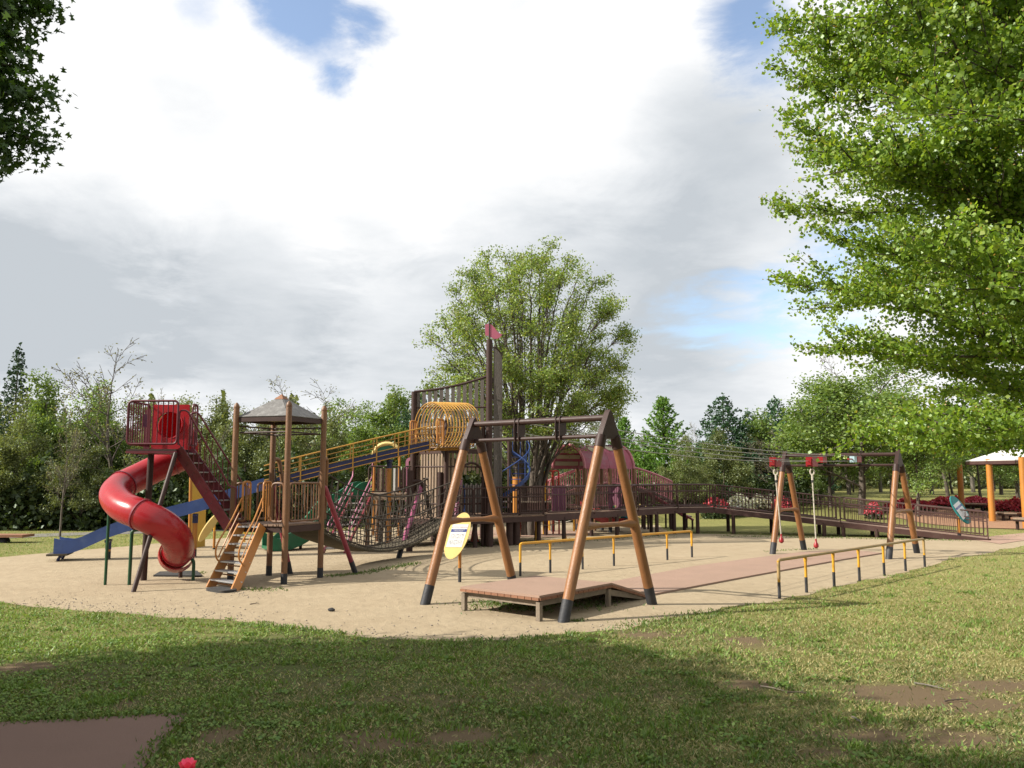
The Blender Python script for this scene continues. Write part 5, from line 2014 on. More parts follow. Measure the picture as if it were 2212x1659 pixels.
for k, (f0, f1) in enumerate(((0, .5), (.505, 1))):
    mb = MB()
    na = 18
    for a in np.linspace(0, math.pi, na):
        for f in (f0, f1):
            mb.v.append(arc(a) + ln * LL * f)
    for a in np.linspace(0, math.pi, na):
        for f in (f0, f1):
            mb.v.append(arc(a, .975, -.03) + ln * LL * f)
    o2 = 2 * na
    for i in range(na - 1):
        mb.f += [[2 * i, 2 * i + 1, 2 * i + 3, 2 * i + 2], [o2 + 2 * i + 1, o2 + 2 * i, o2 + 2 * i + 2, o2 + 2 * i + 3],
                 [2 * i, 2 * i + 2, o2 + 2 * i + 2, o2 + 2 * i], [2 * i + 3, 2 * i + 1, o2 + 2 * i + 1, o2 + 2 * i + 3]]
    mb.f += [[0, o2, o2 + 1, 1], [2 * na - 2, 2 * na - 1, o2 + 2 * na - 1, o2 + 2 * na - 2]]
    sh_ = mb.build('roof_shell', 'pink_roof', br, 40)
    # cream lining battens
    for i, a in enumerate(np.linspace(.25, math.pi - .25, 9)):
        p = arc(a, .955, -.06)
        tgt = Vector(arc(a + .05, .955, -.06) - arc(a - .05, .955, -.06))
        slat('lining_batten', p + ln * LL * (f0 + .02), p + ln * LL * (f1 - .01), .17, .015, 'roof_under', sh_, side=tgt)
    for i, (a, f, r, m_) in enumerate(((2.2, .55, .16, 'roof_under'), (1.9, .2, .15, 'slide_green'), (2.35, .85, .14, 'slide_green'), (1.2, .5, .2, 'pink_light')) if k == 0 else ((2.1, .3, .17, 'roof_under'), (2.25, .7, .17, 'slide_green'), (1.5, .6, .22, 'pink_light'))):
        c = arc(a, 1.004, .004) + ln * LL * (f0 + (f1 - f0) * f)
        tg = (arc(a + .05) - arc(a - .05)).normalized()
        nn_ = tg.cross(ln)
        if nn_.dot(c - m0) < 0:
            nn_ = -nn_
        star = m_ == 'slide_green'
        pts = [c + (tg * math.cos(q) + ln * math.sin(q)) * r * ((.6 + .4 * math.cos(q * 3)) if star else 1) for q in np.linspace(0, 6.28, 25)[:-1]]
        MB().plate([p + nn_ * .004 for p in pts], nn_, .006).build('painted_spot', m_, sh_, 0)
for f in (0, 1):
    MB().path([arc(a, 1.01, .01) + ln * LL * f for a in np.linspace(0, math.pi, 20)], .06, 8).build('edge_tube', 'pink_paint', br)
for f in (0, .5, 1):
    for s in (0, math.pi):
        q = arc(s) + ln * LL * f
        ps = MB().tube((q.x, q.y, .3), (q.x, q.y, ez + .02), .075, n=12).build('post', 'tower_post', br)
        MB().tube((q.x, q.y, -.05), (q.x, q.y, .31), .078, n=12).build('post_foot', 'black_base', ps)
fz_ = 1.05
nbd = 12
for i in range(nbd):
    q = arc(0) + ln * LL * (i + .5) / nbd
    q.z = fz_
    slat('floor_board', q, q + cd * Wd, LL / nbd - .01, .05, 'deck_wood', br, side=ln)
for s in (0, math.pi):
    a = arc(s)
    a.z = fz_
    railing(br, a + ln * .05, a + ln * (LL - .05), .85, 'pink_paint', .11, .024, .013, .06)

ab = thing('arched_bridge', at(1320, 1140, 37.0) - Z * at(1320, 1140, 37.0).z, 'arched footbridge with pink barred railings beside the pink shelter', 'bridge')
A0, A1 = at(1180, 1045, 36.6), at(1452, 1046, 37.4)
for s, Yo in ((0, 0.0), (1, 1.3)):
    n_ = 52
    tops_, bots = [], []
    for i in range(n_ + 1):
        f = i / n_
        p = lerp(A0, A1, f) + Vector((.2 * s, Yo, 0))
        p.z = 0
        h = 2.02 + .82 * math.sin(math.pi * (f * .96 + .02)) ** .9
        tops_.append(p + Z * h)
        bots.append(p + Z * (h - .85 - .0))
    fr = MB().path(tops_, .036, 8).build('railing', 'pink_paint', ab)
    MB().path([p + Z * .03 for p in bots], .024, 6).build('lower_rail', 'pink_paint', fr)
    for i in range(n_ + 1):
        rod('baluster', bots[i], tops_[i], .019, 'pink_paint', fr, 6)
    MB().path([p - Z * .1 for p in bots], .06, 8).build('arch_beam', 'ramp_brown', ab)
    if s == 0:
        base_l = bots
for i in range(0, 52):
    a = lerp(base_l[i], base_l[i + 1], .5)
    slat('deck_plank', a, a + Vector((.2, 1.3, 0)), .12, .035, 'pale_wood', ab, side=(base_l[i + 1] - base_l[i]))
for i in (0, 12, 40, 52):
    for dy in (0, 1.3):
        p = base_l[i] + Vector((0.1 * dy, dy, 0))
        MB().tube((p.x, p.y, -.05), (p.x, p.y, p.z - .05), .07, n=10).build('post', 'ship_brown', ab)
# pale steps down at the right end of the bridge
stp = thing('bridge_steps', at(1420, 1150, 37.6) - Z * at(1420, 1150, 37.6).z, 'pale timber steps with pink handrail at the right bridge end', 'steps')
s0 = at(1400, 1060, 37.0)
for i in range(8):
    p = Vector((s0.x + .26 * i * 1.0, 37.2, 1.75 - .17 * i))
    slat('step', p, p + Vector((.1, 1.2, 0)), .27, .05, 'pale_wood', stp, side=(1, 0, 0))
for yy in (37.15, 38.35):
    MB().path([Vector((s0.x - .1, yy, 1.70)), Vector((s0.x + 2.0, yy, .40))], .05, 8).build('stringer', 'strut_red', stp)
    for x_, z_ in ((s0.x, 1.66), (s0.x + 1.0, 1.0), (s0.x + 1.95, .42)):
        rod('post', (x_, yy, -.05), (x_, yy, z_), .045, 'ship_brown', stp, 8)
# wide timber stair seen through the railing left of the shelter
rsl = thing('red_slide', gp(1320, 1140), 'bright red slide under the pink shelter with a child on it', 'slide')
rl_ = catmull([at(1262, 1092, 36.8), at(1285, 1110, 36.4), at(1305, 1124, 36.0), at(1328, 1131, 35.7), at(1352, 1130, 35.5)], 6)
mb = MB()
sec = [(-.33, .22), (-.33, -.05), (.33, -.05), (.33, .22), (.29, .22), (.27, .03), (-.27, .03), (-.29, .22)]
for i, p in enumerate(rl_):
    d = rl_[min(i + 1, len(rl_) - 1)] - rl_[max(0, i - 1)]
    sdv = Vector((d.y, -d.x, 0)).normalized()
    for a, b in sec:
        mb.v.append(p + sdv * a + Z * b)
for i in range(len(rl_) - 1):
    for j in range(8):
        j2 = (j + 1) % 8
        mb.f.append([i * 8 + j, (i + 1) * 8 + j, (i + 1) * 8 + j2, i * 8 + j2])
mb.f.append(list(range(8)))
mb.f.append(list(reversed(range(len(mb.v) - 8, len(mb.v)))))
mb.build('trough', 'slide_scarlet', rsl, 35)
for q in (6, 20):
    rod('leg', Vector((rl_[q].x, rl_[q].y, -.05)), rl_[q] - Z * .04, .05, 'tower_post', rsl, 8)

# ------------------------------------------------------------------ pavilion on the right
pg = gp(2140, 1134)
pvz = float(terrain(pg.x, pg.y))
pav = thing('pavilion', Vector((pg.x + 1.4, pg.y + 1.0, pvz)), 'open pavilion with thick orange posts and pale roof', 'pavilion')
posts = [at(2072, 1000, 45.5), at(2136, 1000, 41.0), at(2208, 1000, 37.6), at(2290, 1000, 42.0), at(2225, 1000, 46.5)]
tops_ = [995, 991, 1010, 995, 995]
zt_ = at(2136, 991, 41.0).z
for p in posts:
    b = Vector((p.x, p.y, float(terrain(p.x, p.y))))
    MB().path([b - Z * .1, b + Z * 1.5, Vector((p.x, p.y, zt_))], [.15, .147, .14], 18).build('post', 'orange_post', pav)
cc = sum(posts, Vector()) / len(posts)
cc.z = 0
lft = at(2082, 1003, 42.5)
cc = Vector((lft.x + 3.1, 41.8, 0))
rc = []
for k in range(8):
    a = 2 * math.pi * k / 8
    rc.append(Vector((cc.x + 3.15 * math.cos(a), cc.y + 3.15 * math.sin(a), zt_ - .12)))
pk2 = Vector((cc.x, cc.y, zt_ + .85))
for k in range(8):
    a, b = rc[k], rc[(k + 1) % 8]
    nrm = (b - a).cross(pk2 - a).normalized()
    MB().plate([a, b, lerp(b, pk2, .9), lerp(a, pk2, .9)], nrm if nrm.z > 0 else -nrm, .06).build('roof_panel', 'roof_white', pav, 0)
    MB().beam(a - Z * .07, b - Z * .07, .06, .16).build('fascia', 'ramp_brown', pav)
    rod('rafter', a - Z * .02, pk2 - Z * .1, .05, 'ramp_brown', pav, 6)
MB().sphere(pk2 + Z * .0, .35, 10, 6, (1, 1, .6)).build('roof_cap', 'roof_white', pav)


def ring_bench(c, r, label):
    z0 = float(terrain(c.x, c.y)) + .03
    t = thing('octagon_bench', Vector((c.x, c.y, z0)), label, 'bench', 'benches by the pavilion')
    for k in range(8):
        a0_, a1_ = 2 * math.pi * k / 8, 2 * math.pi * (k + 1) / 8 - .01
        pts = [Vector((c.x + q * math.cos(a), c.y + q * math.sin(a), z0 + .44)) for q, a in ((.25, a0_), (r, a0_), (r, a1_), (.25, a1_))]
        MB().plate(pts, Z, .06).build('seat_segment', 'old_wood' if k % 3 else 'rubber_edge', t, 0)
    MB().path([Vector((c.x + (r - .07) * math.cos(a), c.y + (r - .07) * math.sin(a), z0 + .39)) for a in np.linspace(0, 6.28, 9)[:-1]], .04, 6, closed=True).build('seat_frame', 'dark_brown', t)
    for k in range(4):
        a = math.pi / 4 + k * math.pi / 2
        q = Vector((c.x + (r - .25) * math.cos(a), c.y + (r - .25) * math.sin(a), z0))
        rod('leg', q - Z * .02, q + Z * .42, .07, 'dark_brown', t, 8)


c = gp(2176, 1132)
ring_bench(Vector((c.x, c.y, 0)), .85, 'octagonal brown bench between the two right pavilion posts')
c = at(2225, 1120, 36.5)
ring_bench(Vector((c.x, c.y, 0)), .75, 'octagonal bench cut by the right picture edge')
c = at(2095, 1110, 47.0)
ring_bench(Vector((c.x, c.y, 0)), .9, 'octagonal bench behind the teal notice board')

# bench behind the landing: red pedestal, pale top
bb = at(1498, 1088, 52)
g0_ = Vector((bb.x, bb.y, float(terrain(bb.x, bb.y))))
t = thing('pedestal_table', g0_, 'small table with red pedestal and pale top behind the landing', 'table')
hh = at(1498, 1075, 52).z
MB().tube(g0_, Vector((g0_.x, g0_.y, hh)), .22, .16, n=10).build('pedestal', 'slide_scarlet', t)
MB().box((g0_.x, g0_.y, hh + .03), (1.8, .9, .08)).build('table_top', 'pale_wood', t)
# low bench at far left
lb = gp(8, 1172)
t = thing('low_bench', lb, 'low reddish slab bench on dark stone feet at the left edge', 'bench')
hz_ = at(8, 1160, lb.y).z
for dx in (0, -1.6):
    f = MB()
    f.path([lb + Vector((dx, 0, -.05)), lb + Vector((dx, 0, .1)), lb + Vector((dx, 0, hz_ + .01))], [.2, .19, .12], 12)
    f.build('foot', 'black_base', t)
MB().box((lb.x - .85, lb.y, hz_ + .05), (3.4, .75, .09)).build('slab', 'rubber_edge', t)

# ------------------------------------------------------------------ small things behind the ship
cn = gp(1025, 1172)
t = thing('traffic_cone', cn, 'dull red traffic cone in the shade under the ship deck', 'cone')
MB().path([cn + Z * .03, cn + Z * .4, cn + Z * .74], [.15, .09, .028], 16).build('cone', 'cone_red', t)
MB().box(cn + Z * .02, (.4, .4, .04)).build('base', 'rubber_black', t)
rope_tops = []
for i, (px_, yt, yb) in enumerate(((1158, 1127, 1168), (1187, 1119, 1146), (1222, 1121, 1164), (1240, 1119, 1148), (1267, 1132, 1158))):
    b = gp(px_, yb)
    h = at(px_, yt, b.y).z
    tpx = 1.5 if i == 2 else 0
    t = MB().path([b - Z * .05, b + Vector((-.08 if i == 2 else 0, 0, h))], .045, 10).build('yellow_post', 'yellow_paint', None)
    tag(t, ['leftmost yellow post behind the ship deck', 'second yellow post, standing further back', 'leaning yellow post in the middle of the row', 'fourth yellow post, further back', 'rightmost yellow post beside the zip line leg'][i], 'post', 'yellow posts behind the ship')
    rope_tops.append(b + Z * (h - .05))
for i, (a, b) in enumerate(((0, 2), (1, 3))):
    pts = [lerp(rope_tops[a], rope_tops[b], k / 8) - Z * .12 * 4 * (k / 8) * (1 - k / 8) for k in range(9)]
    tag(MB().path(pts, .012, 5).build('rope', 'rope_white', None), ['rope strung between the front yellow posts', 'rope strung between the back yellow posts'][i], 'rope')
# red hanging net seat
nc = at(1116, 1138, 29.9)
t = thing('net_swing', Vector((nc.x, nc.y, 0)), 'red rope net hanging under the ship deck', 'net')
net = MB()
for k in range(7):
    z = nc.z - .28 + k * .09
    r = .17 * (1 - .12 * abs(k - 3))
    net.path([Vector((nc.x + r * math.cos(a), nc.y + r * math.sin(a), z)) for a in np.linspace(0, 6.28, 13)[:-1]], .016, 5, closed=True)
for a in np.linspace(0, 6.28, 11)[:-1]:
    net.path([Vector((nc.x + .17 * (1 - .12 * abs(k - 3)) * math.cos(a + k * .15), nc.y + .17 * (1 - .12 * abs(k - 3)) * math.sin(a + k * .15), nc.z - .28 + k * .09)) for k in range(7)], .014, 5)
net.build('net', 'slide_scarlet', t)
rod('rope', nc + Z * .25, Vector((nc.x, nc.y, .82)), .014, 'rope_dark', t, 6)
MB().tube(nc - Z * .3, Vector((nc.x, nc.y, -.02)), .03, n=8).build('pole', 'dark_brown', t)
MB().tube(nc - Z * .28, nc + Z * .2, .09, n=10).build('core', 'tower_post', t)
# timber box with a ship's wheel painted on it
wb = gp(1387, 1130)
t = thing('wheel_box', wb, 'dark timber box with a yellow ship wheel near the red slide', 'box')
zb0, zb1 = .25, at(1387, 1106, wb.y).z + .2
for i in range(7):
    x = wb.x - .5 + i * .165
    slat('plank', (x, wb.y, zb0), (x, wb.y, zb1), .155, .05, 'log_floor' if i % 2 else 'deck_wood', t, side=(1, 0, 0))
MB().box((wb.x, wb.y + .3, (zb0 + zb1) / 2), (1.1, .5, zb1 - zb0 - .05)).build('body', 'ship_brown', t)
wc = Vector((wb.x - .05, wb.y - .05, zb1 - .15))
MB().path([wc + Vector((math.cos(a) * .32, 0, math.sin(a) * .32)) for a in np.linspace(0, 6.28, 25)[:-1]], .022, 6, closed=True).build('wheel_rim', 'board_yellow', t)
for k in range(4):
    a = k * math.pi / 4
    d = Vector((math.cos(a), 0, math.sin(a))) * .4
    rod('wheel_spoke', wc - d, wc + d, .014, 'board_yellow', t, 6)
for x in (-.35, .35):
    rod('leg', (wb.x + x, wb.y + .2, -.02), (wb.x + x, wb.y + .2, zb0), .05, 'dark_brown', t, 8)
# picnic table beyond the deck railing
pt_ = at(1140, 1090, 33.2)
t = thing('picnic_table', Vector((pt_.x, pt_.y, 0)), 'pale slatted table beyond the ship railing', 'table')
tz = at(1140, 1084, 33.2).z
for i in range(5):
    slat('top_plank', (pt_.x - .95, pt_.y - .3 + i * .15, tz), (pt_.x + .95, pt_.y - .3 + i * .15, tz), .135, .04, 'pale_wood', t, side=(0, 1, 0))
for x in (-.7, .7):
    rod('leg', (pt_.x + x, pt_.y, -.02), (pt_.x + x, pt_.y, tz), .07, 'dark_brown', t, 8)
# orange post hut parts behind the winding stair
for i, (px_, yt, m_) in enumerate(((1116, 1030, 'orange_post'), (1176, 1018, 'yellow_paint'))):
    b = at(px_, 1100, 32.5 + i * 1.5)
    z1_ = at(px_, yt, b.y).z
    t = MB().path([Vector((b.x, b.y, -.05)), Vector((b.x, b.y, z1_))], .16 if i == 0 else .07, 12).build('play_post', m_, None)
    tag(t, ['stout orange post behind the winding stair', 'yellow post by the red hoop left of the shelter'][i], 'post')
for i, px_ in enumerate((1188, 1201)):
    b = at(px_, 1100, 34.0)
    h_ = at(px_, 1017, 34.0).z
    t = MB().path(rounded([Vector((b.x - .12, b.y, -.03)), Vector((b.x - .12, b.y, h_)), Vector((b.x + .12, b.y, h_)), Vector((b.x + .12, b.y, -.03))], .1), .035, 8).build('grab_hoop', 'slide_scarlet', None)
    tag(t, ['left red grab hoop beside the arched bridge', 'right red grab hoop beside the arched bridge'][i], 'hoop', 'red grab hoops')

# ------------------------------------------------------------------ child on the red slide
def child():
    # sits at the end of the red slide, leaning forward, teal top, dark trousers
    b = at(1345, 1131, 35.45)
    base = Vector((b.x, b.y, b.z + .03))
    t = thing('person', Vector((b.x, b.y, 0)), 'small child in teal top and dark trousers on the red slide', 'person')
    s = .62
    f = Vector((.95, -.3, 0)).normalized()       # facing right
    r = Vector((f.y, -f.x, 0))

    def P(fw, side, up):
        return base + (f * fw + r * side + Z * up) * s

    def skin(name, verts, edges, radii, m, parent=t, sub=1):
        me = bpy.data.meshes.new(name)
        o_ = org(parent)
        me.from_pydata([tuple(v - o_) for v in verts], edges, [])
        me.materials.append(MATS[m])
        o = bpy.data.objects.new(name, me)
        link(o, parent)
        md = o.modifiers.new('skin', 'SKIN')
        md.use_smooth_shade = True
        for i, rr in enumerate(radii):
            me.skin_vertices[0].data[i].radius = (rr * s, rr * s)
        me.skin_vertices[0].data[0].use_root = True
        sb = o.modifiers.new('sub', 'SUBSURF')
        sb.levels = sb.render_levels = sub
        return o
    body = [P(-.05, 0, .10), P(-.02, 0, .30), P(.06, 0, .52), P(.10, 0, .60), P(.13, 0, .70),
            P(.05, .17, .56), P(.22, .22, .36), P(.42, .16, .30), P(.05, -.17, .56), P(.22, -.22, .36), P(.42, -.16, .30),
            P(.0, .10, .08), P(.42, .12, .20), P(.62, .12, -.12), P(.74, .12, -.12),
            P(.0, -.10, .08), P(.42, -.12, .20), P(.62, -.12, -.12), P(.74, -.12, -.12)]
    ed = [(0, 1), (1, 2), (2, 3), (3, 4), (2, 5), (5, 6), (6, 7), (2, 8), (8, 9), (9, 10), (0, 11), (11, 12), (12, 13), (13, 14), (0, 15), (15, 16), (16, 17), (17, 18)]
    ra = [.13, .13, .135, .06, .05, .07, .05, .035, .07, .05, .035, .10, .075, .05, .04, .10, .075, .05, .04]
    bo = skin('body', body, ed, ra, 'skin')
    skin('shirt', [P(-.05, 0, .12), P(-.02, 0, .30), P(.06, 0, .52), P(.09, 0, .585), P(.05, .17, .56), P(.20, .215, .385), P(.36, .18, .32), P(.05, -.17, .56), P(.20, -.215, .385), P(.36, -.18, .32)],
         [(0, 1), (1, 2), (2, 3), (2, 4), (4, 5), (5, 6), (2, 7), (7, 8), (8, 9)], [.155, .155, .155, .08, .09, .07, .055, .09, .07, .055], 'shirt_teal', bo)
    skin('trousers', [P(-.05, 0, .10), P(.0, .10, .08), P(.42, .12, .20), P(.60, .12, -.09), P(.0, -.10, .08), P(.42, -.12, .20), P(.60, -.12, -.09)],
         [(0, 1), (1, 2), (2, 3), (0, 4), (4, 5), (5, 6)], [.15, .12, .095, .065, .12, .095, .065], 'trousers_dark', bo)
    for q in (-1, 1):
        MB().sphere(P(.70, .12 * q, -.14), .055 * 1.0, 8, 6, (1.6 * .62, .9 * .62, .8 * .62)).build('shoe', 'shoe_grey', bo)
        h = P(.46, .15 * q, .29)
        hand = MB().sphere(h, .035 * .62, 8, 6, (1.2, .7, 1))
        for k in range(4):
            hand.path([h + f * .02 + Z * (.012 - .008 * k), h + f * (.045 - .004 * abs(k - 1.5)) + Z * (.008 - .009 * k), h + f * .05 - Z * (.012 + .008 * k)], .0055, 5)
        hand.path([h + r * -.015 * q, h + f * .022 - r * .022 * q - Z * .012], .0065, 5)
        hand.build('hand', 'skin', bo)
    hc_ = P(.19, 0, .83)
    hd = MB().sphere(hc_, .075, 14, 10, (1.0, .86, 1.12))
    hd.sphere(hc_ + f * .075 - Z * .008, .013, 6, 4, (1, .8, 1.2))
    hd.sphere(hc_ - r * .065 - Z * .005, .018, 6, 4, (.6, .4, 1))
    hd.sphere(hc_ + r * .065 - Z * .005, .018, 6, 4, (.6, .4, 1))
    hdo = hd.build('head', 'skin', bo, 80)
    MB().sphere(hc_ - f * .012 + Z * .018, .081, 14, 8, (1, .92, 1.05)).build('hair', 'hair_dark', hdo, 80)
    for q in (-1, 1):
        MB().sphere(hc_ + f * .070 + r * .026 * q + Z * .004, .009, 6, 4).build('eye', 'dark_print', hdo)
    MB().sphere(hc_ + f * .068 - Z * .038, .015, 6, 4, (.4, 1.2, .35)).build('mouth', 'strut_red', hdo)


child()

# ------------------------------------------------------------------ loose bits on the ground
st_ = gp(716, 1321)
mb = MB().sphere(st_ + Z * .03, .055, 9, 6, (1.1, .8, .55))
rnd = random.Random(4)
for v in mb.v:
    v += Vector((rnd.uniform(-1, 1), rnd.uniform(-1, 1), rnd.uniform(-1, 1))) * .007
tag(mb.build('stone', 'rubber_black', None), 'single dark stone lying on the sand', 'stone')
for i, (x0, y0, x1, y1, lab, m_) in enumerate(((1643, 1482, 1694, 1492, 'long pale twig on the grass at the shadow edge', 'pale_wood'), (1700, 1495, 1745, 1497, 'thin dark twig right of the pale one', 'twig'),
                                               (1975, 1475, 2040, 1488, 'pale twig on the bare soil at right', 'bark_pale'), (1840, 1548, 1860, 1560, 'crooked twig in the sparse grass', 'bark_pale'),
                                               (540, 1305, 560, 1303, 'short dark twig on the sand', 'twig'), (2040, 1515, 2085, 1510, 'dark twig on the bare soil patch', 'twig'), (1128, 1306, 1150, 1308, 'small twig before the start deck', 'twig'))):
    a, b = gp(x0, y0, .02), gp(x1, y1, .02)
    sd_ = Vector((-(b - a).y, (b - a).x, 0)) * .08
    tw_ = MB().path([a, lerp(a, b, .3) + sd_, lerp(a, b, .6) - sd_ * .6 + Z * .01, b], [.009, .008, .007, .004], 6)
    tw_.path([lerp(a, b, .6) - sd_ * .6, lerp(a, b, .8) + sd_ * 1.5 + Z * .02], [.005, .002], 5)
    tag(tw_.build('twig', m_, None), lab, 'twig')

# ------------------------------------------------------------------ trees
def frusta(segs, n=5):
    """Tapered tubes from rows of (p0, p1, r0, r1), all at once."""
    s = np.asarray(segs, float)
    p0, p1, r0, r1 = s[:, 0:3], s[:, 3:6], s[:, 6], s[:, 7]
    d = p1 - p0
    d /= np.maximum(np.linalg.norm(d, axis=1), 1e-6)[:, None]
    ref = np.where(np.abs(d[:, 2:3]) > .9, np.array([[1., 0, 0]]), np.array([[0., 0, 1]]))
    x = np.cross(ref, d)
    x /= np.linalg.norm(x, axis=1)[:, None]
    y = np.cross(d, x)
    a = np.arange(n) * 2 * np.pi / n
    ring = x[:, None, :] * np.cos(a)[None, :, None] + y[:, None, :] * np.sin(a)[None, :, None]
    v = np.concatenate([p0[:, None] + ring * r0[:, None, None], p1[:, None] + ring * r1[:, None, None]], 1)
    j = np.arange(n)
    f = np.stack([j, (j + 1) % n, n + (j + 1) % n, n + j], 1)
    idx = (f[None] + (np.arange(len(s)) * 2 * n)[:, None, None]).ravel()
    return v.reshape(-1, 3), idx


SHAPES = {
    'quad': [(-.5, 0), (0, -.32), (.5, 0), (0, .32)],
    'round': [(-.5, 0), (-.30, -.42), (.15, -.46), (.52, 0), (.15, .46), (-.30, .42)],
    'disc': [(-.5, 0), (-.06, -.46), (.5, 0), (-.06, .46)],
    'maple': [(-.35, 0), (-.30, -.42), (.02, -.16), (.22, -.50), (.26, -.12), (.62, 0), (.26, .12), (.22, .50), (.02, .16), (-.30, .42)],
}


def leaf_mesh(name, pts, size, shape, m, seed, up=.6, face=None, droop=0.0):
    r = np.random.default_rng(seed)
    n = len(pts)
    nrm = r.normal(0, 1, (n, 3))
    nrm /= np.linalg.norm(nrm, axis=1)[:, None]
    nrm[:, 2] = nrm[:, 2] + up
    nrm /= np.linalg.norm(nrm, axis=1)[:, None]
    t = r.normal(0, 1, (n, 3))
    u = np.cross(nrm, t)
    u /= np.linalg.norm(u, axis=1)[:, None]
    w = np.cross(nrm, u)
    sh = np.array(SHAPES[shape])
    s = size * r.uniform(.65, 1.25, n)
    v = pts[:, None, :] + (u[:, None, :] * sh[None, :, 0:1] + w[:, None, :] * sh[None, :, 1:2]) * s[:, None, None]
    k = len(sh)
    return np_mesh(name, v.reshape(-1, 3), k, np.arange(n * k), m)


def unit(v):
    return v / max(1e-9, float(np.linalg.norm(v)))


def grow(rng, p, d, length, r, lvl, P, segs, tips):
    """Recursive branching. P holds a dict per level."""
    q = P[lvl]
    k = q['k']
    last = lvl == len(P) - 1
    p = np.array(p, float)
    d = unit(np.array(d, float))
    nodes = []
    for i in range(k):
        d = unit(d + rng.normal(0, q['wig'], 3) + np.array([0, 0, q.get('up', 0)]))
        p2 = p + d * length / k
        ra, rb = r * (1 - (1 - q['tap']) * i / k), r * (1 - (1 - q['tap']) * (i + 1) / k)
        segs.append((*p, *p2, ra, rb))
        nodes.append((p2, d, rb))
        p = p2
        if last or (lvl == len(P) - 2 and i > k * .4):
            tips.append((*p, *d))
    if last:
        return
    n = q['n'] if isinstance(q['n'], int) else int(rng.integers(q['n'][0], q['n'][1] + 1))
    for j in range(n):
        f = q['from'] + (1 - q['from']) * (j + rng.uniform(.1, .9)) / n
        i = min(k - 1, int(f * k))
        bp, bd, br_ = nodes[i]
        a = rng.uniform(0, 2 * math.pi) if not q.get('spiral') else j * 2.4 + rng.normal(0, .3)
        ref = np.array([0, 0, 1.]) if abs(bd[2]) < .9 else np.array([1., 0, 0])
        x = unit(np.cross(bd, ref))
        y = np.cross(bd, x)
        ang = q['ang'] * rng.uniform(.75, 1.25)
        nd = bd * math.cos(ang) + (x * math.cos(a) + y * math.sin(a)) * math.sin(ang)
        ll = length * q['len'] * rng.uniform(.7, 1.2) * (1 - q.get('short', .3) * (f - q['from']) / max(.01, 1 - q['from']))
        grow(rng, bp, nd, ll, br_ * q['rad'], lvl + 1, P, segs, tips)
    if q.get('lead', True):
        grow(rng, p, d, length * q['len'] * .9, rb * .85, lvl + 1, P, segs, tips)


def clump(tips, per, spread, seed, flat=1.0):
    r = np.random.default_rng(seed)
    T = np.asarray(tips)[:, :3]
    p = np.repeat(T, per, 0)
    o = r.normal(0, spread, p.shape)
    o[:, 2] *= flat
    return p + o


def tree_from(name, segs, leafparts, bark, base, label, cat='tree', group=None, seg_n=5):
    """Tree at the origin frame of `base`: trunk (limbs) and crown as its parts."""
    t = thing(name, base, label, cat, group)
    if segs is not None and len(segs):
        v, idx = frusta(segs, seg_n)
        o = bpy.data.objects.new('trunk', np_mesh('trunk', v, 4, idx, bark, smooth=True))
        o.parent = t
        COL.objects.link(o)
    for nm, me in leafparts:
        o = bpy.data.objects.new(nm, me)
        o.parent = t
        COL.objects.link(o)
    return t


def copy_tree(t, base, rz, sc, label, group=None, name=None):
    c = t.copy()
    COL.objects.link(c)
    c.location = base
    c.rotation_euler = (0, 0, rz)
    c.scale = sc if isinstance(sc, (tuple, list)) else (sc, sc, sc)
    c['label'] = label
    if group:
        c['group'] = group
    for ch in t.children:
        k = ch.copy()
        COL.objects.link(k)
        k.parent = c
    return c


leaf_mat('leaf_katsura', [(0.085, 0.165, 0.016), (0.16, 0.27, 0.03), (0.24, 0.345, 0.045), (0.11, 0.20, 0.02), (0.33, 0.40, 0.065)], .55, .45, 0)
leaf_mat('leaf_tip', [(0.360, 0.204, 0.084), (0.288, 0.240, 0.060), (0.408, 0.264, 0.132)], .5, .5, 0)
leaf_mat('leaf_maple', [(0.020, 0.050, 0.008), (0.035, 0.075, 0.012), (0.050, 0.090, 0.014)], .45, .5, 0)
leaf_mat('leaf_fan', [(0.12, 0.20, 0.035), (0.19, 0.28, 0.05), (0.27, 0.33, 0.08), (0.085, 0.16, 0.024), (0.28, 0.28, 0.085)], .5, .5, .05)
leaf_mat('leaf_spring', [(0.087, 0.160, 0.029), (0.145, 0.225, 0.043), (0.203, 0.275, 0.065), (0.065, 0.123, 0.022)], .45, .5, .18)
leaf_mat('leaf_olive', [(0.083, 0.112, 0.033), (0.128, 0.158, 0.048), (0.180, 0.203, 0.075), (0.060, 0.083, 0.024)], .4, .5, .2)
leaf_mat('leaf_dull', [(0.150, 0.150, 0.075), (0.195, 0.188, 0.098), (0.128, 0.128, 0.068), (0.225, 0.225, 0.120)], .4, .5, .15)
leaf_mat('leaf_larch', [(0.084, 0.189, 0.025), (0.126, 0.252, 0.039), (0.182, 0.308, 0.056), (0.070, 0.154, 0.022)], .45, .5, .06)
leaf_mat('leaf_spruce', [(0.016, 0.036, 0.018), (0.023, 0.055, 0.026), (0.036, 0.073, 0.034)], .25, .5, .12)
leaf_mat('leaf_cypress', [(0.025, 0.070, 0.031), (0.039, 0.098, 0.042), (0.059, 0.126, 0.053)], .3, .5, .12)
leaf_mat('leaf_shrub', [(0.025, 0.045, 0.015), (0.040, 0.065, 0.020), (0.060, 0.088, 0.027), (0.018, 0.033, 0.011)], .35, .5, .2)
leaf_mat('petal_red', [(0.420, 0.030, 0.060), (0.550, 0.050, 0.100), (0.600, 0.120, 0.170), (0.300, 0.020, 0.040)], .35, .5, .08)
leaf_mat('petal_white', [(0.660, 0.660, 0.600), (0.740, 0.730, 0.700), (0.550, 0.560, 0.450)], .35, .5, .05)
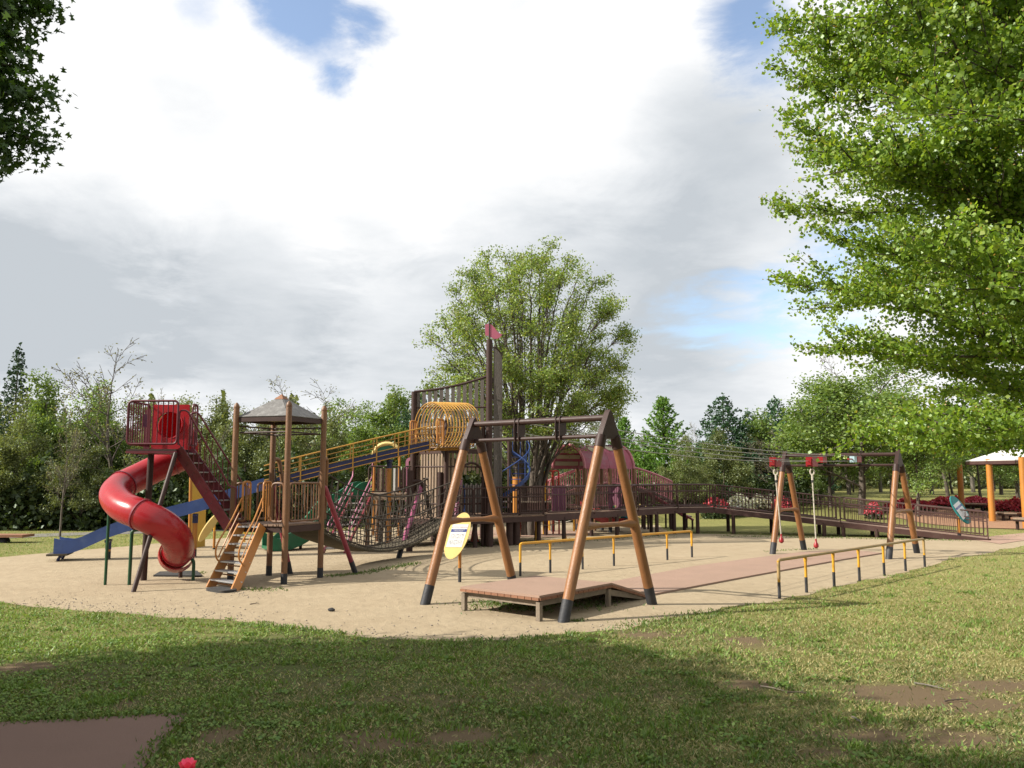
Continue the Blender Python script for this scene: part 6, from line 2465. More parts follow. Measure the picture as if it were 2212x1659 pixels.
leaf_mat('petal_pink', [(0.720, 0.050, 0.140), (0.800, 0.100, 0.220), (0.660, 0.040, 0.120)], .4, .5, 0)


# --- the katsura at right, close to the camera
def katsura():
    rng = np.random.default_rng(42)
    base = Vector((9.4, 11.2, 0))
    segs, twigs = [], []
    H = 13.0
    p = np.zeros(3)
    d = np.array([0, 0, 1.])
    trunk = [p]
    for i in range(13):
        d = unit(d + rng.normal(0, .04, 3) + np.array([0, 0, .2]))
        q = p + d * 1.0
        segs.append((*p, *q, .24 * (1 - i / 14.5), .24 * (1 - (i + 1) / 14.5)))
        p = q
        trunk.append(p)
    leaves, tips, lnorm = [], [], []
    nb = 150
    for b in range(nb):
        z = 2.75 + (b / nb) ** .95 * 9.6
        k = min(12, int(z))
        o = trunk[k] + (trunk[min(13, k + 1)] - trunk[k]) * (z - k)
        az = b * 2.399 + rng.normal(0, .25)
        az = (az + math.pi) % (2 * math.pi) - math.pi
        if abs(az) < 1.1 and b % 2:
            az = math.pi - az          # more boughs reach out towards the open playground
        reach = (5.9 if z < 9 else 5.9 - (z - 9) * 1.0) * rng.uniform(.79, .96)
        if z < 4.6:
            reach *= .80 + .12 * (z - 2.75)
        toward = math.cos(az) < .35            # half of the crown that the photograph sees
        el = math.radians(rng.uniform(4, 20)) - (.04 if z < 3.6 else 0)
        dd = np.array([math.cos(az) * math.cos(el), math.sin(az) * math.cos(el), math.sin(el)])
        pp = o.copy()
        L_ = reach
        n1 = 10
        nodes = []
        for i in range(n1):
            dd = unit(dd + rng.normal(0, .06, 3) + np.array([0, 0, -.01 if i < 6 else .03]))
            q = pp + dd * L_ / n1
            segs.append((*pp, *q, .05 * (1 - i / (n1 + 1)), .05 * (1 - (i + 1) / (n1 + 1))))
            nodes.append((q, dd.copy()))
            pp = q
        n2 = 27 if toward else 4
        for j in range(n2):
            f = (.30 if toward else .2) + (.70 if toward else .8) * (j + rng.uniform(0, 1)) / n2
            i = min(n1 - 1, int(f * n1))
            bp, bd = nodes[i]
            s = 1 if j % 2 else -1
            side = unit(np.cross(bd, [0, 0, 1]))
            nd = unit(bd * rng.uniform(.55, 1.0) + side * s * rng.uniform(.35, .9) + np.array([0, 0, rng.uniform(-.12, .34)]))
            l2 = rng.uniform(.7, 1.5) * (1.15 - .5 * f)
            n3 = 6
            pp2 = bp.copy()
            tn = []
            for i3 in range(n3):
                nd = unit(nd + rng.normal(0, .09, 3) + np.array([0, 0, .02]))
                q = pp2 + nd * l2 / n3
                segs.append((*pp2, *q, .012 * (1 - i3 / 8), .012 * (1 - (i3 + 1) / 8)))
                tn.append((q, nd.copy()))
                pp2 = q
            tips.append(pp2)
            # leaf pairs along the twig and its side shoots
            m_ = int(l2 / .042)
            for i3 in range(m_):
                f3 = i3 / m_
                ii = min(n3 - 1, int(f3 * n3))
                c = tn[ii][0] - tn[ii][1] * (1 - (f3 * n3 - ii)) * l2 / n3
                sd = unit(np.cross(tn[ii][1], [0, 0, 1]))
                for e in (-1, 1):
                    leaves.append(c + sd * e * .05 + np.array([0, 0, rng.uniform(-.05, .02)]) + rng.normal(0, .025, 3))
                if toward and rng.uniform() < .22:
                    sh_ = unit(tn[ii][1] * .5 + sd * rng.choice([-1, 1]) + np.array([0, 0, rng.uniform(-.35, .35)]))
                    for g in range(4):
                        leaves.append(c + sh_ * (.1 + .06 * g) + rng.normal(0, .03, 3))
    LV = np.array(leaves)
    LV = np.concatenate([LV, LV + np.random.default_rng(77).normal(0, .055, LV.shape)])
    me = leaf_mesh('crown', LV, .063, 'disc', 'leaf_katsura', 3, up=.25)
    TP = np.repeat(np.array(tips), 3, 0) + np.random.default_rng(9).normal(0, .05, (len(tips) * 3, 3))
    me2 = leaf_mesh('young_leaves', TP, .032, 'quad', 'leaf_tip', 4, up=.2)
    tree_from('katsura_tree', segs, [('crown', me), ('young_leaves', me2)], 'bark', base, 'leafy round-leaved tree filling the upper right of the picture', seg_n=4)
    return len(LV)


N_KAT = katsura()



# --- the maple at left whose shade lies over the lawn
def maple():
    rng = np.random.default_rng(5)
    base = Vector((-9.6, 4.9, 0))
    P = [dict(k=6, wig=.05, up=.05, tap=.7, n=9, ang=1.05, len=1.35, rad=.55, **{'from': .62}, spiral=True, short=.25),
         dict(k=6, wig=.13, up=.03, tap=.45, n=8, ang=.75, len=.55, rad=.55, **{'from': .25}),
         dict(k=4, wig=.16, up=.02, tap=.4, n=6, ang=.7, len=.6, rad=.6, **{'from': .2}),
         dict(k=3, wig=.2, up=-.02, tap=.4, n=0, ang=.6, len=.6, rad=.6, **{'from': .2})]
    segs, tips = [], []
    grow(rng, (0, 0, 0), (0, 0, 1), 3.6, .26, 0, P, segs, tips)
    # keep the crown inside a broad dome, as the shade on the grass shows
    T = np.array(tips)[:, :3]
    c = np.array([0, 0, 5.3])
    q = ((T - c) / np.array([4.3, 5.1, 2.8])) ** 2
    T = T[q.sum(1) < 1.05]
    segs = [g for g in segs if ((((np.array(g[3:6]) - c) / np.array([4.3, 5.1, 2.8])) ** 2).sum() < 1.0) or g[2] < 3.2 and abs(g[3]) < 1.2]
    extra = rng.normal(0, 1, (1700, 3))
    extra /= np.linalg.norm(extra, axis=1)[:, None]
    extra = c + extra * np.array([4.3, 5.0, 2.65]) * rng.uniform(.3, 1, (1700, 1)) ** .6
    extra = extra[extra[:, 2] > 2.9]
    near = (extra[:, 0] > 3.2) & (extra[:, 1] > -.5)
    for e in extra[::10]:
        segs.append((*(e * .9 + c * .1), *e, .012, .004))
    A = np.concatenate([T, extra])
    close = (A[:, 0] > 2.4) & (A[:, 1] > -2)
    fine = clump(A[close], 34, .19, 6, .5)
    coarse = clump(A[~close], 30, .36, 7, .6)
    # a few boughs that hang into the picture at its upper left corner
    hang = []
    for (x0, y0), (x1, y1) in (((-140, -70), (95, 18)), ((-140, 50), (25, 80)), ((-140, 170), (72, 215)), ((-150, 225), (68, 300)), ((-140, 140), (25, 140)), ((-140, -20), (20, 20)), ((-170, 290), (-15, 340))):
        a, b = at(x0, y0, 5.1), at(x1, y1, 5.0)
        r0 = np.array([a.x - base.x, a.y - base.y, a.z])
        r1 = np.array([.4, 0, 3.6 + .08 * (y0 / -100)])
        prev = r1
        for k in range(1, 7):
            q3 = r1 + (r0 - r1) * k / 6 + np.array([0, 0, .35 * math.sin(math.pi * k / 6)])
            segs.append((*prev, *q3, .045 - .005 * k, .045 - .005 * (k + 1)))
            if k >= 3:
                hang.append(tuple(q3))
            prev = q3
        for k in range(16):
            f = k / 15
            p = lerp(a, b, f)
            hang.append((p.x - base.x, p.y - base.y, p.z))
        for k in range(6):
            p, q2 = lerp(a, b, k / 6), lerp(a, b, (k + 1) / 6)
            segs.append((p.x - base.x, p.y - base.y, p.z, q2.x - base.x, q2.y - base.y, q2.z, .012 - k * .0012, .011 - k * .0012))
    fine2 = clump(np.array(hang), 75, .095, 8, .6)
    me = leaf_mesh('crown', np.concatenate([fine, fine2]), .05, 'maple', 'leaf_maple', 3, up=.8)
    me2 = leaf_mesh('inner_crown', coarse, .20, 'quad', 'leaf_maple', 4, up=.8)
    tree_from('maple_tree', segs, [('crown', me), ('inner_crown', me2)], 'bark', base, 'dark maple leaning in at the upper left corner')


maple()


# --- the fan-shaped tree behind the ship
def fan_tree():
    rng = np.random.default_rng(21)
    Yt = 33.5
    b = at(1142, 1100, Yt)
    base = Vector((b.x, Yt, 0))
    top = at(1140, 528, Yt).z
    c = np.array([0, 0, top * .56])
    ax = np.array([4.05, 4.0, top * .44])
    segs, lv = [], []

    def bez(a, m_, e, r0, r1, k):
        pts = [(1 - t) ** 2 * a + 2 * t * (1 - t) * m_ + t * t * e for t in np.linspace(0, 1, k + 1)]
        for i in range(1, k):
            pts[i] = pts[i] + rng.normal(0, .03, 3)
        for i in range(k):
            segs.append((*pts[i], *pts[i + 1], r0 + (r1 - r0) * i / k, r0 + (r1 - r0) * (i + 1) / k))
        return pts

    trunks = []
    for i in range(4):
        a = i * 1.57 + .5
        lo = np.array([.16 * math.cos(a), .14 * math.sin(a), -.1])
        hi = np.array([.52 * math.cos(a) + (.1 if i == 0 else 0), .4 * math.sin(a), 3.0])
        bez(lo, (lo + hi) / 2 + np.array([-.06 * math.cos(a), 0, .2]), hi, .19, .14, 5)
        trunks.append(hi)
    N = 66
    for s in range(N):
        # stems fan out evenly to the dome
        f = (s + .5) / N
        z = 1 - 1.36 * f ** .95
        a = s * 2.39996
        rr = math.sqrt(max(0, 1 - z * z))
        e = c + ax * np.array([rr * math.cos(a), rr * math.sin(a), z]) * rng.uniform(.86, .98)
        o = min(trunks, key=lambda q: (q[0] - e[0]) ** 2 + (q[1] - e[1]) ** 2 + rng.uniform(0, 1.5))
        o = o - np.array([0, 0, rng.uniform(0, 1.2)])
        ctl = np.array([e[0] * .42, e[1] * .42, o[2] + (e[2] - o[2]) * (.62 if z > 0 else .5) + .5])
        main = bez(o, ctl, e, .042 + .03 * max(0, z), .010, 12)
        lv += [main[-1], main[-2]]
        for j in range(11):
            t = rng.uniform(.34, .98)
            i = min(11, int(t * 12))
            p = main[i]
            d = unit(main[i + 1] - main[i])
            out = unit((p - c) / ax)
            nd = unit(d + rng.normal(0, .42, 3) + out * .25)
            L_ = rng.uniform(.9, 1.9) * (1.15 - .5 * t)
            e2_ = p + nd * L_
            q = (((e2_ - c) / ax) ** 2).sum()
            if q > 1.06:
                e2_ = c + (e2_ - c) / math.sqrt(q) * 1.02
            sub = bez(p, p + d * L_ * .5, e2_, .017, .006, 5)
            for k in range(6):
                u = rng.uniform(.35, 1)
                p3 = sub[min(4, int(u * 5))]
                e3 = p3 + unit(nd + rng.normal(0, .6, 3)) * rng.uniform(.25, .6)
                segs.append((*p3, *e3, .008, .004))
                lv += [e3, (e3 + p3) / 2]
            lv.append(e2_)
    T = np.array(lv)
    q = (((T - c) / ax) ** 2).sum(1)
    pr = np.clip(.05 + .84 * q ** 1.7 + .22 * nz2(T[:, 0] * 1.2, T[:, 2] * 1.2 + T[:, 1], 1), .02, .9)
    T = T[rng.uniform(0, 1, len(T)) < pr]
    lvp = clump(T, 24, .17, 4, .5)
    me = leaf_mesh('crown', lvp, .094, 'quad', 'leaf_fan', 5, up=.5)
    tree_from('fan_tree', segs, [('crown', me)], 'bark', base, 'large fan-shaped tree with fresh yellow green leaves behind the mast')
    return len(lvp)


FAN = fan_tree()


# --- kinds of woodland tree, each made once and copied
def broad(seed, H, spread, leaf, per, bark='bark', size=.2, clr=.2, density=1.0, sparse=False, droop=0, tall=1.0):
    rng = np.random.default_rng(seed)
    P = [dict(k=7, wig=.06, up=.05, tap=.3, n=11, ang=.85, len=.52, rad=.5, **{'from': clr}, spiral=True, short=.45),
         dict(k=5, wig=.12, up=.06, tap=.35, n=6, ang=.7, len=.5, rad=.55, **{'from': .2}),
         dict(k=3, wig=.16, up=.05, tap=.4, n=4, ang=.7, len=.55, rad=.6, **{'from': .2}),
         dict(k=2, wig=.2, up=.0, tap=.4, n=0, ang=.6, len=.5, rad=.6, **{'from': .2})]
    segs, tips = [], []
    grow(rng, (0, 0, -.1), (0, 0, 1), H * .72, H * .02, 0, P, segs, tips)
    S_ = np.array(segs)
    S_[:, [0, 1, 3, 4]] *= spread
    T = np.array(tips)[:, :3]
    T[:, :2] *= spread
    T = T[np.random.default_rng(seed).uniform(0, 1, len(T)) < density]
    S_[:, 6:8] = np.maximum(S_[:, 6:8], .012)
    lv = clump(T, per, .30 if not sparse else .15, seed + 1, .7)
    return S_, lv, bark, leaf, size


def conifer(seed, H, R, leaf, whorls=16, droop=.18, size=.28, power=.9, bottom=.08, per=26, curl=.0):
    rng = np.random.default_rng(seed)
    segs, lv = [(0, 0, -.1, 0, 0, H * .5, H * .016, H * .009), (0, 0, H * .5, 0, 0, H, H * .009, .01)], []
    for w in range(whorls):
        f = w / whorls
        z = H * (bottom + (1 - bottom) * f)
        L_ = R * (1 - f) ** power * rng.uniform(.85, 1.12) + .12
        nb = int(9 - 4 * f)
        for k in range(nb):
            a = k * 2 * math.pi / nb + w * .7 + rng.normal(0, .15)
            L2 = L_ * rng.uniform(.75, 1.15)
            d = np.array([math.cos(a), math.sin(a), 0])
            end = np.array([0, 0, z]) + d * L2 + np.array([0, 0, L2 * (curl - droop)])
            segs.append((0, 0, z, *end, .025 * (1 - f) + .008, .005))
            m_ = int(per * (L2 / R) ** 1.2) + 5
            t = rng.uniform(.08, 1, m_) ** .7
            p = np.array([0, 0, z])[None] + (end - np.array([0, 0, z]))[None] * t[:, None]
            side = np.array([-d[1], d[0], 0])
            wdt = .26 * L2 * (1.05 - t)
            p = p + side[None] * (rng.normal(0, 1, m_) * wdt)[:, None]
            p[:, 2] += rng.normal(0, .10, m_) - (t ** 2) * 0 + .05
            lv.append(p)
    lv.append(np.stack([rng.normal(0, .06, 20), rng.normal(0, .06, 20), rng.uniform(H * .93, H * 1.03, 20)], 1))
    return segs, np.concatenate(lv), 'bark', leaf, size


def larch(seed, H, R):
    """Feathery light green conifer with upswept shoots."""
    rng = np.random.default_rng(seed)
    segs, lv = [(0, 0, -.1, 0, 0, H, H * .018, .012)], []
    nb = 95
    for k in range(nb):
        f = (k + .5) / nb
        z = H * (.06 + .92 * f)
        a = k * 2.399
        L_ = R * (1 - f ** 1.15) * rng.uniform(.8, 1.15) + .18
        d = unit(np.array([math.cos(a), math.sin(a), .45 + .5 * f]))
        o = np.array([0, 0, z])
        p = o.copy()
        n1 = max(4, int(L_ / .22))
        for i in range(n1):
            d = unit(d + rng.normal(0, .05, 3) + np.array([0, 0, .05]))
            q = p + d * L_ / n1
            segs.append((*p, *q, .02 * (1 - i / (n1 + 1)) + .004, .02 * (1 - (i + 1) / (n1 + 1)) + .004))
            for g in range(3):
                sd = unit(rng.normal(0, 1, 3) + d * .8 + np.array([0, 0, .3]))
                sl_ = rng.uniform(.2, .42) * (1.1 - .5 * i / n1)
                for h in range(7):
                    lv.append(q + sd * sl_ * (h + 1) / 7 + rng.normal(0, .025, 3))
            p = q
    return segs, np.array(lv), 'bark', 'leaf_larch', .15


PROTO = {}


def proto(kind, data, label, base, name, sc=1, rz=0):
    segs, lv, bark, leaf, size = data
    me = leaf_mesh('crown', lv, size, 'quad', leaf, 3, up=.4)
    t = tree_from(name, segs, [('crown', me)], bark, base, label, group='trees of the wood round the playground', seg_n=4)
    t.scale = (sc, sc, sc) if not isinstance(sc, (tuple, list)) else sc
    t.rotation_euler = (0, 0, rz)
    PROTO[kind] = t
    return t


def spot(px, Y):
    p = at(px, 1100, Y)
    return Vector((p.x, Y, float(terrain(p.x, Y)) - .05))


def h_at(px, py, Y):
    s = spot(px, Y)
    return at(px, py, Y).z - s.z


KINDS = {
    'spring_a': (lambda: broad(101, 8, 1.0, 'leaf_spring', 18, size=.17), 8.0, 'broadleaf_tree'),
    'spring_b': (lambda: broad(102, 8, .85, 'leaf_spring', 20, size=.17, clr=.12), 8.0, 'broadleaf_tree'),
    'olive_a': (lambda: broad(103, 8, 1.05, 'leaf_olive', 20, size=.17, clr=.12), 8.0, 'broadleaf_tree'),
    'olive_b': (lambda: broad(104, 8, 1.2, 'leaf_olive', 18, size=.17, clr=.1), 8.0, 'broadleaf_tree'),
    'bare_a': (lambda: broad(105, 8, .95, 'leaf_dull', 2, 'bark', .13, .3, .45, True), 8.0, 'bare_tree'),
    'bare_b': (lambda: broad(106, 8, 1.2, 'leaf_dull', 2, 'bark_pale', .13, .15, .6, True), 8.0, 'bare_tree'),
    'spruce': (lambda: conifer(107, 10, 2.4, 'leaf_spruce', 24, .22, .2, per=70), 10.0, 'spruce_tree'),
    'cypress': (lambda: conifer(108, 8, 3.3, 'leaf_cypress', 24, .02, .2, power=.72, bottom=.04, per=130), 8.0, 'conifer_tree'),
    'larch': (lambda: larch(109, 8, 3.1), 8.0, 'larch_tree'),
    'park': (lambda: broad(110, 8, 1.1, 'leaf_spring', 18, 'bark', .16, .2), 8.0, 'park_tree'),
}


def plant(kind, px, top, Y, label, wide=1.0, rz=0.0, group='trees of the wood round the playground'):
    fn, H, nm = KINDS[kind]
    base = spot(px, Y)
    h = at(px, top, Y).z - base.z
    s = h / H
    sc = (s * wide, s * wide, s)
    if kind not in PROTO:
        data = fn()
        # measure the real height once so that tops land where they should
        zt = float(np.percentile(np.asarray(data[1])[:, 2], 99.5))
        KINDS[kind] = (fn, zt, nm)
        s = h / zt
        sc = (s * wide, s * wide, s)
        t = proto(kind, data, label, base, nm, sc, rz)
        t['group'] = group
        return t
    return copy_tree(PROTO[kind], base, rz, sc, label, group)


W_ = [  # kind, picture x, top y, distance, width factor, label
    ('spruce', 18, 762, 46, 1.0, 'dark spruce topping the wood at the left edge'),
    ('spruce', 195, 838, 50, .8, 'small dark spruce tip left of the tall bare tree'),
    ('spring_b', 95, 822, 41, 1.05, 'light green tree right of the dark spruce'),
    ('spring_a', 150, 835, 44, .95, 'light green tree between spruce and tall bare tree'),
    ('olive_a', 30, 905, 37, 1.2, 'dull green tree low at the left picture edge'),
    ('bare_a', 246, 744, 39, 1.0, 'tall half-bare tree left of the red slide platform'),
    ('olive_b', 175, 930, 36.5, 1.0, 'dull green tree in front of the tall bare tree'),
    ('spring_a', 262, 880, 43, 1.0, 'green tree behind the red slide platform'),
    ('bare_b', 332, 850, 41, .8, 'thin bare tree just above the red platform'),
    ('olive_a', 345, 905, 39, 1.15, 'dull green tree behind the maroon stair'),
    ('olive_b', 425, 880, 44, 1.15, 'broad dull green tree left of the roofed tower'),
    ('bare_b', 480, 925, 38, .9, 'pale-twigged bare tree beside the roofed tower'),
    ('bare_b', 590, 815, 46, 1.25, 'wide bare tree above the tower roof'),
    ('olive_a', 520, 890, 42, 1.1, 'dull green tree seen between the left tower posts'),
    ('olive_b', 625, 895, 40, 1.0, 'dull green tree seen through the roofed tower'),
    ('bare_a', 690, 830, 48, 1.2, 'bare tree right of the tower roof'),
    ('olive_a', 705, 905, 41, .95, 'dull green tree right of the roofed tower'),
    ('spring_b', 800, 852, 42, 1.25, 'full green tree above the long slide'),
    ('spring_a', 745, 880, 46, 1.0, 'green tree behind the upper end of the long slide'),
    ('cypress', 868, 868, 48, .75, 'dark conifer left of the hoop tunnel'),
    ('cypress', 905, 858, 52, .7, 'dark conifer behind the hoop tunnel'),
    ('spring_a', 895, 935, 40, 1.0, 'green tree behind the hoop tunnel'),
    ('olive_b', 1000, 905, 46, 1.1, 'dull green tree behind the mast'),
    ('bare_b', 1190, 975, 41, .9, 'pale silvery tree left of the pink shelter'),
    ('olive_a', 1090, 960, 44, 1.1, 'dull green tree low behind the fan tree'),
    ('olive_b', 1250, 915, 52, 1.1, 'dull green tree behind the pink roof'),
    ('larch', 1437, 862, 50, 1.25, 'bright green feathery conifer right of the near frame'),
    ('larch', 1350, 905, 54, 1.1, 'smaller bright green conifer by the near frame head'),
    ('spruce', 1338, 896, 62, 1.0, 'dark conifer tip behind the near frame head'),
    ('cypress', 1568, 862, 60, 1.25, 'dark pointed conifer left of the pair'),
    ('cypress', 1682, 868, 62, 1.25, 'dark pointed conifer right of the pair'),
    ('cypress', 1622, 893, 64, .9, 'narrow dark conifer between the pair'),
    ('bare_b', 1505, 915, 66, 1.2, 'hazy bare tree left of the dark conifers'),
    ('olive_a', 1560, 932, 48, 1.15, 'rounded dull green tree in front of the conifers'),
    ('olive_b', 1480, 945, 46, .9, 'dull green tree right of the bright conifer'),
    ('bare_a', 1690, 925, 50, 1.6, 'twiggy bare tree below the right conifer'),
    ('olive_b', 1735, 930, 58, 1.1, 'dull green tree left of the tall park tree'),
    ('bare_b', 1800, 765, 62, 1.1, 'tall bare tree behind the park tree'),
    ('park', 1862, 755, 46, 1.45, 'tall light green park tree behind the far frame'),
    ('park', 1795, 835, 50, 1.3, 'light green park tree just left of the tall one'),
    ('park', 1930, 800, 50, 1.2, 'light green park tree just right of the tall one'),
    ('park', 1985, 880, 44, 1.1, 'light green park tree left of the pavilion'),
    ('park', 2120, 905, 52, 1.2, 'light green park tree behind the pavilion'),
    ('spring_b', 2200, 860, 56, 1.3, 'green tree behind the right picture edge'),
    ('spring_a', 1930, 905, 60, 1.2, 'green tree between the two park trees'),
    ('spring_b', 1770, 960, 50, .8, 'small green tree left of the far frame'),
    ('spring_a', 2060, 930, 62, 1.2, 'green tree beyond the azalea hedge'),
    ('olive_b', 1845, 960, 66, 1.2, 'dull green tree far behind the far frame'),
    ('olive_a', 2150, 940, 68, 1.3, 'dull green tree far behind the pavilion'),
    ('olive_b', 60, 868, 43, 1.2, 'dull green tree between spruce and picture edge'),
    ('olive_a', 215, 870, 47, 1.2, 'dull green tree behind the tall bare tree'),
    ('spring_b', 330, 868, 48, 1.1, 'green tree far behind the red platform'),
    ('olive_b', 390, 872, 50, 1.2, 'dull green tree far behind the maroon stair'),
    ('olive_a', 480, 868, 50, 1.2, 'dull green tree far left of the tower roof'),
    ('olive_b', 560, 872, 52, 1.2, 'dull green tree far behind the tower roof'),
    ('spring_a', 660, 868, 52, 1.1, 'green tree far right of the tower roof'),
    ('olive_a', 850, 880, 54, 1.1, 'dull green tree far behind the long slide'),
    ('olive_b', 1160, 930, 56, 1.2, 'dull green tree far behind the fan tree'),
    ('olive_a', 1390, 945, 56, 1.0, 'dull green tree between the two bright conifers'),
    ('olive_b', 1640, 945, 60, 1.2, 'dull green tree under the dark conifers'),
    ('bare_a', 133, 885, 32.3, .55, 'slender pale trunked tree standing alone on the left lawn'),
]
rnd = random.Random(12)
for kind, px, top, Y, wide, lab in W_:
    plant(kind, px, top, Y, lab, wide, rnd.uniform(0, 6.28))


# --- dark undergrowth closing the wood below the crowns
def thicket(name, spans, n, leaf, label, size=.26, seed=0):
    r = np.random.default_rng(seed)
    P = []
    for (x0, x1, Y0_, Y1_, topy) in spans:
        m_ = int(n * (x1 - x0) / 600)
        px = r.uniform(x0, x1, m_)
        Y = r.uniform(Y0_, Y1_, m_)
        dx = (px - 1106) / FPX * 1.0
        d = np.array([(a, 1.0) for a in dx])
        X = dx * Y * 1.013
        hmax = np.array([max(.4, at(1106, topy, y_).z) for y_ in Y]) * (.72 + .34 * nz2(px * .05, px * .013 + 2.0, 1.0))
        z0 = terrain(X, Y)
        z = z0 + (hmax - z0).clip(.5) * r.uniform(0, 1, m_) ** .8
        P.append(np.stack([X, Y, z], 1))
    P = np.concatenate(P)
    o = bpy.data.objects.new(name, leaf_mesh(name, P, size, 'quad', leaf, seed + 5, up=.4))
    link(o)
    tag(o, label, name.replace('_', ' '), kind='stuff')


thicket('undergrowth', [(-120, 560, 36.0, 41.0, 985), (400, 1000, 38.5, 44.0, 975), (900, 1330, 43, 50, 985), (1300, 1760, 50, 57, 995)], 19000, 'leaf_shrub', 'dark tangled undergrowth along the edge of the wood', .27, 71)
thicket('far_wood', [(-150, 500, 48, 56, 875), (450, 1050, 50, 58, 880), (1000, 1500, 58, 66, 950), (1400, 1800, 68, 76, 950), (1750, 2350, 72, 84, 960)], 22000, 'leaf_olive', 'far mass of woodland behind the nearer trees', .36, 72)


# --- slim trunks in the right-hand grove
TR = []
for i, (px, Y, top) in enumerate(((1650, 60, 1000), (1775, 56, 985), (1788, 64, 1000), (1836, 60, 990), (1905, 66, 1000), (1960, 58, 990), (2015, 62, 1000), (2050, 56, 985), (2105, 66, 1000), (2165, 60, 990), (1716, 62, 1000))):
    b = spot(px, Y)
    h = at(px, top - 60, Y).z - b.z
    rng = np.random.default_rng(200 + i)
    segs, tips = [], []
    P = [dict(k=6, wig=.05, up=.03, tap=.5, n=5, ang=.6, len=.4, rad=.5, **{'from': .45}), dict(k=3, wig=.1, up=.05, tap=.4, n=0, ang=.6, len=.5, rad=.5, **{'from': .3})]
    grow(rng, (0, 0, -.1), (0, 0, 1), h, .12 + .05 * rng.uniform(), 0, P, segs, tips)
    lv = clump(np.array(tips), 60, .45, 300 + i, .7)
    tree_from('grove_tree', segs, [('crown', leaf_mesh('crown', lv, .24, 'quad', 'leaf_spring', i, up=.4))], 'bark' if i % 2 else 'bark_pale', b,
              ['first', 'second', 'third', 'fourth', 'fifth', 'sixth', 'seventh', 'eighth', 'ninth', 'tenth', 'eleventh'][[0, 2, 3, 4, 5, 6, 7, 8, 9, 10, 1][i]] + ' slim trunk from the left in the right-hand grove',
              group='slim trees of the right-hand grove', seg_n=7)

# --- azaleas
def azalea(px, py_base, py_top, Y, w, petal, label, seed, frac=.72):
    b = spot(px, Y)
    h = max(.35, at(px, py_top, Y).z - b.z)
    r = np.random.default_rng(seed)
    n = int(1100 * w)
    t = r.uniform(0, 2 * np.pi, n)
    rad = np.sqrt(r.uniform(0, 1, n))
    x = rad * np.cos(t) * w / 2
    y = rad * np.sin(t) * .6
    top_ = h * (1 - .55 * np.abs(rad) ** 3) * (1 + .12 * nz2(x * 2 + px, y * 2, 2))
    pts = np.stack([x, y, top_ * r.uniform(.75, 1.02, n)], 1)
    pts2_ = np.stack([x, y, top_ * r.uniform(.05, .95, n)], 1)
    k = r.uniform(0, 1, n) < frac * np.clip(.9 + .6 * nz2(x + px, y, 2), .1, 1)
    segs = [(r.normal(0, w * .05), r.normal(0, .1), -.05, q[0] * .6, q[1] * .6, q[2] * .7, .02, .008) for q in pts2_[:26]]
    tree_from('azalea_bush', segs, [('flowers', leaf_mesh('flowers', pts[k], .12, 'round', petal, seed, up=.6)), ('foliage', leaf_mesh('foliage', pts2_, .11, 'quad', 'leaf_shrub', seed + 1))],
              'twig', b, label, 'bush', 'flowering azaleas beyond the ramp', 4)


for i, (px, top, Y, w, petal, lab) in enumerate((
        (2050, 1075, 49, 2.6, 'petal_red', 'long red azalea left of the teal board'), (2105, 1074, 50, 2.4, 'petal_red', 'red azalea between the pavilion posts'),
        (2195, 1078, 45, 2.2, 'petal_red', 'red azalea near the right picture edge'), (1885, 1089, 44, .8, 'petal_red', 'red azalea left of the right far leg'),
        (1965, 1081, 47, 3.0, 'petal_red', 'low red azalea behind the ramp railing'), (1600, 1073, 46, 1.7, 'petal_white', 'left white azalea behind the ramp'),
        (1645, 1074, 46.5, 1.5, 'petal_white', 'middle white azalea behind the ramp'), (1690, 1076, 46, 1.2, 'petal_red', 'red azalea among the white ones'),
        (1668, 1073, 47.4, 1.2, 'petal_white', 'right white azalea behind the ramp'), (1545, 1077, 45, 1.6, 'petal_red', 'low red azalea behind the landing'),
        (2155, 1082, 48, 1.8, 'petal_red', 'sparse red azalea behind the octagonal bench'))):
    azalea(px, 0, top, Y, w, petal, lab, 400 + i, .25 if 'sparse' in lab else .72)


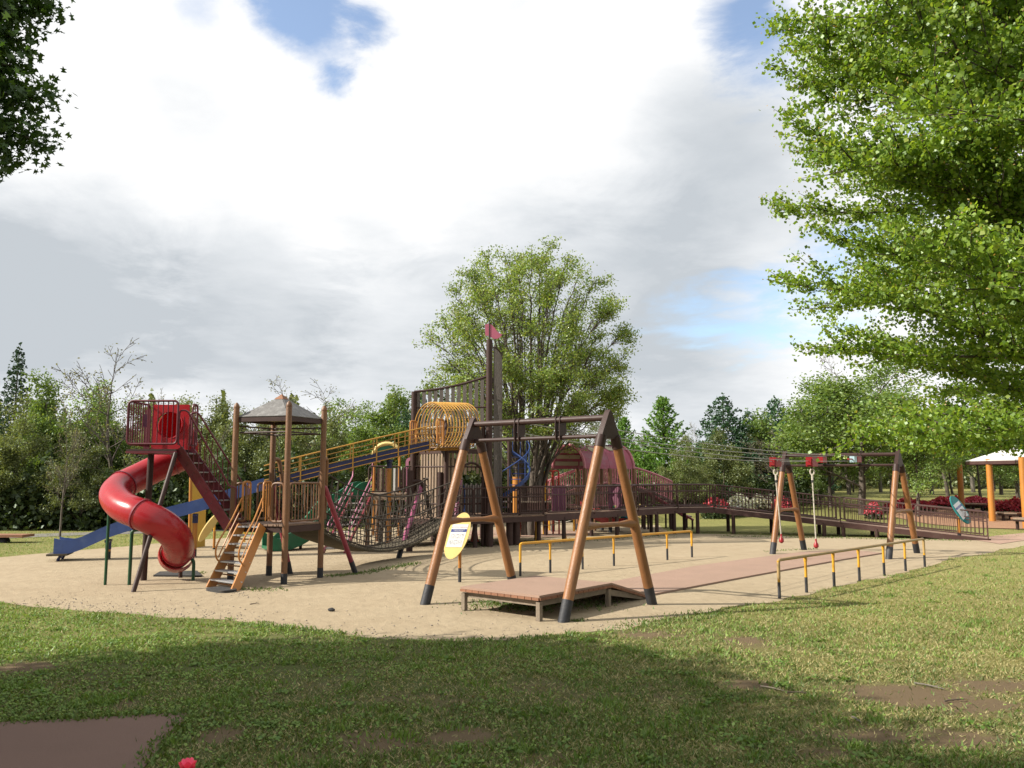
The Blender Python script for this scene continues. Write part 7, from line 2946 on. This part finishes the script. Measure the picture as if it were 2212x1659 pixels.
# --- azalea right below the camera: one bloom shows at the bottom edge
def near_azalea():
    f = at(406, 1655, 2.35)
    base = Vector((f.x, f.y - .05, 0))
    t = thing('azalea_bush', base, 'pink azalea bloom at the bottom edge of the picture', 'bush')
    rng = np.random.default_rng(8)
    segs = []
    ends = []
    for k in range(16):
        a = rng.uniform(0, 6.28)
        e = np.array([math.cos(a) * rng.uniform(.05, .4), math.sin(a) * rng.uniform(.05, .4) - .15, f.z * rng.uniform(.6, .86)])
        m_ = e * np.array([.45, .45, .55])
        segs += [(0, 0, -.02, *m_, .012, .009), (*m_, *e, .009, .004)]
        ends.append(e)
    tipf = np.array([0, .05, f.z - .03])
    segs.append((*ends[0], *tipf, .004, .003))
    v, idx = frusta(segs, 5)
    o = bpy.data.objects.new('stems', np_mesh('stems', v, 4, idx, 'twig', smooth=True))
    o.parent = t
    COL.objects.link(o)
    lv = clump(np.array(ends), 40, .06, 3)
    lv = lv[lv[:, 2] < f.z - .09]
    o = bpy.data.objects.new('foliage', leaf_mesh('foliage', lv, .035, 'round', 'leaf_shrub', 5))
    o.parent = t
    COL.objects.link(o)
    for (dx, dz, sc, nm) in ((0, -.012, 1.0, 5), (.045, -.035, .5, 4)):
        mb = MB()
        c = Vector((f.x + dx, f.y, f.z + dz))
        for ring_ in range(2):
            for k in range(5):
                a = 2 * math.pi * k / 5 + ring_ * .6
                d = Vector((math.cos(a), math.sin(a) * .8 - .2, .75 - .25 * ring_)).normalized()
                sx_ = d.cross(Z).normalized()
                up = sx_.cross(d)
                L_ = .032 * sc
                pts = []
                for i in range(5):
                    f_ = i / 4
                    wd = .013 * sc * math.sin(math.pi * (.12 + .8 * f_)) + .001
                    cen = c + d * L_ * f_ + up * (.010 * sc * f_ * f_)
                    pts.append((cen - sx_ * wd, cen + up * .002, cen + sx_ * wd))
                k0 = len(mb.v)
                for a_, b_, c_ in pts:
                    mb.v += [a_, b_, c_]
                for i in range(4):
                    q = k0 + 3 * i
                    mb.f += [[q, q + 1, q + 4, q + 3], [q + 1, q + 2, q + 5, q + 4]]
        mb.build('bloom', 'petal_pink', t, 80)


near_azalea()
